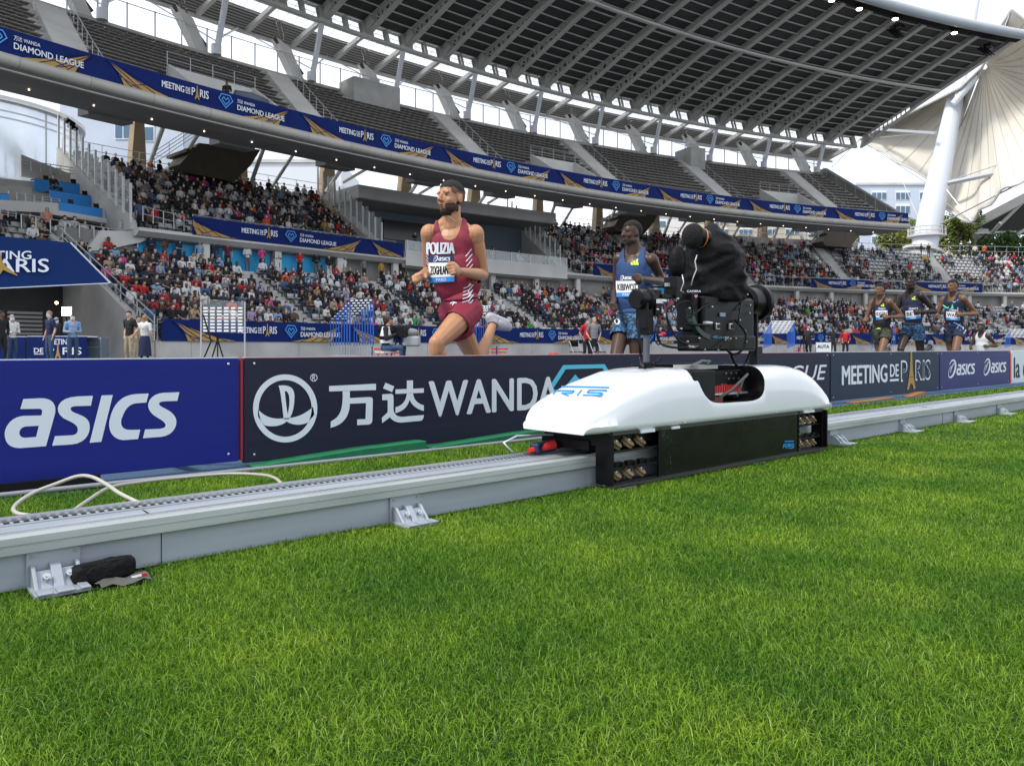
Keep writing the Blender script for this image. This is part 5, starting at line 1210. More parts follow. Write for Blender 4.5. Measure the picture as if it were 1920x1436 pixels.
# ---- seats
def seat_template(m=0):
    b = MB(); b.box((0, .03, .40), (.44, .40, .05)); b.box((0, .235, .55), (.43, .045, .26), rot=Matrix.Rotation(R_(-12), 3, 'X')); b.box((0, .12, .2), (.08, .06, .36)); return [tuple(v) for v in b.v], b.f
_sv, _sf = seat_template()
_uv_b = MB(); _uv_b.box((0, .04, .36), (.50, .38, .045)); _uv_b.box((0, .23, .46), (.49, .04, .15), rot=Matrix.Rotation(R_(-14), 3, 'X')); _uv_b.box((0, .16, .18), (.10, .05, .34))
_uv, _uf = [tuple(v) for v in _uv_b.v], _uv_b.f
def tiles(name, tv, tf, xf, m=None, cols=None, mats=None, smooth=False):
    # xf rows: x,y,z,rot,scale ; cols: material index per instance
    tv = np.array(tv, np.float32); n = len(xf); xf = np.array(xf, np.float32); c, s = np.cos(xf[:, 3]), np.sin(xf[:, 3]); k = xf[:, 4][:, None]
    X = (tv[None, :, 0]*c[:, None]-tv[None, :, 1]*s[:, None])*k+xf[:, 0:1]; Y = (tv[None, :, 0]*s[:, None]+tv[None, :, 1]*c[:, None])*k+xf[:, 1:2]; Zz = tv[None, :, 2]*k+xf[:, 2:3]
    V = np.stack([X, Y, Zz], 2).reshape(-1, 3); ln = np.array([len(f) for f in tf]); lo = np.concatenate([np.array(f) for f in tf])
    loops = (lo[None, :]+(np.arange(n)*len(tv))[:, None]).reshape(-1); tot = np.tile(ln, n); st = np.concatenate([[0], np.cumsum(tot)[:-1]])
    me = bpy.data.meshes.new(name); me.vertices.add(len(V)); me.vertices.foreach_set('co', V.ravel()); me.loops.add(len(loops)); me.loops.foreach_set('vertex_index', loops.astype(np.int32))
    me.polygons.add(len(tot)); me.polygons.foreach_set('loop_start', st.astype(np.int32)); me.polygons.foreach_set('loop_total', tot.astype(np.int32))
    for q in (mats or [m]): me.materials.append(q)
    if cols is not None: me.polygons.foreach_set('material_index', np.asarray(cols, np.int32).reshape(-1))
    if smooth: me.polygons.foreach_set('use_smooth', np.ones(len(tot), bool))
    me.update(calc_edges=True); o = bpy.data.objects.new(name, me); C.objects.link(o); return o
def blocked(t, s, i):
    T = TIERS[t]; v = i/T['n']
    for a in {'U': UA, 'M': MA, 'F': FA, 'L': []}[t]:
        if abs(s-a-(2.8*v if t == 'U' else 0)) < (1.15 if t == 'U' else .95): return True
    if t == 'U':
        if i < 5 and any(s0-.3 < s < s1+.3 for s0, s1 in ((-18.4, -13.2), (9.4, 14.0), (35.6, 40.4))): return True
        if i >= 13 and (-2.6 < s < 1.9): return True
        if i >= 12 and (31.9 < s < 34.3): return True
        return s > 50
    if t == 'M': return -2.6 < s < 16.4
    return False
SEATS = {'U': [], 'M': [], 'F': [], 'L': []}
for t in 'FMUL':
    T = TIERS[t]
    for i in range(T['n']):
        s = T['s0']+.5
        while s < T['s1']-.4:
            if not blocked(t, s, i):
                o_, z_ = row(T, s, i); o1 = row(T, s, i+1)[0]; p = K(s, o_+(o1-o_)*.62-.05, z_); SEATS[t].append((p.x, p.y, p.z, rz(s), 1., i, s))
            s += .53
b = MB(); b.add([Vector(v) for v in _sv], _sf)
def put_seats(t, mname, tv=None, tf=None):
    tv, tf = tv or _sv, tf or _sf; b = MB(); b.add([Vector(v) for v in tv], tf)
    xs = SEATS[t]; d = [math.hypot(q[0], q[1]) for q in xs]; order = sorted(range(len(xs)), key=lambda k: d[k]); near = set(order[:30])
    me = None
    for k in near:
        q = xs[k]
        if me is None: ob = b.build('seat', M[mname]); me = ob.data
        else: ob = bpy.data.objects.new('seat', me); C.objects.link(ob)
        ob.location = q[:3]; ob.rotation_euler = (0, 0, q[3]); wparent(ob, STAND)
    o = tiles('seat', tv, tf, [q[:5] for k, q in enumerate(xs) if k not in near], M[mname]); o['kind'] = 'stuff'; wparent(o, STAND)
SEATS['F'] += [q[:5]+(q[5]+20, q[6]) for q in SEATS['L']]; put_seats('F', 'seat_light'); put_seats('M', 'seat_light'); put_seats('U', 'seat_dark', _uv, _uf)

# ---- VIP box between the two middle blocks, side stairs with glass screens
b = MB(); band(b, -2.5, 16.2, [(9.0, 11.35), (9.0, 12.35), (15.4, 12.35), (15.4, 11.5), (9.6, 11.3)]); add('box_roof', b, M['concrete_light'])
b = MB(); band(b, -2.5, 16.2, [(8.9, 11.28), (8.9, 11.36), (15, 11.4), (15, 11.28)]); add('box_soffit', b, M['soffit'])
b = MB(); band(b, -1.2, 15, [(12.5, 6.5), (12.5, 11.3), (12.7, 11.3), (12.7, 6.5)]); add('box_back_wall', b, mat('blue_grey_wall', (.10, .13, .16), .7))
b = MB(); band(b, 1.5, 9.5, [(12.3, 9.0), (12.3, 10.6), (12.4, 10.6), (12.4, 9.0)]); add('box_window', b, mat('dark_window', (.01, .012, .015), .15))
for s0 in (-2.6, 15.0):
    b = MB(); T = TM; pr = [(om(s0), 6.5)]+[(row(T, s0, i)[0], row(T, s0, i)[1]+.55) for i in range(12)]+[(15.3, 11.3), (15.3, 8), (om(s0)+1, 6.5)]
    band(b, s0-.1, s0+.15, pr, ds=1); add('side_wall', b, M['concrete'])
    pr = []
    for i in range(0, 12):
        o_, z_ = row(T, s0, i); b2 = MB(); b2.box(K(s0, o_, z_+1.35), (.09, .13, 2.3), rot=Matrix.Rotation(rz(s0), 3, 'Z')); add('screen_post', b2, M['steel_light'])
    b = MB()
    for i in range(0, 9):
        o_, z_ = row(T, s0, i); o2, z2 = row(T, s0, i+1); vs = [K(s0, o_+.07, z_+.6), K(s0, o2-.07, z2+.6), K(s0, o2-.07, z2+2.4), K(s0, o_+.07, z2+2.4)]
        b.add(vs, [(0, 1, 2, 3)])
    add('glass_screen', b, M['glass'])
b = MB(); band(b, -1.2, 15, [(lambda s: om(s)-.8, 5.98), (lambda s: om(s)-.8, 7.1), (lambda s: om(s)-.55, 7.1), (lambda s: om(s)-.55, 5.98)]); add('box_parapet', b, M['concrete_light'])
b = MB(); band(b, -1.2, 15, [(lambda s: om(s)-.68, 7.12), (lambda s: om(s)-.68, 7.85), (lambda s: om(s)-.66, 7.85), (lambda s: om(s)-.66, 7.12)]); add('parapet_glass', b, M['glass'])
b = MB()
for i in range(9): s = -1+2*i; b.box(K(s, om(s)-.7, 7.45), (.08, .05, .75), rot=Matrix.Rotation(rz(s), 3, 'Z'))
add('parapet_post', b, M['steel_light'])
for k in range(3):
    b = MB(); band(b, -.5, 14.5, [(lambda s, k=k: om(s)+.6+1.3*k, 6.5), (lambda s, k=k: om(s)+.6+1.3*k, 6.7+.45*k), (lambda s, k=k: om(s)+1.9+1.3*k, 6.7+.45*k), (lambda s, k=k: om(s)+1.9+1.3*k, 6.5)]); add('box_step', b, M['concrete'])
# hanging stairs below the deck
M['dark_wood'] = mat('brown_stair_soffit', (.075, .058, .04), .7, nscale=1, namt=.2)
for s0 in (-14.6, 24.2, 50.0):
    b = MB(); n = 10
    for i in range(n):
        a = i/n; p = K(s0+1.8+3.6*a, 14.3, 14.2-1.9*abs(a-.35)); b.box(p, (.5, 3.0, .22), rot=Matrix.Rotation(rz(s0), 3, 'Z'))
    sp = [(s0+1.2, 12.5), (s0+2.4, 14.2), (s0+6.6, 14.6), (s0+5.9, 13.3), (s0+4.7, 11.9), (s0+1.6, 12.0)]
    b.add([K(u, 12.8, v) for u, v in sp]+[K(u, 15.2, v) for u, v in sp], [tuple(range(5, -1, -1)), tuple(range(6, 12))]+[(q, (q+1) % 6, 6+(q+1) % 6, 6+q) for q in range(6)])
    o = add('access_stairs', b, M['dark_wood']); rail(s0-.5, s0+2.2, 12.5, lambda s, s0=s0: 12.4+.95*(s-s0), 1.0, bars=(1., .75, .5, .25), sp=.8)
# tan columns and struts behind the middle tier
for k in range(-4, 9):
    s = -4.8+6.75*k*1.0+3.6
    if s > 52 or s < -19: continue
    zb = 9 if not -3 < s < 16 else 12.3
    b = MB(); r_ = Matrix.Rotation(rz(s), 3, 'Z')
    b.add([K(s-.55, 16.2, zb), K(s+.75, 16.2, zb), K(s+.28, 16.0, 18), K(s-.05, 16.0, 18), K(s-.55, 17, zb), K(s+.75, 17, zb), K(s+.28, 16.8, 18), K(s-.05, 16.8, 18)], [(0, 1, 2, 3), (7, 6, 5, 4), (0, 4, 5, 1), (1, 5, 6, 2), (2, 6, 7, 3), (3, 7, 4, 0)]); cc = add('column', b, M['tan'])
    b = MB(); b.tube([K(s-.4, 15.7, zb+.6), K(s+1.0, 13.5, 16.5)], .16, n=10); b.tube([K(s+1.0, 15.7, zb+1.6), K(s+3.2, 13.5, 15.8)], .13, n=10); child('brace_tube', b, M['steel_light'], cc, smooth=True)

# ---- roof
def RZ(s, z): return z-.022*s
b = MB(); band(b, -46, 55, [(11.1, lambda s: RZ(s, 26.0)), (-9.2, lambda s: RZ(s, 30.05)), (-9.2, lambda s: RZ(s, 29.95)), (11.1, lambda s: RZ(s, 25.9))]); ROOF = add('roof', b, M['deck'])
def rpart(name, b, m, **k): return child(name, b, m, ROOF, **k)
for j in range(17):
    o_ = 9.9-1.12*j; z_ = 25.9+(30-25.9)*(11.1-o_)/20.3-.10; b = MB(); band(b, -46, 55, [(o_, lambda s, z_=z_: RZ(s, z_)), (o_, lambda s, z_=z_: RZ(s, z_-.09)), (o_-.10, lambda s, z_=z_: RZ(s, z_-.09)), (o_-.10, lambda s, z_=z_: RZ(s, z_))]); rpart('purlin', b, M['steel_grey'])
b = MB(); band(b, -46, 54.6, [(-.45, lambda s: RZ(s, 27.62)), (-.45, lambda s: RZ(s, 27.42)), (-.75, lambda s: RZ(s, 27.42)), (-.75, lambda s: RZ(s, 27.62))]); rpart('stringer', b, M['steel_light'])
# ring beam with pairs of openings
nodes = [2.7+3.42*k for k in range(-14, 16)]
b = MB(); F = Flat(); zt_, zb_ = 26.0, 24.4
def ringfn(o_): return lambda u, v: K(u, o_+(v-zb_)*.35, RZ(u, v))
for a, c in zip(nodes, nodes[1:]):
    w_ = c-a
    for (x0, x1) in ((a+.30, a+w_*.47), (a+w_*.57, a+w_*.90)):
        pass
    q = [a, a+.48, a+w_*.46, a+w_*.54, a+w_-.48, c]; y0, y1 = zb_+.24, zt_-.22
    for x0, x1, full in ((q[0], q[1], 1), (q[1], q[2], 0), (q[2], q[3], 1), (q[3], q[4], 0), (q[4], q[5], 1)):
        if full: F.poly([(x0, zb_), (x1, zb_), (x1, zt_), (x0, zt_)])
        else: F.poly([(x0, zb_), (x1, zb_), (x1, y0), (x0, y0)]); F.poly([(x0, y1), (x1, y1), (x1, zt_), (x0, zt_)])
for o_ in (10.55, 10.95): fn = ringfn(o_); b.add([fn(u, v) for u, v in F.v], F.f)
for vv in (zb_, zb_+.22, zt_-.3):
    f1, f2 = ringfn(10.50), ringfn(11.0); band(b, nodes[0], nodes[-1], [(10.50+(vv-zb_)*.35, lambda s, vv=vv: RZ(s, vv)), (11.0+(vv-zb_)*.35, lambda s, vv=vv: RZ(s, vv)), (11.0+(vv-zb_)*.35, lambda s, vv=vv: RZ(s, vv+.03)), (10.50+(vv-zb_)*.35, lambda s, vv=vv: RZ(s, vv+.03))])
rpart('ring_beam', b, M['steel_grey'], fix=False)
# ribs
def rib_mesh(end=False):
    b = MB(); o0, o1 = 10.9, -8.6; top = lambda o: 25.85+(30-25.85)*(11.1-o)/20.3; dep = lambda o: (1.15-(.62)*min(1, (10.9-o)/8.5)) if o > 2.4 else .53-.12*(2.4-o)/11
    F = Flat(); o = o0; k = 0
    while o > 3.9:
        w_ = .66; y0, y1 = o, o-w_; c = (y0+y1)/2; zt = top(c); zz = zt-dep(c); hgt = dep(c)
        outer = [(y0, top(y0)-dep(y0)), (y1, top(y1)-dep(y1)), (y1, top(y1)), (y0, top(y0))]; m_ = zz+hgt*.5; r = hgt*.34
        if k == 0 and not end: inner = [(c-.2, zz+.2), (c+.2, zz+.5), (c-.2, zz+hgt-.22)]
        elif end: inner = [(c-.24, m_-r), (c+.24, m_-r), (c+.24, m_+r), (c-.24, m_+r)]
        elif k % 2: inner = [(c-.10, m_+r), (c+.22, m_+r*.9), (c+.03, m_-r)]
        else: inner = [(c+.23*math.cos(R_(60*q)), m_+r*.95*math.sin(R_(60*q))) for q in range(6)]
        F.poly(poly_bridge(outer, inner)); o = y1; k += 1
    n = 6
    for i in range(n): a, c = o+(o1-o)*i/n, o+(o1-o)*(i+1)/n; F.poly([(a, top(a)-dep(a)), (c, top(c)-dep(c)), (c, top(c)), (a, top(a))])
    for x in (-.0,): b.add([(x, RR+u, v) for u, v in F.v], F.f)
    n = 14; wf = .24
    for lv in (0, 1):
        rings = []
        for i in range(n+1):
            q = o0+(o1-o0)*i/n; z_ = top(q)-(dep(q) if lv == 0 else .02); rings.append([(-wf, RR+q, z_), (wf, RR+q, z_), (wf, RR+q, z_-.05), (-wf, RR+q, z_-.05)])
        b.loft(rings, caps=True)
    # knee plate at the ring
    b.add([(-.2, RR+11.2, 24.6), (.2, RR+11.2, 24.6), (.2, RR+10.4, 26.3), (-.2, RR+10.4, 26.3), (-.2, RR+9.5, 25.4), (.2, RR+9.5, 25.4)], [(0, 1, 5, 4), (0, 4, 3), (1, 2, 5), (4, 5, 2, 3), (0, 3, 2, 1)])
    return b
def place_rot(o, s, parent=ROOF, dz=True): o.parent = parent; o.location = (CX, CY, EYE+(-.022*s if dz else 0)); o.rotation_euler = (0, 0, rz(s))
rb = None
for s in nodes[:-1]:
    if rb is None: rb = rib_mesh().build('rib', M['steel_grey'], fix=False); q = rb
    else: q = rb.copy(); C.objects.link(q)
    place_rot(q, s)
q = rib_mesh(True).build('end_rib', M['steel_grey'], fix=False); place_rot(q, 54.9)
# rear roof: rafters, skylight, decking, rear tubes
raf = None
for s in nodes:
    if raf is None:
        b = MB(); b.bar((0, RR+10.9, 25.0), (0, RR+16.0, 24.35), .16, .42); b.bar((0, RR+10.9, 24.82), (0, RR+16.0, 24.12), .30, .05); raf = b.build('rafter', M['steel_light']); q = raf
    else: q = raf.copy(); C.objects.link(q)
    place_rot(q, s)
b = MB(); band(b, -46, 54.6, [(11.3, lambda s: RZ(s, 26.02)), (14.4, lambda s: RZ(s, 25.3))], closed=False); rpart('skylight', b, M['skylight'], fix=False)
b = MB()
for o_ in (12.3, 13.3): pipe(-46, 54.6, o_, lambda s, o_=o_: RZ(s, 26.0-(o_-11.3)*.235), .025, b=b, n=4)
for i in range(140): s = -46+.72*i; b.bar(K(s, 11.3, RZ(s, 25.98)), K(s, 14.4, RZ(s, 25.25)), .02, .03)
rpart('glazing_bars', b, M['steel_grey'])
b = MB(); band(b, -46, 54.6, [(14.4, lambda s: RZ(s, 25.29)), (16.9, lambda s: RZ(s, 24.7)), (16.9, lambda s: RZ(s, 24.63)), (14.4, lambda s: RZ(s, 25.22))]); rpart('rear_decking', b, M['deck_rear'])
for j in range(8):
    o_ = 14.45+.32*j; b = MB(); pipe(-46, 54.6, o_, lambda s, o_=o_: RZ(s, 25.42-(o_-13.3)*.245), .05, b=b, n=4); rpart('purlin', b, M['steel_light'])
rpart('rear_tube', pipe(-46, 54.8, 16.1, lambda s: RZ(s, 24.15), .14, n=10), M['steel_light'], smooth=True); rpart('rear_tube', pipe(-46, 54.8, 16.9, lambda s: RZ(s, 24.5), .10, n=8), M['steel_light'], smooth=True)
# front edge tube, black soffit, lamps
b = pipe(-46, 55.6, -9.75, lambda s: RZ(s, 29.75), .42, n=20); o = rpart('front_tube', b, mat('front_tube', (.42, .46, .50), .4, nscale=.5, namt=.05), smooth=True)
b = MB()
for i in range(70): s = -46+1.45*i; b.tube([K(s, -9.75, RZ(s, 29.75)), K(s+.025, -9.75, RZ(s+.025, 29.75))], .426, n=20)
rpart('tube_seam', b, M['steel_grey'])
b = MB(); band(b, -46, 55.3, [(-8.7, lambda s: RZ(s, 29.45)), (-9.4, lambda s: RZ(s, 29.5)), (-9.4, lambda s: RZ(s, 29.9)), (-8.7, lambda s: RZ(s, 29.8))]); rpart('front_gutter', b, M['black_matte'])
fl = mat('floodlight_lit', (1, .95, .85), .4, emit=((1, .9, .72), 9))
for s in (31.5, 35.0, 39.6, 47.2): b = MB(); p = K(s, -8.9, RZ(s, 29.2)); b.tube([p+Vector((0, 0, .25)), p], [.22, .32], n=12); q = rpart('floodlight', b, M['black']); b = MB(); b.ball(p+Vector((0, 0, -.02)), (.25, .25, .12), nu=12, nv=6); child('lamp', b, fl, q)
for s in (23.0, 41.0, 52.5):
    b = MB(); c = K(s, -8.2, RZ(s, 28.55))
    for k in range(3): b.tube([c+Vector((.75*math.cos(R_(30*q)), .4*math.sin(R_(30*q))+.25*k, .45*math.sin(R_(30*q)))) for q in range(0, 11)], .09, n=6)
    b.box(c+Vector((0, 0, .45)), (.9, .6, .3)); rpart('speaker_cluster', b, M['black'])
# struts, glass wind screen posts and concrete fins behind the top row
st = None
for s in [-4.8-6.8*6+6.8*k for k in range(0, 16)]:
    if s > 50 or s < -40: continue
    b = MB(); b.tube([K(s, 11.6, 20.3), K(s+.5, 10.9, RZ(s, 24.9))], .21, n=12); b.tube([K(s, 11.6, 20.2), K(s, 11.6, 20.9)], .34, n=12); b.tube([K(s, 11.7, 21.2), K(s+3.4, 15.9, RZ(s, 24.2))], .07, n=6); b.tube([K(s, 11.7, 21.2), K(s-3.0, 15.9, RZ(s, 24.2))], .05, n=6)
    add('strut', b, M['tube_white'], smooth=True)
    b = MB(); b.add([K(s-.9, 12.3, 20.2), K(s-.1, 12.3, 20.2), K(s-1.1, 12.5, 22.6), K(s-2.2, 12.5, 23.2), K(s-.9, 13.0, 20.2), K(s-.1, 13, 20.2), K(s-1.1, 13.4, 22.6), K(s-2.2, 13.4, 23.2)], [(0, 1, 2, 3), (7, 6, 5, 4), (0, 4, 5, 1), (1, 5, 6, 2), (2, 6, 7, 3), (3, 7, 4, 0)])
    fin = add('concrete_fin', b, M['concrete_light']); b = MB(); b.bar(K(s-2.2, 12.7, 23.2), K(s-.2, 12.7, 20.9), .35, .3); b.tube([K(s-1.2, 12.9, 22.4), K(s-1.2, 14, RZ(s, 25))], .06, n=6); b.tube([K(s-1.5, 12.9, 22.4), K(s-1.5, 14, RZ(s, 25))], .06, n=6); child('steel_bracket', b, mat('dark_brown_steel', (.05, .038, .03), .6), fin)
b = MB()
for i in range(60):
    s = -46+1.62*i
    b.box(K(s, 12.1, 21.2), (.07, .09, 1.7), rot=Matrix.Rotation(rz(s), 3, 'Z'))
pipe(-46, 50.5, 12.1, 22.0, .035, b=b, n=5); add('screen_rail', b, M['rail_metal'])

# ------------------------------------------------------------------ printed banners
def fan(G, D_, c, H, L_=3.5):
    for q in (1, -1):
        up = path((c+q*.18*H, H*.97), (c+q*1.1*H, H*.62, c+q*L_*.6, H*.18, c+q*L_, H*.02)); lowr = path((c+q*L_, H*.01), (c+q*1.0*H, H*.01)); inn = path((c+q*1.0*H, H*.01), (c+q*.85*H, H*.45, c+q*.55*H, H*.8, c+q*.18*H, H*.97))
        G.poly(up+[(c+q*1.0*H, H*.01)]+inn[1:-1])
        for e, k in ((1.35, 0), (1.8, 1), (2.4, 2), (3.1, 3)): D_.stroke([(c+q*(.22+.04*k)*H, H*.95), (c+q*e*H*.98, H*.02)], .035*H)
        D_.stroke([(c+q*.72*H, H*.42), (c+q*1.6*H, H*.06)], .03*H); D_.stroke([(c+q*1.3*H, H*.10), (c+q*2.0*H, H*.34)], .03*H)
def banner(s0, s1, o_, z0, H, label, group, msg=None, fans=(), wave=.035):
    t = empty('banner', K((s0+s1)/2, o_ if not callable(o_) else o_((s0+s1)/2), z0), label, 'banner', group)
    fo = o_ if callable(o_) else (lambda s: o_)
    wv = lambda s, v: wave*math.sin(s*3.1+v*2)*math.sin(s*1.3)*(1-abs(2*v-1)**2)
    n = int((s1-s0)/.3); b = MB(); vs = []
    for i in range(n+1):
        s = s0+(s1-s0)*i/n
        for j in range(5): v = j/4; vs.append(K(s, fo(s)+wv(s, v), z0+H*v))
    b.add(vs, [(i*5+j, (i+1)*5+j, (i+1)*5+j+1, i*5+j+1) for i in range(n) for j in range(4)]); o = b.build('cloth', M['navy'], smooth='all', fix=False); wparent(o, t)
    F, D_, G, B_ = Flat(), Flat(), Flat(), Flat()
    for m0 in (msg or []):
        if s0-.2 < m0 and m0+6.2*H < s1+9:
            meeting(F, D_, G, m0, .42*H, .28*H); x = m0+2.75*H; gem(B_, x, .22*H, .62*H); F.text('万达 WANDA', x+.95*H, .62*H, .14*H, .95*H, bold=.03); F.text('DIAMOND LEAGUE', x+.95*H, .27*H, .24*H, 2.6*H, bold=.045)
    for c in fans:
        g2, d2 = Flat(), Flat(); fan(g2, d2, c, H)
        for a, bb in ((g2, G), (d2, D_)):
            a.v = [(min(max(u, s0+.02), s1-.02), v) for u, v in a.v]; bb.merge(a)
    for fl_, nm, mm, off in ((G, 'gold_print', M['gold'], .03), (D_, 'line_print', M['navy'], .045), (F, 'lettering', M['white_print'], .05), (B_, 'gem_emblem', mat('light_blue_print', (.05, .30, .75), .5), .05)):
        if fl_.v: fl_.to(nm, mm, lambda u, v, off=off: K(u, fo(u)-off-.02, z0+v), t)
u0, u1 = S(302, -.3), S(1602, -.3); per = (u1-u0)/6
ORD = ['first', 'second', 'third', 'fourth', 'fifth', 'sixth', 'seventh', 'eighth', 'ninth', 'tenth', 'eleventh', 'twelfth']
fc0 = S(187, -.3)
for k in range(8):
    a = fc0+per*(k-1)-.0; c = min(a+per, 50.9)
    banner(a, c, -.30, 12.5, 1.12, 'navy and gold meeting banner on the upper tier edge, %s from the left' % ORD[k], 'banners along the upper tier edge', msg=[u0+per*(k-1)], fans=(a, c) if c < 50 else (a, 50.7))
mo = lambda s: om(s)-.8
banner(-16.6, -9.4, mo, 6.5, 1.05, 'navy meeting banner on the middle tier edge, leftmost with title and gem', 'banners along the middle tier edge', msg=[S(452, 4.2)], fans=(-17.4,))
banner(-9.4, -1.4, mo, 6.5, 1.05, 'navy banner with a whole golden fan on the middle tier, left of the bearded runner', 'banners along the middle tier edge', fans=(-4.6,))
for a, c, w_ in ((18.0, 36.6, 'behind the camera head'), (45.6, 53.5, 'behind the three runners'), (59.0, 68.5, 'at the far right')): banner(a, c, mo, 6.5, 1.05, 'navy meeting banner on the middle tier edge %s' % w_, 'banners along the middle tier edge', msg=[a+2.3] if c-a < 12 else [a+2.3, a+11.8], fans=(a-.2, c-.2) if c-a < 12 else (a-.2, a+9.3, c-.5))
w0 = -23; 
for k in range(9):
    a = -23+10.2*k; banner(a, a+10.2, -4.80, .27, .98, 'navy meeting banner on the low wall at track level, %s from the left' % ORD[k], 'banners along the track side wall', msg=[a+3.9], fans=(a+.3, a+10.5))
# ------------------------------------------------------------------ spectators
def sit_pose(hands='lap', lean=0, turn=0, knees=.14):
    J = {}; l = lean
    J['pelvis'] = (0, .02, .50); J['neck'] = (0, -.02-l, 1.0-l*.3); J['head'] = (.0, -.07-l*1.3, 1.155-l*.4); J['front'] = (0, -1, 0)
    J['face'] = (math.sin(R_(turn)), -math.cos(R_(turn)), -.05)
    for S_, q in (('L', 1), ('R', -1)):
        J['sh'+S_] = (.18*q, -.02-l, .95-l*.3); J['hip'+S_] = (.09*q, .0, .47); J['kn'+S_] = (knees*q, -.42, .50); J['an'+S_] = (knees*q*.9, -.40, .09); J['to'+S_] = (knees*q, -.56, .04); J['curl'+S_] = (.6, 0, 0)
        J['el'+S_] = (.24*q, -.05-l*.8, .70)
        if hands == 'lap': J['wr'+S_] = (.12*q, -.26-l*.4, .60); J['hd'+S_] = (.06*q, -.33-l*.4, .59)
        elif hands == 'cross': J['el'+S_] = (.22*q, -.10-l, .72); J['wr'+S_] = (-.02*q, -.24-l, .76+.02*q); J['hd'+S_] = (-.10*q, -.23-l, .78)
        elif hands == 'clap': J['wr'+S_] = (.09*q, -.30-l, .84); J['hd'+S_] = (.03*q, -.36-l, .90)
        elif hands == 'phone': J['wr'+S_] = (.09*q, -.26-l, .98 if q > 0 else .8); J['hd'+S_] = (.07*q, -.30-l, 1.05 if q > 0 else .82)
        elif hands == 'knees': J['el'+S_] = (.22*q, -.18-l, .68); J['wr'+S_] = (.14*q, -.38, .60); J['hd'+S_] = (.10*q, -.44, .58)
    return J
def stand_pose(hands='down', turn=0):
    J = {'pelvis': (0, 0, .95), 'neck': (0, .0, 1.48), 'head': (0, -.03, 1.63), 'front': (0, -1, 0), 'face': (math.sin(R_(turn)), -math.cos(R_(turn)), -.03)}
    for S_, q in (('L', 1), ('R', -1)):
        J['sh'+S_] = (.185*q, .0, 1.42); J['el'+S_] = (.25*q, .03, 1.14); J['hip'+S_] = (.09*q, 0, .90); J['kn'+S_] = (.11*q, -.03, .49); J['an'+S_] = (.12*q, .03, .08); J['to'+S_] = (.14*q, -.13, .03); J['curl'+S_] = (.6, 0, 0)
        if hands == 'down': J['wr'+S_] = (.25*q, -.06, .90); J['hd'+S_] = (.24*q, -.09, .81)
        elif hands == 'front': J['wr'+S_] = (.09*q, -.22, 1.12); J['hd'+S_] = (.03*q, -.27, 1.14)
        elif hands == 'up': J['wr'+S_] = (.12*q, -.2, 1.38); J['hd'+S_] = (.08*q, -.2, 1.47)
        elif hands == 'pocket': J['el'+S_] = (.28*q, .08, 1.16); J['wr'+S_] = (.19*q, -.04, .96); J['hd'+S_] = (.16*q, -.07, .89)
    return J
TOPC = [('black', (.010, .010, .012)), ('navy', (.012, .018, .045)), ('white', (.62, .62, .62)), ('dark grey', (.04, .04, .045)), ('pale blue', (.20, .32, .48)), ('red', (.42, .015, .02)), ('grey', (.17, .17, .18)), ('beige', (.36, .28, .19)), ('brown', (.10, .055, .035)), ('pink', (.55, .06, .22)), ('denim blue', (.05, .10, .20)), ('orange', (.65, .10, .02)), ('green', (.03, .30, .05)), ('mustard', (.40, .24, .04)), ('burgundy', (.12, .012, .025)), ('lilac', (.32, .25, .42))]
TOPW = [.27, .15, .19, .08, .045, .052, .07, .035, .035, .018, .035, .012, .005, .008, .028, .010]
def cmat(n, c): return mat('cloth_'+n.replace(' ', '_'), c, .85)
HAIRS = [('dark', (.012, .009, .008)), ('brown', (.05, .026, .014)), ('fair', (.28, .17, .07)), ('grey', (.30, .30, .30))]
VAR = []
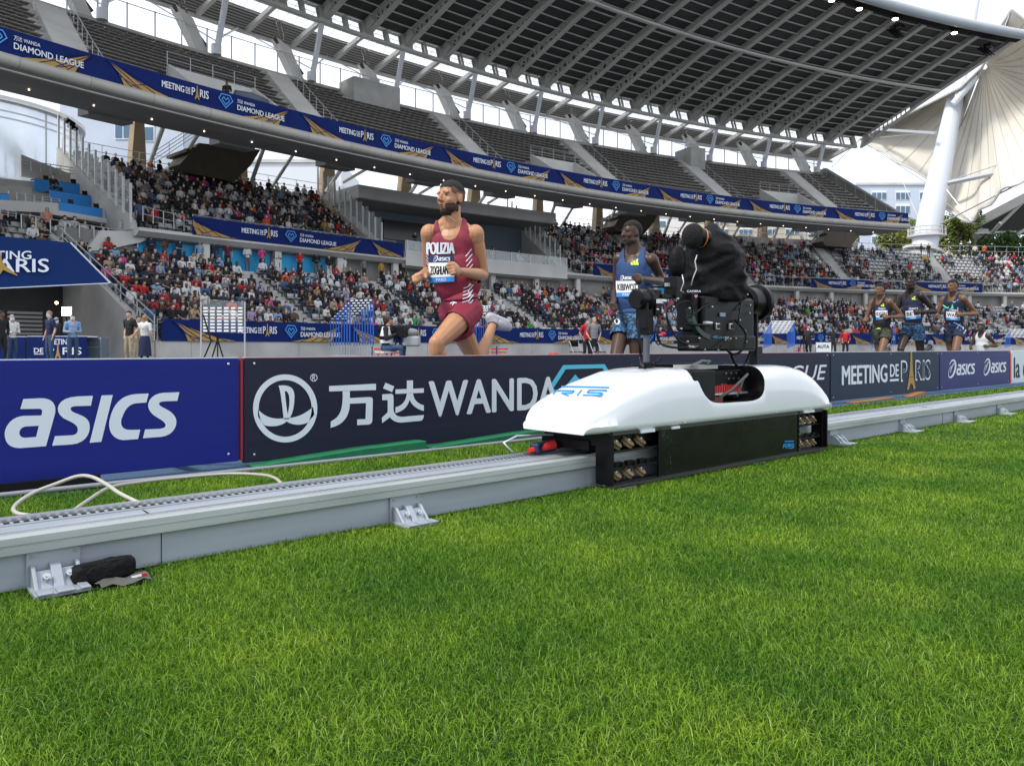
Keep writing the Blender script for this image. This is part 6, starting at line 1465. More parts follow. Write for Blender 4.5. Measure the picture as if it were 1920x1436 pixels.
def make_variant(J, vox=.026, kind='sit', H=1.72):
    h = Human(J, H, vox=vox, fingers=False, smooth=1, slim=1.0); d = {'kind': kind}
    tw = vox*.35
    d['body'] = h.body('person', skin('light')); 
    armf = lambda lim: np.logical_or.reduce([h.g('arm'+S_) & (h.al['arm'][S_] < lim) for S_ in 'LR'])
    arm_all = np.logical_or.reduce([h.g('arm'+S_) & (h.al['fore'][S_] < .93) for S_ in 'LR'])
    tor = h.g('torso') & (h.t > .0) & ~((h.t > 1.0) & (np.abs(h.l) < .075))
    leg = h.g('thighL', 'thighR') | (h.g('shinL', 'shinR') & ((h.al['shin']['L'] < .93) & (h.al['shin']['R'] < .93)))
    hipm = h.g('torso') & (h.t <= .06)
    d['long'] = h.part(tor | arm_all, .016, name='top', m=cmat('black', (.010, .010, .012)), wob=.010)
    d['short'] = h.part(tor | armf(.75), .014, name='top', m=cmat('black', (.010, .010, .012)), wob=.008)
    d['legs'] = h.part(hipm | leg, .012, name='trousers', m=cmat('navy', (.012, .018, .045)), wob=.008)
    d['shoes'] = h.part(h.g('footL', 'footR'), .010, name='shoes', m=cmat('dark_shoe', (.02, .02, .02)))
    hm = cmat('hair_dark', (.012, .009, .008))
    d['hair'] = h.part(hair_mask(h, .055, -.05), .010, name='hair', m=hm)
    d['longhair'] = h.part(hair_mask(h, .055, -.14) | (h.g('head', 'neck') & (h.hy < -.0) & (h.hz > -.16) & ((np.abs(h.hx) > .05) | (h.hy < -.04))), .020, name='hair', m=hm)
    d['mask'] = h.part(h.g('head') & (h.hz < -.015) & (h.hz > -.10) & (h.hy > .015), .010, name='face_mask', m=cmat('mask_white', (.62, .68, .74)))
    d['cap'] = h.part(h.g('head') & (h.hz > .045), .014, name='cap', m=cmat('cap_dark', (.02, .025, .05)))
    b = MB(); rot = Matrix((h.hs, h.hf, h.hu)).transposed(); b.ball(h.h(0, .098, .006), (.055, .008, .011), nu=10, nv=5, rot=rot); d['glasses'] = b.build('glasses', mat('black_lens', (.01, .01, .01), .2))
    for k, o in d.items():
        if k != 'kind': d[k] = o.data; bpy.data.objects.remove(o)
    return d
VAR = [make_variant(sit_pose('lap')), make_variant(sit_pose('lap', .03, 18)), make_variant(sit_pose('cross', 0, -15)), make_variant(sit_pose('clap', .02, 10)), make_variant(sit_pose('phone', .02)), make_variant(sit_pose('knees', .10, -8)), make_variant(sit_pose('lap', -.03, 32, .10))]
STV = [make_variant(stand_pose('down', 15), kind='stand'), make_variant(stand_pose('front', -10), kind='stand'), make_variant(stand_pose('up'), kind='stand'), make_variant(stand_pose('pocket', 25), kind='stand')]
def omat(o, m):
    o.material_slots[0].link = 'OBJECT'; o.material_slots[0].material = m
RR2 = random.Random(11)
def wchoice(cols, ws):
    x = RR2.random()*sum(ws)
    for c, w_ in zip(cols, ws):
        x -= w_
        if x <= 0: return c
    return cols[0]
def put_person(var, loc, rot, label, group, top=None, legs=None, hair=None, hairlong=None, mask=None, cap=False, glasses=False, short=None, sk=None, scale=1., cat='person'):
    o = bpy.data.objects.new('person', var['body']); C.objects.link(o); o.location = loc; o.rotation_euler = (0, 0, rot); o.scale = (scale,)*3
    top = top or wchoice(TOPC, TOPW); legs = legs or wchoice([('dark', (.012, .012, .016)), ('jeans', (.03, .06, .12)), ('beige', (.30, .24, .17)), ('white', (.5, .5, .5)), ('grey', (.10, .10, .11))], [.45, .28, .12, .06, .09])
    hair = hair or wchoice(HAIRS, [.5, .27, .09, .14]); hairlong = RR2.random() < .38 if hairlong is None else hairlong; mask = RR2.random() < .52 if mask is None else mask
    short = RR2.random() < .3 if short is None else short; sk = sk or wchoice(['light', 'tan', 'brown', 'dark'], [.62, .2, .1, .08])
    tag(o, label, cat, group); omat(o, skin(sk))
    def ch(k, m):
        c = bpy.data.objects.new({'long': 'top', 'short': 'top', 'legs': 'trousers', 'longhair': 'hair', 'mask': 'face_mask'}.get(k, k), var[k]); C.objects.link(c); c.parent = o
        if m: omat(c, m)
    ch('short' if short else 'long', cmat(*top)); ch('legs', cmat('legs_'+legs[0], legs[1])); ch('shoes', None)
    ch('longhair' if hairlong else 'hair', cmat('hair_'+hair[0], hair[1]))
    if mask: ch('mask', None)
    if cap: ch('cap', None)
    if glasses: ch('glasses', None)
    return o, top[0], hair[0], hairlong, mask
# low polygon figure for the far crowd
def lowfig():
    b = MB(); T = []
    def part(idx, fn): n0 = len(b.f); fn(); T.extend([idx]*(len(b.f)-n0))
    part(0, lambda: b.ball((0, -.07, 1.14), (.075, .095, .12), nu=7, nv=5)); 
    part(1, lambda: b.ball((0, -.045, 1.175), (.083, .098, .105), nu=7, nv=4))
    def tor():
        rg = []
        for z, w_, d_, y in ((.44, .17, .13, .02), (.62, .16, .12, .0), (.82, .18, .13, -.01), (.95, .19, .11, -.02), (1.01, .08, .07, -.03)): rg.append([(w_*math.cos(2*math.pi*k/7), y+d_*math.sin(2*math.pi*k/7), z) for k in range(7)])
        b.loft(rg, caps=True)
        for q in (1, -1): b.tube([(.17*q, -.02, .95), (.24*q, -.06, .70), (.10*q, -.28, .62)], [.055, .05, .035], n=5)
    part(2, tor)
    def lg():
        for q in (1, -1): b.tube([(.09*q, 0, .48), (.14*q, -.42, .50), (.13*q, -.42, .06)], [.085, .065, .045], n=5)
    part(3, lg); 
    part(4, lambda: b.ball((0, -.135, 1.10), (.05, .04, .042), nu=6, nv=4)); part(0, lambda: [b.ball((.07*q, -.31, .62), .04, nu=4, nv=3) for q in (1, -1)])
    return b, T
LB, LT = lowfig(); LV = [tuple(v) for v in LB.v]; LFs = LB.f; LT = np.array(LT)
def dens(t, i, s):
    if t == 'F':
        if s > 58: return .55
        if i >= 20: return .55
        if i < 1: return .5
        if 6.4 < s < 9 and i < 8: return .35
        return .93
    if t == 'M':
        if s > 72: return .7
        if s > 55: return .22+.2*(i < 4)
        if s < -1: return .82 if 2 < i < 9 else (.62 if i <= 2 else .7)
        return (.95 if i < 7 else .7) if s < 40 else (.92 if i < 5 else .55)
    return 0
cand = []
for t in 'FM':
    T = TIERS[t]
    for q in SEATS[t]:
        i, s = q[5], q[6]; v = mnoise.noise(Vector((s*.35, i*.5, 3 if t == 'F' else 9)))
        if RR2.random() < dens(t, i, s)+v*.42: cand.append((math.hypot(q[0], q[1]), t, i, s, q))
cand.sort(key=lambda c: c[0])
# only people in view count as the nearest
def inview(q):
    d = q[0]*math.cos(TH)+q[1]*math.sin(TH); r = q[0]*math.sin(TH)-q[1]*math.cos(TH); return d > 5 and -.70 < r/d < .70
near = [c for c in cand if inview(c[4])][:235]; nid = set(id(c) for c in near); far = [c for c in cand if id(c) not in nid]
rows = {}
for c in near: rows.setdefault((c[1], c[2]), []).append(c)
OR2 = ORD+['thirteenth', 'fourteenth', 'fifteenth', 'sixteenth', 'seventeenth', 'eighteenth', 'nineteenth', 'twentieth']+['twenty-'+x for x in ORD[:9]]+['thirtieth']+['thirty-'+x for x in ORD[:9]]+['fortieth']+['forty-'+x for x in ORD[:9]]+['fiftieth']
for (t, i), L_ in rows.items():
    L_.sort(key=lambda c: c[3])
    for k, c in enumerate(L_):
        q = c[4]; var = RR2.choice(VAR); cap = RR2.random() < .08; gl = RR2.random() < .18
        o, tn, hn, hl, mk = put_person(var, (q[0]+RR2.uniform(-.03, .03), q[1], q[2]-.02), q[3]+RR2.uniform(-.25, .25), '', 'spectators seated in the grandstand', scale=RR2.uniform(.93, 1.06), cap=cap, glasses=gl)
        nm = OR2[k] if k < len(OR2) else 'last'
        if i >= 20: o['label'] = '%s from left, %s row by press parapet, %s top' % (nm, ORD[i-20], tn)
        else: o['label'] = '%s from left, %s row of %s tier, %s top%s' % (nm, ORD[i], 'front' if t == 'F' else 'middle', tn, ', masked' if mk else '')
# the far crowd as one mass
pal = [skin('light'), skin('tan'), skin('dark')]+[cmat(*c) for c in TOPC]+[cmat('hair_'+n, c) for n, c in HAIRS]+[cmat('legs_dark', (.012, .012, .016)), cmat('legs_jeans', (.03, .06, .12)), cmat('legs_beige', (.30, .24, .17)), cmat('mask_white', (.62, .68, .74))]
nT = len(TOPC); cols = []; xf = []
for c in far:
    q = c[4]; xf.append((q[0]+RR2.uniform(-.06, .06), q[1]+RR2.uniform(-.05, .05), q[2]-.02, q[3]+RR2.uniform(-.5, .5), RR2.uniform(.9, 1.08)))
    sk_ = RR2.choices([0, 1, 2], [.65, .2, .15])[0]; hr = 3+nT+RR2.choices([0, 1, 2, 3], [.5, .27, .09, .14])[0]; tp = 3+RR2.choices(range(nT), TOPW)[0]; lg = 3+nT+4+RR2.choices([0, 1, 2], [.55, .3, .15])[0]; mk = 3+nT+7 if RR2.random() < .55 else sk_
    lut = np.array([sk_, hr, tp, lg, mk]); cols.append(lut[LT])
o = tiles('crowd', LV, LFs, xf, mats=pal, cols=np.concatenate(cols), smooth=False); tag(o, 'mass of spectators seated in the far parts of the stand', 'crowd', kind='stuff')
# people standing in the concourse and in the box between the blocks
W_ = ['by the blue screen', 'under the middle banner', 'in the concourse gap']
spots = [(-18.6, .2, 4.6), (-17.9, .1, 4.6), (-17.0, .25, 4.6), (-15.9, .1, 4.6), (-15.0, .2, 4.6), (-14.2, .1, 4.6), (-12.9, .2, 4.6), (-12.0, .1, 4.6), (-10.9, .2, 4.6), (-9.4, .1, 4.6), (-8.1, .2, 4.6), (-7.2, .1, 4.6), (-5.9, .2, 4.6), (-4.4, .1, 4.6), (-2.9, .2, 4.6), (-1.2, .1, 4.6), (.8, .2, 4.6), (3.0, .1, 4.6)]
for k, (s, o_, z_) in enumerate(spots):
    p = K(s, om(s)-.35+o_, z_); o, tn, hn, hl, mk = put_person(RR2.choice(STV), p, rz(s)+RR2.uniform(-.6, .6), '', 'people standing below the middle banner', scale=RR2.uniform(.92, 1.02))
    o['label'] = 'standing person in %s top%s, %s from the left below the middle banner' % (tn, ' and white mask' if mk else '', OR2[k])
for k in range(16):
    r_ = k % 3; s = 1.0+.85*k+RR2.uniform(-.2, .2); st_ = k in (2, 7); p = K(s, om(s)+1.1+1.3*r_, 6.7+.45*r_-.0)
    o, tn, hn, hl, mk = put_person(RR2.choice(STV if st_ else VAR), p, rz(s)+RR2.uniform(-.4, .4), '', 'guests in the box behind the glass parapet', scale=1.0, top=RR2.choice([TOPC[0], TOPC[1], TOPC[1], TOPC[2], TOPC[6]]))
    o['label'] = '%s guest from the left behind the glass parapet of the box, %s top' % (OR2[k], tn)
# ------------------------------------------------------------------ left: press terraces, glass tower, tunnel, awning
def KP(px, py, o): return K(S(px, o), o, Z(px, py, o))
def pslab(b, pts, o, th=.2, m=None):       # traced outline given real thickness on the circle of offset o
    a = [KP(x, y, o) for x, y in pts]; c = []
    for (x, y), p in zip(pts, a): s = S(x, o); q = K(s, o+th, 0); c.append(Vector((q.x, q.y, p.z)))
    n = len(pts); b.add(a+c, [tuple(range(n)), tuple(range(2*n-1, n-1, -1))]+[(i, (i+1) % n, n+(i+1) % n, n+i) for i in range(n)], m)
b = MB(); pslab(b, [(-60, 372), (114, 381), (216, 399), (216, 420), (114, 402), (-60, 385)], 8.2, .25); add('press_parapet', b, M['concrete_light'])
b = MB(); pslab(b, [(-60, 380), (70, 388), (230, 415), (360, 425), (360, 432), (230, 424), (70, 398), (-60, 392)], 8.0, 4.0); add('press_slab', b, M['concrete_light'])
b = MB(); pslab(b, [(-60, 345), (60, 352), (60, 381), (-60, 372)], 10.5, .3); pslab(b, [(40, 290), (150, 333), (160, 350), (40, 330)], 13, .3); add('press_wall', b, M['concrete'])
b = MB(); pslab(b, [(-60, 330), (60, 340), (140, 352), (220, 372), (220, 400), (-60, 372)], 12.0, 3.0); add('press_floor', b, M['concrete'])
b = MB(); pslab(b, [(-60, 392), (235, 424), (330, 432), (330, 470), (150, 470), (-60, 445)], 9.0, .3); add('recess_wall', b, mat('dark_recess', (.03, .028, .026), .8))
M['desk_dark'] = mat('desk_dark', (.02, .02, .022), .6)
for k, (x0, x1, ya, yb, hh, o_) in enumerate(((64, 150, 335, 346, 24, 11.6), (93, 170, 357, 368, 22, 10.0), (112, 192, 379, 392, 27, 8.1), (-30, 17, 362, 364, 31, 8.2))):
    w_ = ['uppermost', 'middle', 'lowest', 'leftmost'][k]
    t = empty('press_desk', KP((x0+x1)/2, yb+hh, o_), 'bright blue fronted press desk, %s of the four at the left' % w_, 'desk', 'blue fronted press desks')
    b = MB(); pslab(b, [(x0, ya), (x1, yb), (x1, yb+hh), (x0, ya+hh-2)], o_, .06); o = b.build('front_panel', M['press_blue']); wparent(o, t)
    b = MB(); pslab(b, [(x0, ya-.6), (x1, yb-.6), (x1, yb+1), (x0, ya+1)], o_+.07, .6); wparent(b.build('desk_top', M['desk_dark']), t)
    if k < 3:
        for j, u in enumerate((.25, .85)):
            x = x0+(x1-x0)*u; y = ya+(yb-ya)*u; lt = empty('laptop', KP(x, y, o_+.3), 'black laptop standing open on the %s blue press desk, %s one' % (w_, ('left', 'right')[j]), 'laptop', 'laptops on the press desks')
            b = MB(); pslab(b, [(x-5, y-8.5), (x+5, y-8), (x+6, y-.5), (x-4, y-1)], o_+.3, .02); wparent(b.build('screen', M['black']), lt)
            b = MB(); pslab(b, [(x-4, y-1), (x+6, y-.5), (x+6, y), (x-4, y-.5)], o_+.1, .25); wparent(b.build('keyboard', M['black']), lt)
def prail(x0, y0, x1, y1, o_, h=14, n=6, bars=3, m='rail_metal'):
    b = MB()
    for k in range(bars): b.tube([KP(x0+(x1-x0)*i/8, y0+(y1-y0)*i/8-h*(bars-k)/bars, o_) for i in range(9)], .028, n=5)
    for i in range(n+1): x = x0+(x1-x0)*i/n; y = y0+(y1-y0)*i/n; b.tube([KP(x, y, o_), KP(x, y-h, o_)], .028, n=5)
    return add('handrail', b, M[m])
prail(16, 372, 112, 388, 8.6); prail(40, 317, 150, 334, 12.5, 17); prail(40, 428, 285, 468, 5.2, 26, 9, 1); prail(190, 425, 216, 418, 8.1, 14, 2); prail(225, 440, 268, 415, 6.0, 26, 14, 2); prail(268, 415, 345, 434, 5.0, 28, 4, 2); prail(0, 405, 30, 410, 8, 12, 2)
b = MB(); pslab(b, [(190, 432), (345, 436), (345, 441), (300, 441), (262, 455), (190, 470), (160, 470)], 5.0, 3.2); add('landing', b, M['concrete_light'])
# glass screens running down the left side of the middle block
b = MB()
for i in range(12): o_, z_ = row(TM, -19.4, i); b.box(K(-19.5, o_, z_+1.3), (.10, .14, 2.5), rot=Matrix.Rotation(rz(-19.4), 3, 'Z'))
add('screen_post', b, M['steel_light'])
b = MB()
for i in range(11): o_, z_ = row(TM, -19.4, i); o2, z2 = row(TM, -19.4, i+1); b.add([K(-19.5, o_+.08, z_+.5), K(-19.5, o2-.08, z2+.5), K(-19.5, o2-.08, z2+2.3), K(-19.5, o_+.08, z2+2.3)], [(0, 1, 2, 3)])
add('glass_screen', b, M['glass'])
b = MB(); pr = [(om(-20), 6.5)]+[(row(TM, -19.4, i)[0], row(TM, -19.4, i)[1]+.5) for i in range(12)]+[(15.3, 8), (om(-20)+1, 6.5)]; band(b, -19.6, -19.222, pr, ds=1); add('side_wall', b, M['concrete'])
# curved glass tower
t = empty('glass_tower', D(20, 470, 62), 'curved pale glass building at the left end below the upper deck', 'building')
cx_, cd = D(-60, 300, 74), 0; b = MB(); rT = 9.4; zlo, zhi = 8.5, 22.4
gl = mat('tower_glass', (.80, .86, .93), .12, metal=.35, nscale=.5, namt=.08)
def cyl(r, z0, z1, a0=-175, a1=60, n=40): return [[(cx_.x+r*math.cos(R_(a0+(a1-a0)*i/n)), cx_.y+r*math.sin(R_(a0+(a1-a0)*i/n)), z) for i in range(n+1)] for z in (z0, z1)]
b.loft(cyl(rT, zlo, zhi), closed=False); wparent(b.build('glazing', gl, smooth='all', fix=False), t)
b = MB()
for z in (10.8, 14.9, 15.5, 20.9, 21.5): r0, r1 = cyl(rT+.06, z, z+.1); b.loft([r0, r1], closed=False)
for i in range(0, 41, 5): a = R_(-175+235*i/40); p = Vector((cx_.x+(rT+.04)*math.cos(a), cx_.y+(rT+.04)*math.sin(a), 0)); b.tube([p+Vector((0, 0, zlo)), p+Vector((0, 0, zhi))], .05, n=5)
wparent(b.build('frame', M['rail_metal'], fix=False), t)
b = MB(); b.loft(cyl(rT+.5, zhi, zhi+.35), closed=False); b.loft(cyl(rT+.5, zhi-.02, zhi)[:1]+cyl(rT-.5, zhi, zhi)[:1], closed=False); wparent(b.build('cornice', M['steel_light'], fix=False), t)
# spotlight pair on a pole
t = empty('spotlight_pair', KP(133, 300, 14.5), 'two small black spotlights on a thin pole beside the glass tower', 'spotlight')
b = MB(); b.tube([KP(133, 300, 14.5), KP(131, 236, 14.5)], .04, n=6); wparent(b.build('pole', M['black']), t)
for x, y in ((131, 230), (136, 239)): b = MB(); p = KP(x, y, 14.5); b.tube([p+Vector((-.25, -.1, .1)), p+Vector((.25, 0, -.1))], [.2, .16], n=10); wparent(b.build('lamp_head', M['black'], smooth=True), t)
# tunnel interior
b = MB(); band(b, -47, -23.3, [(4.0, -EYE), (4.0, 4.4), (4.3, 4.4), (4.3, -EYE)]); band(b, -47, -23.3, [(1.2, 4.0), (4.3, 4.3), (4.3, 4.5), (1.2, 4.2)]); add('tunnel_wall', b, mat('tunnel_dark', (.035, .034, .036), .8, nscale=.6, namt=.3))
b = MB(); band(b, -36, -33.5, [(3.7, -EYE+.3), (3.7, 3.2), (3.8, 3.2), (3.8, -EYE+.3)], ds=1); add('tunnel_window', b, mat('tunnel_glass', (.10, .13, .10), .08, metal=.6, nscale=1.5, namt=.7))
# awning with the meeting title
t = empty('awning', D(90, 545, 34), 'navy fabric awning with white meeting title over the tunnel at the left', 'awning')
AQ = [D(-50, 438, 31.4), D(132, 455, 33.2), D(207, 531, 33.6), D(-50, 543, 30.6)]
def awn(x, y, lift=0):                  # photo pixel -> awning plane
    nn = (AQ[1]-AQ[0]).cross(AQ[3]-AQ[0]).normalized(); d = ray(x, y); k = (AQ[0]-EYEP).dot(nn)/d.dot(nn); return EYEP+d*(k-lift)
b = MB(); n = 14; vs = []
for j in range(7):
    for i in range(n+1):
        u, v = i/n, j/6; p = (AQ[0]*(1-u)+AQ[1]*u)*(1-v)+(AQ[3]*(1-u)+AQ[2]*u)*v; p = p+Vector((0, 0, -.05*math.sin(math.pi*u)*v)); vs.append(p)
b.add(vs, [(j*(n+1)+i, j*(n+1)+i+1, (j+1)*(n+1)+i+1, (j+1)*(n+1)+i) for j in range(6) for i in range(n)]); o = b.build('fabric', mat('awning_navy', (.006, .026, .12), .75, spec=.15), smooth='all', fix=False); wparent(o, t)
b = MB(); b.tube([AQ[1], AQ[2]], .035, n=6); b.tube([AQ[3], AQ[2]], .025, n=6); wparent(b.build('edge_piping', M['white_print']), t)
F, D_, G = Flat(), Flat(), Flat(); F.text('MEETING', -58, -486, 15, 117, bold=.05); F.text('PARIS', -30, -510, 24, 122, bold=.04); D_.text('PARIS', -29, -508.5, 21, 119, bold=-.0); G.poly([(-8, -517), (-2, -517), (6, -506), (14, -510), (32, -517), (33, -516), (12, -500), (4, -490), (0, -470), (-6, -470)])
for fl_, nm, mm, lf in ((F, 'lettering', M['white_print'], .05), (G, 'tower_emblem', M['gold'], .08)): fl_.v = [(a_, -b_) for a_, b_ in fl_.v]; fl_.to(nm, mm, lambda u, v, lf=lf: awn(u, v, lf), t)
rail(-23.4, -23.2, -4, 0, 1, name='handrail')
b = MB()
for h in (.35, .7, 1.05): b.tube([K(-23.2, -4.6, .35+h), K(-23.2, 4.6, 5.0+h)], .03, n=5)
for i in range(7): o_ = -4.6+1.5*i; b.tube([K(-23.2, o_, .3+4.7*i/6.1), K(-23.2, o_, 1.4+4.7*i/6.1)], .03, n=5)
add('stair_rail', b, M['rail_metal'])

# ------------------------------------------------------------------ mixed zone below the awning
def GP(px, d): p = D(px, 651, d); p.z = 0; return p
def zone_panel(px0, px1, d, h, label, txt=None):
    a, c = GP(px0, d), GP(px1, d); t = empty('branded_table', (a+c)/2, label, 'table', 'branded interview tables')
    u = (c-a).normalized(); nrm = Vector((u.y, -u.x, 0)); L_ = (c-a).length
    b = MB(); b.bar((a+c)/2-u*L_/2+Vector((0, 0, h/2)), (a+c)/2+u*L_/2+Vector((0, 0, h/2)), .04, h); wparent(b.build('front_cloth', M['navy']), t)
    b = MB(); b.bar(a-nrm*.35+Vector((0, 0, h)), c-nrm*.35+Vector((0, 0, h)), .7, .04); wparent(b.build('table_top', M['white']), t)
    if txt:
        F, D_, G = Flat(), Flat(), Flat(); F.text('MEETING', L_*.33, h*.72, h*.19, L_*.42, bold=.05); F.text('DE', L_*.12, h*.42, h*.17, L_*.16, bold=.05); F.poly([(L_*.12, h*.36), (L_*.28, h*.36), (L_*.28, h*.385), (L_*.12, h*.385)]); F.text('P', L_*.36, h*.36, h*.25, L_*.1, bold=.03); F.text('RIS', L_*.60, h*.36, h*.25, L_*.32, bold=.03); F.text("LE MEETING DE L'ATHLETISME", L_*.12, h*.10, h*.07, L_*.8, bold=.0); tower(G, L_*.52, h*.22, h*.55)
        for fl_, mm in ((F, M['white_print']), (G, M['gold'])): fl_.to('lettering', mm, lambda q, v: a+u*q+nrm*.026+Vector((0, 0, v)), t)
    return t
zone_panel(51, 163, 27.5, 1.0, 'navy branded table with meeting title, nearest the flight case', True); zone_panel(-40, 48, 28.2, 1.0, 'plain navy branded table at the left edge behind the officials')
t = empty('flight_case', GP(181, 28.5), 'grey flight case on castors beside the branded table', 'case'); p = GP(181, 28.5)
b = MB(); rq = Matrix.Rotation(TH-R_(90), 3, 'Z'); b.box(p+Vector((0, 0, .56)), (.62, .6, .84), rot=rq); o = b.build('case_body', mat('case_grey', (.12, .15, .18), .5, nscale=3, namt=.1)); bmod(o, .03); wparent(o, t)
b = MB()
for q in (-.31, .31): b.box(p+rq@Vector((q, -.30, .56)), (.03, .02, .86), rot=rq)
b.box(p+rq@Vector((0, -.31, .62)), (.6, .02, .03), rot=rq); wparent(b.build('edge_trim', M['alu']), t)
for q in (-.2, .2): b = MB(); c = p+rq@Vector((q, -.2, .07)); b.tube([c+rq@Vector((-.03, 0, 0)), c+rq@Vector((.03, 0, 0))], .065, n=12); wparent(b.build('castor', M['black'], smooth=True), t)
t = empty('led_panel', GP(125, 31), 'bright square interview lamp glowing on a stand in the tunnel', 'lamp'); p = D(125, 584, 31); b = MB(); b.box(p, (.36, .05, .34), rot=rq); wparent(b.build('lamp_panel', mat('led_white', (1, 1, 1), .4, emit=((1, .95, .85), 9))), t)
b = MB(); b.tube([GP(125, 31), p], .02, n=6); b.box(p+Vector((0, .05, 0)), (.42, .05, .40), rot=rq); wparent(b.build('stand', M['black']), t)
t = empty('ceiling_lamp', D(106, 568, 36), 'small warm lamp glowing at the tunnel ceiling', 'lamp'); b = MB(); b.ball(D(106, 568, 36), .07, nu=8, nv=6); wparent(b.build('bulb', mat('warm_bulb', (1, .8, .5), .4, emit=((1, .65, .3), 12))), t)
t = empty('wall_vent', K(-24.6, 3.9, 1), 'louvred vent on the tunnel back wall', 'vent'); b = MB()
for i in range(6): b.add([K(-25.8, 3.93, .6+.2*i), K(-24.3, 3.93, .6+.2*i), K(-24.3, 3.85, .72+.2*i), K(-25.8, 3.85, .72+.2*i)], [(0, 1, 2, 3)])
wparent(b.build('louvre', M['concrete_light']), t)
def zp(px, d, var, label, rot=0, **k): p = GP(px, d); return put_person(STV[var], p, math.atan2(p.y, p.x)-R_(90)+rot, label, 'people standing at trackside', **k)[0]
dk, wh, nv, pbl = ('black', (.010, .010, .012)), ('white', (.62, .62, .62)), ('navy2', (.010, .016, .06)), ('pale blue', (.20, .32, .48)); jn, bgc, drk = ('jeans', (.03, .06, .12)), ('beige', (.30, .24, .17)), ('dark', (.012, .012, .016))
zp(2, 25.5, 3, 'official in dark jacket cut by the left edge of the photo', .6, top=dk, legs=drk, hair=HAIRS[0], hairlong=False, mask=False, scale=1.05)
zp(22, 26.5, 1, 'grey haired official in white jacket with white mask at the left table', .5, top=wh, legs=jn, hair=HAIRS[3], hairlong=False, mask=True, short=False)
zp(94, 25.3, 0, 'bald official in navy and white vest with mask bending at the table', -1.1, top=nv, legs=jn, hair=('shaved', (.25, .16, .12)), hairlong=False, mask=True, short=True, scale=1.04)
zp(106, 29, 3, 'masked man in black suit behind the bald official', 0, top=dk, legs=drk, hairlong=False, mask=True)
zp(136, 26.8, 1, 'masked man in pale blue jumper leaning at the branded table', .2, top=pbl, legs=jn, hair=HAIRS[1], hairlong=False, mask=True, short=False, scale=1.02)
zp(243, 24.5, 3, 'young man in black shirt and beige trousers wearing a lanyard', -.9, top=dk, legs=bgc, hair=HAIRS[0], hairlong=False, mask=False, short=True, scale=1.02)
o = zp(271, 25.3, 0, 'woman in white top and long navy skirt seen from behind', 2.6, top=wh, legs=nv, hair=HAIRS[2], hairlong=True, mask=False, short=True, scale=.96)
b = MB(); rg = []
for z, rx, ry in ((1.03, .15, .11), (.85, .19, .15), (.5, .22, .17), (.34, .23, .18)): rg.append([(rx*math.cos(2*math.pi*k/16)*(1+.06*math.sin(5*k)), ry*math.sin(2*math.pi*k/16), z) for k in range(16)])
b.loft(rg); q = b.build('skirt', cmat('navy2', (.010, .016, .06)), smooth='all'); q.parent = o
zp(259, 27.5, 3, 'person in pale shirt behind the couple by the low wall', .3, top=('beige', (.36, .28, .19)), legs=bgc, mask=False, hairlong=False)

# ------------------------------------------------------------------ hurdles, frames and crews at trackside
M['hurdle_blue'] = mat('hurdle_blue', (.008, .085, .42), .4); M['bar_navy'] = mat('bar_navy', (.012, .015, .05), .5); M['bar_white'] = mat('bar_white', (.66, .68, .70), .45)
def hurdle(p0, p1, ztop, label, group, white=False):
    p0 = Vector(p0); p1 = Vector(p1); t = empty('hurdle', (p0+p1)/2, label, 'hurdle', group); zt_ = ztop; u = (p1-p0).normalized()
    b = MB(); b.bar(p0+Vector((0, 0, zt_)), p1+Vector((0, 0, zt_)), .02, .075); wparent(b.build('crossbar', M['bar_white'] if white else M['bar_navy']), t)
    b = MB(); L_ = (p1-p0).length; n = 5; nr = Vector((u.y, -u.x, 0))
    if nr.dot(Vector((-p0.x, -p0.y, 0))) < 0: nr = -nr
    for i in range(n): a = p0+u*L_*(i+.2)/n; b.bar(a+nr*.012+Vector((0, 0, zt_)), a+u*L_*.6/n+nr*.012+Vector((0, 0, zt_)), .004, .03)
    wparent(b.build('bar_print', M['bar_navy'] if white else M['bar_white']), t)
    for p in (p0, p1):
        b = MB(); b.bar(p+Vector((0, 0, zt_-.02)), p+Vector((0, 0, zt_*.38)), .022, .03, up=(0, 1, 0)); wparent(b.build('upright', M['hurdle_blue']), t)
        b = MB(); b.bar(p+Vector((0, 0, zt_*.38)), p+Vector((0, 0, .03)), .018, .02, up=(0, 1, 0)); wparent(b.build('lower_leg', M['alu']), t)
    b = MB(); b.bar(p0+Vector((0, 0, .30)), p1+Vector((0, 0, .30)), .05, .05); b.bar(p0+Vector((0, 0, .03)), p1+Vector((0, 0, .03)), .05, .06); wparent(b.build('base', M['alu']), t)
def stack(xa, xb, wpx, yt0, yt1, d0, d1, n, nm, white=False):
    for i in range(n):
        f = i/(n-1); d = d0+(d1-d0)*f; x = xa+(xb-xa)*f; yt = yt0+(yt1-yt0)*f; p0, p1 = GP(x, d), GP(x+wpx, d-.25); z = EYE+(651-yt)*d/FPX
        hurdle(p0, p1, z, '%s hurdle from the near end of the %s' % (ORD[n-1-i] if n-1-i < 12 else 'last', nm), 'hurdles racked together, '+nm, white)
stack(620, 656, 44, 598, 564, 30, 19, 8, 'striped rack left of the bearded runner')
stack(872, 893, 26, 606, 576, 34, 24, 6, 'white rack behind the raised shoe', True)
stack(1432, 1446, 44, 624, 603, 44, 36, 8, 'white rack right of the camera head', True)
stack(1636, 1652, 26, 626, 606, 50, 42, 6, 'white rack left of the three runners', True)
stack(1884, 1894, 44, 632, 618, 60, 50, 6, 'white rack at the right edge', True)
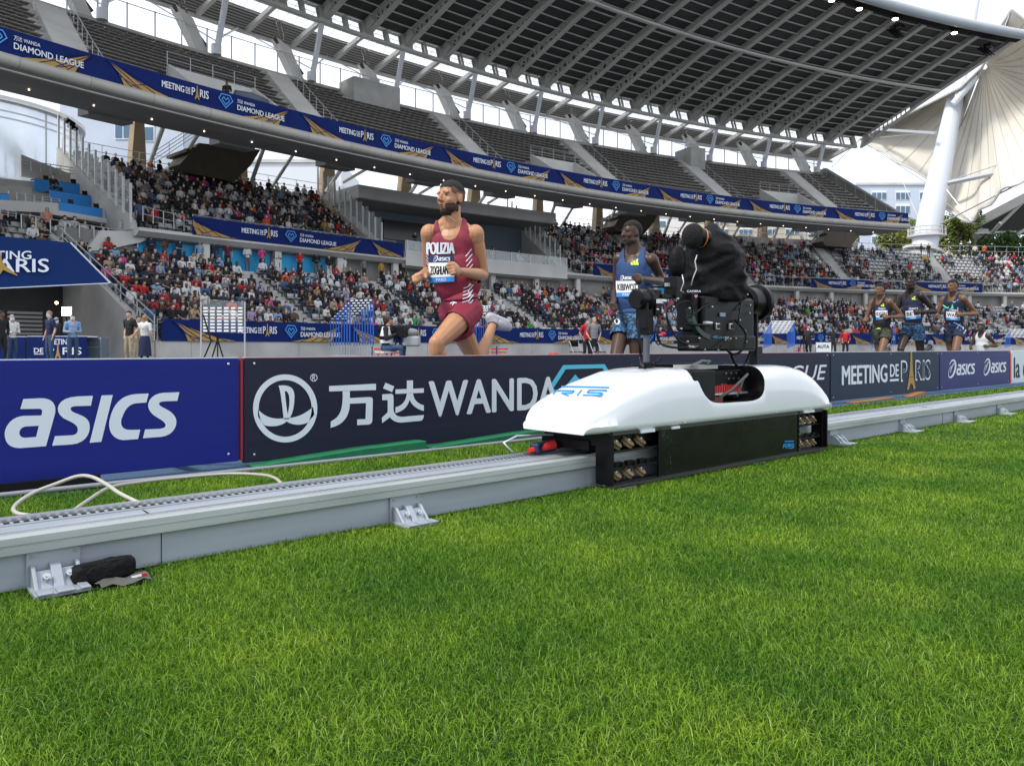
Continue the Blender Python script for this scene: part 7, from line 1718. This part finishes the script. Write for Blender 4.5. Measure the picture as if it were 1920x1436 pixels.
def reds(px0, px1, d, label):
    t = empty('training_steps', GP((px0+px1)/2, d), label, 'low hurdles', 'stacks of red low hurdles')
    for i in range(4):
        a, c = GP(px0+4*(3-i)*.5, d-.22*i), GP(px1-3*i, d-.22*i); z = .56-.12*i+.0; b = MB(); b.bar(a+Vector((0, 0, z)), c+Vector((0, 0, z)), .05, .05); wparent(b.build('bar', M['red']), t)
    for f in (.1, .55):
        b = MB(); p = GP(px0+(px1-px0)*f, d-.8); b.bar(p, p+Vector((0, 0, .66)), .03, .03, up=(0, 1, 0)); wparent(b.build('post', M['bar_navy']), t)
reds(692, 752, 24, 'stack of red low hurdles by the seated cameraman'); reds(905, 953, 27, 'stack of red low hurdles right of the trailing leg'); reds(1487, 1505, 38, 'small stack of red low hurdles right of the camera head')
for k, (px, d, w_) in enumerate(((967, 26, 'left'), (988, 26.5, 'middle'), (1038, 27, 'right'))):
    t = empty('red_block', GP(px, d), 'red plastic block lying at the low wall, %s of three' % w_, 'block', 'red blocks by the low wall'); p = GP(px, d); hh = .42 if k == 2 else .26; b = MB(); wq = .3 if k < 2 else .22
    b.add([p+Vector(v) for v in ((-wq, -.2, 0), (wq, -.2, 0), (wq, .2, 0), (-wq, .2, 0), (-wq*.6, -.12, hh), (wq*.6, -.12, hh), (wq*.6, .12, hh), (-wq*.6, .12, hh))], [(0, 1, 2, 3), (4, 5, 6, 7), (0, 1, 5, 4), (1, 2, 6, 5), (2, 3, 7, 6), (3, 0, 4, 7)]); o = b.build('block_body', M['red']); bmod(o, .02); wparent(o, t)
# message frame with rows of cards
t = empty('card_frame', GP(418, 21), 'clear panel with rows of white cards between two thin poles', 'display board')
for px in (377, 459): b = MB(); b.tube([GP(px, 21), D(px, 566, 21)], .022, n=8); wparent(b.build('pole', M['rail_metal'], smooth=True), t)
b = MB(); b.add([D(379, 560, 21), D(457, 566, 21), D(457, 625, 21), D(379, 622, 21)], [(0, 1, 2, 3)]); wparent(b.build('clear_sheet', mat('clear_film', (.7, .75, .78), .1, alpha=.16)), t)
for i in range(6):
    for j in range(8): x = 381+13*i; y = 576+6.1*j; b = MB(); b.add([D(x, y, 20.97), D(x+8.5, y, 20.97), D(x+8.5, y+3.2, 20.97), D(x, y+3.2, 20.97)], [(0, 1, 2, 3)]); wparent(b.build('card', M['white']), t)
t = empty('tripod', GP(405, 20), 'black tripod standing in front of the card panel', 'tripod')
b = MB(); top = D(408, 628, 20); b.tube([top, D(408, 640, 20)], .03, n=6)
for px, dd in ((390, 0), (408, -.6), (426, .2)): b.tube([D(408, 636, 20), GP(px, 20+dd)], .018, n=6)
wparent(b.build('legs', M['black']), t); b = MB(); b.tube([D(381, 590, 20), D(396, 640, 20), GP(372, 20.2)], .02, n=6); wparent(b.build('folded_pole', M['black']), t)
# seated TV cameraman
p = GP(724, 19); o, *_ = put_person(VAR[3], p+Vector((0, 0, .12)), math.atan2(p.y, p.x)-R_(90)+R_(75), 'cameraman in white bib over black clothes seated at trackside', 'people standing at trackside', top=dk, legs=('jeans', (.03, .06, .12)), hair=HAIRS[0], hairlong=False, mask=False, cap=True, short=False, sk='tan')
b = MB(); rg = []
for z, rx, ry in ((.60, .20, .16), (.75, .205, .165), (.9, .215, .15), (1.0, .19, .11)): rg.append([(rx*math.cos(2*math.pi*k/14), -.01+ry*math.sin(2*math.pi*k/14), z) for k in range(14)])
b.loft(rg); q = b.build('bib', M['white'], smooth='all'); q.parent = o
F = Flat(); F.text('19', .0, .13, .07, .08, bold=.05); F.text('TV', .0, .03, .07, .08, bold=.05); F.poly([(-.08, -.10), (.16, -.10), (.16, -.01), (-.08, -.01)]); uc = Vector((math.sin(TH), -math.cos(TH), 0)); fdir = Vector((math.cos(TH), math.sin(TH), 0)); pc = p+Vector((0, 0, .90))-fdir*.24-uc*.04
F.to('bib_print', M['black'], lambda u, v: pc+uc*u+Vector((0, 0, v)))['label'] = 'dark print on white bib'
bp = [x for x in bpy.data.objects if x.name.startswith('bib_print')][0]; del bp['label']; bpy.context.view_layer.update(); bp.parent = o; bp.matrix_parent_inverse = o.matrix_world.inverted()
t = empty('folding_stool', p, 'grey folding stool under the seated cameraman', 'stool'); b = MB(); b.box(p+Vector((0, 0, .50)), (.4, .4, .05)); wparent(b.build('seat', M['steel_grey']), t)
b = MB()
for q in (-.17, .17): b.tube([p+Vector((-.17, q, 0)), p+Vector((.17, q, .5))], .015, n=5); b.tube([p+Vector((.17, q, 0)), p+Vector((-.17, q, .5))], .015, n=5)
wparent(b.build('frame', M['rail_metal']), t)
t = empty('broadcast_camera', GP(748, 19), 'black broadcast camera with grey fluffy microphone on a tripod by the cameraman', 'camera'); b = MB(); c = D(748, 622, 19); b.box(c, (.30, .5, .28), rot=Matrix.Rotation(R_(20), 3, 'Z')); b.tube([c, c+Vector((-.4, .3, .05))], [.10, .12], n=12); o = b.build('camera_body', M['black']); bmod(o, .02); wparent(o, t)
b = MB(); c2 = D(768, 623, 19); b.ball(c2, (.24, .10, .10), nu=14, nv=8, rot=Matrix.Rotation(TH-R_(90), 3, 'Z')); wparent(b.build('microphone', mat('fluffy_grey', (.25, .24, .23), .95, bump=.8, bscale=60), smooth='all'), t)
b = MB(); c3 = D(772, 640, 19); b.box(c3, (.42, .25, .26), rot=Matrix.Rotation(TH-R_(90), 3, 'Z')); o = b.build('grey_cover', mat('cover_grey', (.3, .3, .31), .8)); bmod(o, .06, 3); wparent(o, t)
b = MB()
for q in ((-.35, .1), (.3, .25), (.05, -.4)): b.tube([c+Vector((0, 0, -.1)), GP(748, 19)+Vector((q[0], q[1], 0))], .02, n=5)
wparent(b.build('tripod_leg', M['black']), t)
# folding chairs, trackside crew further right
for k, (px, w_) in enumerate(((1083, 'left'), (1120, 'right'))):
    p = GP(px, 27); t = empty('folding_chair', p, 'open metal folding chair by the low wall, %s of two' % w_, 'folding chair', 'folding chairs by the low wall'); b = MB()
    for q in (-.22, .22): b.tube([p+Vector((q, -.22, 0)), p+Vector((q, .2, .85))], .014, n=5); b.tube([p+Vector((q, .25, 0)), p+Vector((q, -.22, .46))], .014, n=5)
    wparent(b.build('frame', M['rail_metal']), t); b = MB(); b.box(p+Vector((0, -.02, .45)), (.44, .4, .03)); wparent(b.build('seat', M['black']), t); b = MB(); b.box(p+Vector((0, .18, .75)), (.42, .03, .22)); wparent(b.build('backrest', M['black']), t)
zp(1100, 30, 3, 'person in bright red jacket by the folding chairs', .6, top=('red', (.42, .015, .02)), legs=drk, mask=True, hairlong=False); zp(1114, 29, 3, 'person in grey coat and dark trousers by the folding chairs', .3, top=('grey', (.17, .17, .18)), legs=drk, hair=HAIRS[3], hairlong=False, mask=False)
zp(1516, 42, 1, 'camera operator in black beside a tripod right of the camera head', -.4, top=dk, legs=drk, mask=True, hairlong=False); zp(1562, 45, 3, 'crew member in black at the white sign', .3, top=dk, legs=drk, mask=False, hairlong=False); zp(1585, 46, 3, 'crew member in red holding gear left of the three runners', .2, top=('red', (.42, .015, .02)), legs=drk, mask=False, hairlong=False)
t = empty('trackside_sign', GP(1544, 40), 'small white sign with dark lettering on the track edge', 'sign'); b = MB(); a_, c_ = GP(1530, 40), GP(1558, 40); b.bar(a_+Vector((0, 0, .62)), c_+Vector((0, 0, .62)), .04, .5); wparent(b.build('panel', M['bar_white']), t)
F = Flat(); uu = (c_-a_).normalized(); F.text('AUTA', .06, .58, .16, .62, bold=.03); F.to('lettering', M['black'], lambda u, v: a_+uu*u-fdir*.03+Vector((0, 0, v)), t); b = MB(); b.tube([a_, a_+Vector((0, 0, .6))], .02, n=5); b.tube([c_, c_+Vector((0, 0, .6))], .02, n=5); wparent(b.build('post', M['black']), t)
t = empty('camera_tripod', GP(1505, 41), 'tripod with small camera beside the camera operator', 'tripod'); b = MB(); c = D(1507, 628, 41)
for px, dd in ((1494, 0), (1518, .4), (1508, -.6)): b.tube([c, GP(px, 41+dd)], .03, n=5)
wparent(b.build('legs', M['black']), t); b = MB(); b.box(c+Vector((0, 0, .1)), (.5, .25, .25)); wparent(b.build('camera_body', M['black']), t)
# press people on the upper left terraces
def kpp(px, py, o_, var, label, **k): p = KP(px, py, o_); return put_person(var, p, rz(S(px, o_))+k.pop('rot', 0), label, 'people around the press terraces', **k)[0]
kpp(98, 368, 10.6, VAR[5], 'journalist in dark jacket hunched over the middle blue desk', top=dk, hairlong=False, mask=False)
kpp(208, 415, 8.6, STV[3], 'man in navy suit standing at the foot of the glass screens', top=nv, legs=drk, mask=True, hairlong=False)
kpp(238, 427, 7.0, STV[2], 'blonde woman with mask standing on the landing', top=dk, hair=HAIRS[2], hairlong=True, mask=True); kpp(262, 433, 6.0, STV[0], 'person in denim blue jacket walking down the landing stairs', top=TOPC[10], legs=jn, mask=False)
kpp(60, 452, 7.2, VAR[0], 'young man in black seated above the awning', top=dk, legs=drk, hair=HAIRS[1], hairlong=False, mask=False); kpp(88, 450, 7.4, STV[1], 'woman in salmon jacket over white top above the awning', top=('salmon', (.55, .22, .16)), hairlong=True, mask=False); kpp(77, 456, 7.0, VAR[2], 'person with grey scarf seated between the two above the awning', top=TOPC[6], mask=False)
# cameraman on the upper tier
o_ = 2.2; p = K(-15.6, o_, 13.4); put_person(STV[1], p, rz(-15.6)-.8, 'cameraman in black and white on the upper tier access box', 'people standing on the upper tier', top=dk, legs=drk, hairlong=False, mask=False)
t = empty('covered_camera', K(-14.6, 2.0, 13.3), 'large camera under a grey cover on the upper tier access box', 'camera'); b = MB(); c = K(-14.4, 1.8, 14.35); b.tube([c+Vector((-.9, 0, .05)), c+Vector((0, 0, .05)), c+Vector((1.0, -.1, -.05))], [.26, .32, .2], n=12); wparent(b.build('camera_body', mat('cover_blue_grey', (.10, .12, .15), .6), smooth='all'), t)
b = MB(); b.tube([K(-14.4, 1.9, 13.2), c], .06, n=8); wparent(b.build('pedestal', M['black']), t)
# ------------------------------------------------------------------ far right: mast, sail, second stand roof, block of flats, trees
M['mast'] = mat('mast_white', (.62, .66, .74), .4, nscale=.2, namt=.03)
t = empty('mast', D(1735, 600, 104), 'tall leaning white mast behind the right end of the roof', 'mast')
b = MB(); P0, P1 = D(1731, 474, 104), D(1842, -60, 108)
n = 16; b.tube([P0+(P1-P0)*i/n for i in range(n+1)], [1.62 if i < 2 else 1.62-(1.25*(i-2)/14) for i in range(n+1)], n=28); wparent(b.build('shaft', M['mast'], smooth=True), t)
b = MB(); u = (P1-P0).normalized(); b.tube([P0-u*3.2, P0-u*.2], [2.0, 2.0], n=20); b.tube([P0, P0+u*.35], 2.6, n=20); b.tube([P0-u*10, P0-u*3], 1.6, n=16); wparent(b.build('collar', M['concrete_light'], smooth=True), t)
b = MB(); c = P0+u*2.4
for h in (0, .55, 1.1): b.tube([c+Vector((2.3*math.cos(2*math.pi*k/20), 2.3*math.sin(2*math.pi*k/20), h)) for k in range(21)], .06, n=4)
for k in range(20): q = c+Vector((2.3*math.cos(2*math.pi*k/20), 2.3*math.sin(2*math.pi*k/20), 0)); b.tube([q, q+Vector((0, 0, 1.1))], .05, n=4)
b.tube([c-Vector((0, 0, .15)), c], 2.4, n=20); wparent(b.build('platform', M['steel_light']), t)
M['sail'] = mat('sail_membrane', (.66, .62, .55), .75, nscale=.06, namt=.10)
_sn = M['sail'].node_tree; _sb = _sn.nodes['Principled BSDF']
def sail(name, apex, bound, label, d_ap, bulge, seams=16, tip=None):
    # membrane: rays from the high point to a scalloped boundary, hollowed between its edges
    t = empty('sail_canopy', D(*apex, d_ap), label, 'canopy', 'tensile sails at the mast'); N = 60; Q = 16
    B_ = [Vector((x, y, d)) for x, y, d in bound]; cum = [0]
    for a, c in zip(B_, B_[1:]): cum.append(cum[-1]+math.hypot(c.x-a.x, c.y-a.y))
    def bp(f):
        s = f*cum[-1]
        for k in range(len(B_)-1):
            if s <= cum[k+1]+1e-6: g = (s-cum[k])/(cum[k+1]-cum[k]); return B_[k]*(1-g)+B_[k+1]*g
        return B_[-1]
    G = []
    for i in range(N+1):
        e = bp(i/N); col = []
        for j in range(Q+1):
            v = .03+.97*j/Q; x = apex[0]+(e.x-apex[0])*v; y = apex[1]+(e.y-apex[1])*v; d = d_ap+(e.z-d_ap)*v+bulge*math.sin(math.pi*v)*(.6+.4*math.sin(math.pi*i/N)); y += 10*math.sin(math.pi*v)
            r = 0.10*math.cos(2*math.pi*i*seams/N/1.0)*0
            col.append(D(x, y, d+r))
        G.append(col)
    b = MB(); vs = [p for col in G for p in col]; b.add(vs, [(i*(Q+1)+j, i*(Q+1)+j+1, (i+1)*(Q+1)+j+1, (i+1)*(Q+1)+j) for i in range(N) for j in range(Q)]); o = b.build('membrane', M['sail'], smooth='all', fix=False); q = o.modifiers.new('t', 'SOLIDIFY'); q.thickness = .05; wparent(o, t)
    st = max(1, N//seams)
    b = MB()
    for i in range(0, N+1, st): b.tube([p-(p-EYEP).normalized()*.08 for p in G[i]], .028, n=4)
    wparent(b.build('seam', mat('sail_seam', (.42, .39, .34), .7)), t)
    b = MB(); b.tube([c[-1] for c in G], .16, n=6); wparent(b.build('edge_cable', M['steel_light']), t)
    return t
sail('s', (1838, 130), [(1895, 20, 96), (1870, 60, 98), (1842, 124, 100), (1800, 165, 102), (1700, 215, 112), (1610, 262, 122), (1635, 276, 120), (1662, 288, 118), (1680, 304, 116), (1712, 318, 114), (1738, 335, 112), (1756, 338, 110)], 'beige tensile sail spreading left of the mast under the roof end', 100, 5, seams=15)
sail('s', (1846, 122), [(1753, 335, 108), (1770, 390, 106), (1790, 402, 104), (1806, 414, 102), (1824, 418, 100), (1838, 392, 98), (1860, 383, 96), (1880, 352, 94), (1905, 348, 92), (1990, 300, 90), (2040, 200, 90), (1990, 90, 92), (1897, 18, 94)], 'large beige tensile sail right of the mast with a hanging tip', 99, 7, seams=20)
def wire(pts, r=.06, label=None):
    b = MB(); b.tube(pts, r, n=5); o = b.build('stay_cable', M['rail_metal']); tag(o, label, 'cable', 'stay cables of the sails')
wire([D(1755, 250, 104), D(1644, 243, 118)], .22, 'grey strut from the mast to the left sail'); wire([D(1753, 248, 104), D(1650, 258, 118)], .06, 'thin stay below the strut of the left sail')
wire([D(1773, 345, 104), D(1990, 300, 95)], .35, 'thick white boom from the mast to the right sail'); wire([D(1773, 342, 104), D(1990, 270, 95)], .07, 'thin stay above the white boom'); wire([D(1770, 350, 104), D(1824, 418, 100)], .06, 'thin stay from the mast to the hanging tip'); wire([D(1750, 427, 104), D(1920, 340, 92)], .10, 'stay rising right from the foot of the mast')
wire([D(1612, 262, 116), D(1560, 313, 100)], .08, 'stay from the roof corner to the upper tier end'); wire([D(1612, 262, 116), D(1740, 345, 110)], .05, 'thin stay from the roof corner to the mast'); wire([D(1680, 310, 112), D(1735, 440, 106)], .05, 'thin stay hanging left of the mast'); wire([D(1824, 418, 100), D(1762, 372, 104)], .05, 'short stay left of the hanging tip')
# mast head struts
b = MB(); b.tube([D(1788, 195, 103), D(1842, 130, 101)], .45, n=10); b.tube([D(1790, 190, 103), D(1820, 60, 104)], .12, n=6); wparent(b.build('head_strut', M['mast'], smooth=True), bpy.data.objects['mast'])
# second stand roof at the right edge
t = empty('second_stand_roof', D(1860, 480, 95), 'low grey steel roof of the neighbouring stand at the right edge', 'roof')
def quad3(b, pts, th=.3):
    a = [D(*p) for p in pts]; c = [p+Vector((0, 0, th)) for p in a]; n = len(a); b.add(a+c, [tuple(range(n)), tuple(range(2*n-1, n-1, -1))]+[(i, (i+1) % n, n+(i+1) % n, n+i) for i in range(n)])
b = MB(); quad3(b, [(1798, 434, 114), (1990, 338, 106), (2060, 320, 100), (2060, 440, 116), (1850, 441, 124)]); wparent(b.build('deck', M['deck']), t)
b = MB(); b.bar(D(1796, 437, 114), D(1990, 336, 106), .8, 1.2); wparent(b.build('edge_beam', M['steel_light']), t)
b = MB(); b.tube([D(1800, 438, 114)-Vector((.8, 0, 0)), D(1800, 438, 114)+Vector((1.4, 0, 0))], .7, n=14); wparent(b.build('tube_end', M['tube_white'], smooth=True), t)
for x0, y0, x1, y1 in ((1826, 470, 1925, 372), (1840, 476, 1960, 410), (1800, 440, 1905, 436), (1838, 462, 1876, 418)): b = MB(); b.tube([D(x0, y0, 113), D(x1, y1, 109)], .24, n=8); wparent(b.build('prop', M['steel_light'], smooth=True), t)
b = MB(); c = D(1838, 472, 113); b.loft([[c+Vector((r*math.cos(k*math.pi/4), r*math.sin(k*math.pi/4), z)) for k in range(8)] for r, z in ((1.6, -12), (1.4, -1), (1.1, 3.2))], caps=True); wparent(b.build('pier', M['concrete_light']), t)
# block of flats and paler blocks behind the stand
def facade(name, x0, x1, yt, d, label, wins, col, ybot=520, depth=14, roof=None):
    t = empty('apartment_building', D((x0+x1)/2, ybot, d), label, 'building'); a, c = D(x0, yt, d), D(x1, yt, d); zt_ = (a.z+c.z)/2; u = Vector((c.x-a.x, c.y-a.y, 0)).normalized(); nr = Vector((-u.y, u.x, 0)); 
    if nr.dot(Vector((a.x, a.y, 0))) < 0: nr = -nr
    b = MB(); base = [Vector((a.x, a.y, 0)), Vector((c.x, c.y, 0)), Vector((c.x, c.y, 0))+nr*depth, Vector((a.x, a.y, 0))+nr*depth]; b.add(base+[p+Vector((0, 0, zt_)) for p in base], [(3, 2, 1, 0), (4, 5, 6, 7), (0, 1, 5, 4), (1, 2, 6, 5), (2, 3, 7, 6), (3, 0, 4, 7)]); wparent(b.build('wall', col), t)
    b = MB(); b.bar(Vector((a.x, a.y, zt_+.2))-nr*.1, Vector((c.x, c.y, zt_+.2))-nr*.1, .4, .5); wparent(b.build('parapet', M['concrete_light']), t)
    for (wx0, wx1, wy0, wy1) in wins:
        p, q = D(wx0, wy0, d), D(wx1, wy1, d); b = MB(); p0 = Vector((p.x, p.y, 0)); q0 = Vector((q.x, q.y, 0)); m_ = (p0+q0)/2-nr*.05; L_ = (q0-p0).length; h = abs(p.z-q.z)
        f = MB(); f.bar(p0-nr*.05+Vector((0, 0, (p.z+q.z)/2)), q0-nr*.05+Vector((0, 0, (p.z+q.z)/2)), .12, h); w_ = wparent(f.build('window', M['white']), t)
        g = MB(); k = 3 if L_ > 2.5 else 1
        for i in range(k): s0, s1 = (i+.08)/k, (i+.92)/k; g.bar(p0+(q0-p0)*s0-nr*.13+Vector((0, 0, (p.z+q.z)/2-.08*h)), p0+(q0-p0)*s1-nr*.13+Vector((0, 0, (p.z+q.z)/2-.08*h)), .05, h*.72)
        gg = g.build('pane', mat('blue_pane', (.10, .17, .25), .1, metal=.3)); gg.parent = w_
    return t
W1 = [(x0, x1, y, y+h) for x0, x1 in ((1634, 1662), (1679, 1706), (1724, 1746)) for y, h in ((358, 17), (383, 18), (412, 17), (441, 15))]
facade('f', 1604, 1762, 347, 165, 'pale blue white block of flats behind the mast', W1, mat('flats_wall', (.52, .58, .68), .8, nscale=.1, namt=.05))
facade('f', 1160, 1320, 405, 150, 'pale block seen under the deck behind the second runner', [(1175, 1250, 412, 426)], mat('pale_wall', (.70, .69, .68), .8), ybot=470)
facade('f', 1325, 1500, 398, 140, 'cream block with dark windows under the deck above the camera cover', [(x, x+26, y, y+12) for x in (1340, 1385, 1430, 1472) for y in (408, 428)], mat('cream_wall', (.50, .44, .36), .8), ybot=470)
facade('f', 1505, 1600, 402, 145, 'beige block with glazed bays under the right end of the deck', [(x, x+18, 412, 440) for x in (1515, 1543, 1571)], mat('beige_wall', (.52, .50, .47), .8), ybot=470)
facade('f', 112, 345, 182, 88, 'pale tiled office block with window bands behind the left middle tier', [(216, 262, 224, 262), (268, 290, 232, 266)], mat('tiled_wall', (.48, .53, .62), .5, nscale=.3, namt=.06), ybot=420, depth=12)
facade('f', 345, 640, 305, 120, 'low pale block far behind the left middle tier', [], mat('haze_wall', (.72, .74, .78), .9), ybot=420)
# trees
LEAF = [mat('leaf_green', (.09, .17, .025), .6), mat('leaf_yellow', (.28, .27, .05), .6), mat('leaf_dark', (.04, .085, .025), .6)]
BARK = mat('bark', (.10, .075, .055), .9, nscale=4, namt=.3)
for m_ in LEAF: 
    _b = m_.node_tree.nodes['Principled BSDF']; _b.inputs['Subsurface Weight'].default_value = 0
def tree(px, pt, pb, d, wpx, li, label, n=2600, cone=False):
    base = D(px, 651, d); base.z = 0; top = D(px, pt, d).z; bot = D(px, pb, d).z; R0 = wpx/FPX*d/2; Hc = top-bot; rnd = random.Random(int(px)); 
    t = empty('tree', base, label, 'tree', 'trees behind the right end of the stand')
    b = MB(); b.tube([base, base+Vector((.2, 0, bot*.5)), base+Vector((0, .1, bot+Hc*.35)), base+Vector((.1, 0, bot+Hc*.8))], [.38, .30, .2, .06], n=10)
    lobes = []
    for k in range(9 if not cone else 7):
        a = rnd.uniform(0, 6.28); h = rnd.uniform(.15, .85); rr = R0*(.55 if not cone else .55*(1-h)); c = Vector((math.cos(a)*rr, math.sin(a)*rr, bot+Hc*h)); lobes.append((c, R0*(rnd.uniform(.38, .6) if not cone else .35*(1.15-h)))); b.tube([base+Vector((0, 0, bot+Hc*h*.5)), base+c], [.12, .03], n=5)
    wparent(b.build('trunk', BARK, smooth=True), t)
    V = []; Fs = []; MI = []
    for k in range(n):
        c, r = lobes[rnd.randrange(len(lobes))]; v = Vector((rnd.gauss(0, 1), rnd.gauss(0, 1), rnd.gauss(0, .8))).normalized()*r*rnd.uniform(.55, 1.08); p = base+c+v; s = rnd.uniform(.16, .36)*(R0/3.5)**.4
        ax = Vector((rnd.gauss(0, 1), rnd.gauss(0, 1), rnd.gauss(0, 1))).normalized(); bx = ax.cross(Vector((rnd.gauss(0, 1), rnd.gauss(0, 1), rnd.gauss(0, 1)))).normalized(); o0 = len(V)
        V += [p-ax*s, p+bx*s*.5, p+ax*s, p-bx*s*.5]; Fs.append([o0, o0+1, o0+2, o0+3]); MI.append(li[rnd.randrange(len(li))])
    b = MB(); b.v = V; b.f = Fs; b.m = MI; b.mats = LEAF; wparent(b.build('crown', None, fix=False), t)
tree(1592, 415, 462, 112, 70, [1, 1, 0], 'yellowing tree behind the rear wall below the deck end', 2200); tree(1674, 425, 485, 112, 60, [1, 0, 1], 'yellow green tree left of the mast foot', 1800); tree(1706, 398, 484, 114, 56, [0, 0, 1], 'tall green tree just left of the mast'); tree(1760, 402, 482, 113, 44, [0, 2], 'green tree just right of the mast', 1400)
tree(1797, 400, 484, 111, 76, [0, 0, 1], 'broad light green tree between mast and grey pier', 4200); tree(1789, 370, 425, 122, 34, [2, 2, 0], 'dark conifer rising behind the broad green tree', 1600, True); tree(1874, 440, 494, 110, 72, [2, 0, 2], 'dark green tree under the neighbouring roof', 3000); tree(1925, 442, 496, 108, 66, [2, 0, 2], 'dark green tree at the right edge', 2600)
# fence and glass at the back of the far right terrace
rail(57.5, 82, 15.3, 11.6, 1.3, bars=(1., .5), sp=1.4, r=.03)
for k, (px, py, lb) in enumerate(((1727, 480, 'dark clothed person standing alone at the glass left of the mast foot'), (1741, 482, 'second dark clothed person near the mast foot'), (1818, 482, 'person in black standing by the grey pier'), (1828, 480, 'person in white jacket standing by the grey pier'), (1846, 486, 'person in orange jacket seated near the grey pier'))):
    p = K(S(px, 14.3), 14.3, 11.2); put_person(RR2.choice(STV), p, rz(S(px, 14.3))+RR2.uniform(-1, 1), lb, 'people standing at the back of the right terrace', top=[TOPC[0], TOPC[0], TOPC[0], TOPC[2], TOPC[11]][k], mask=False)
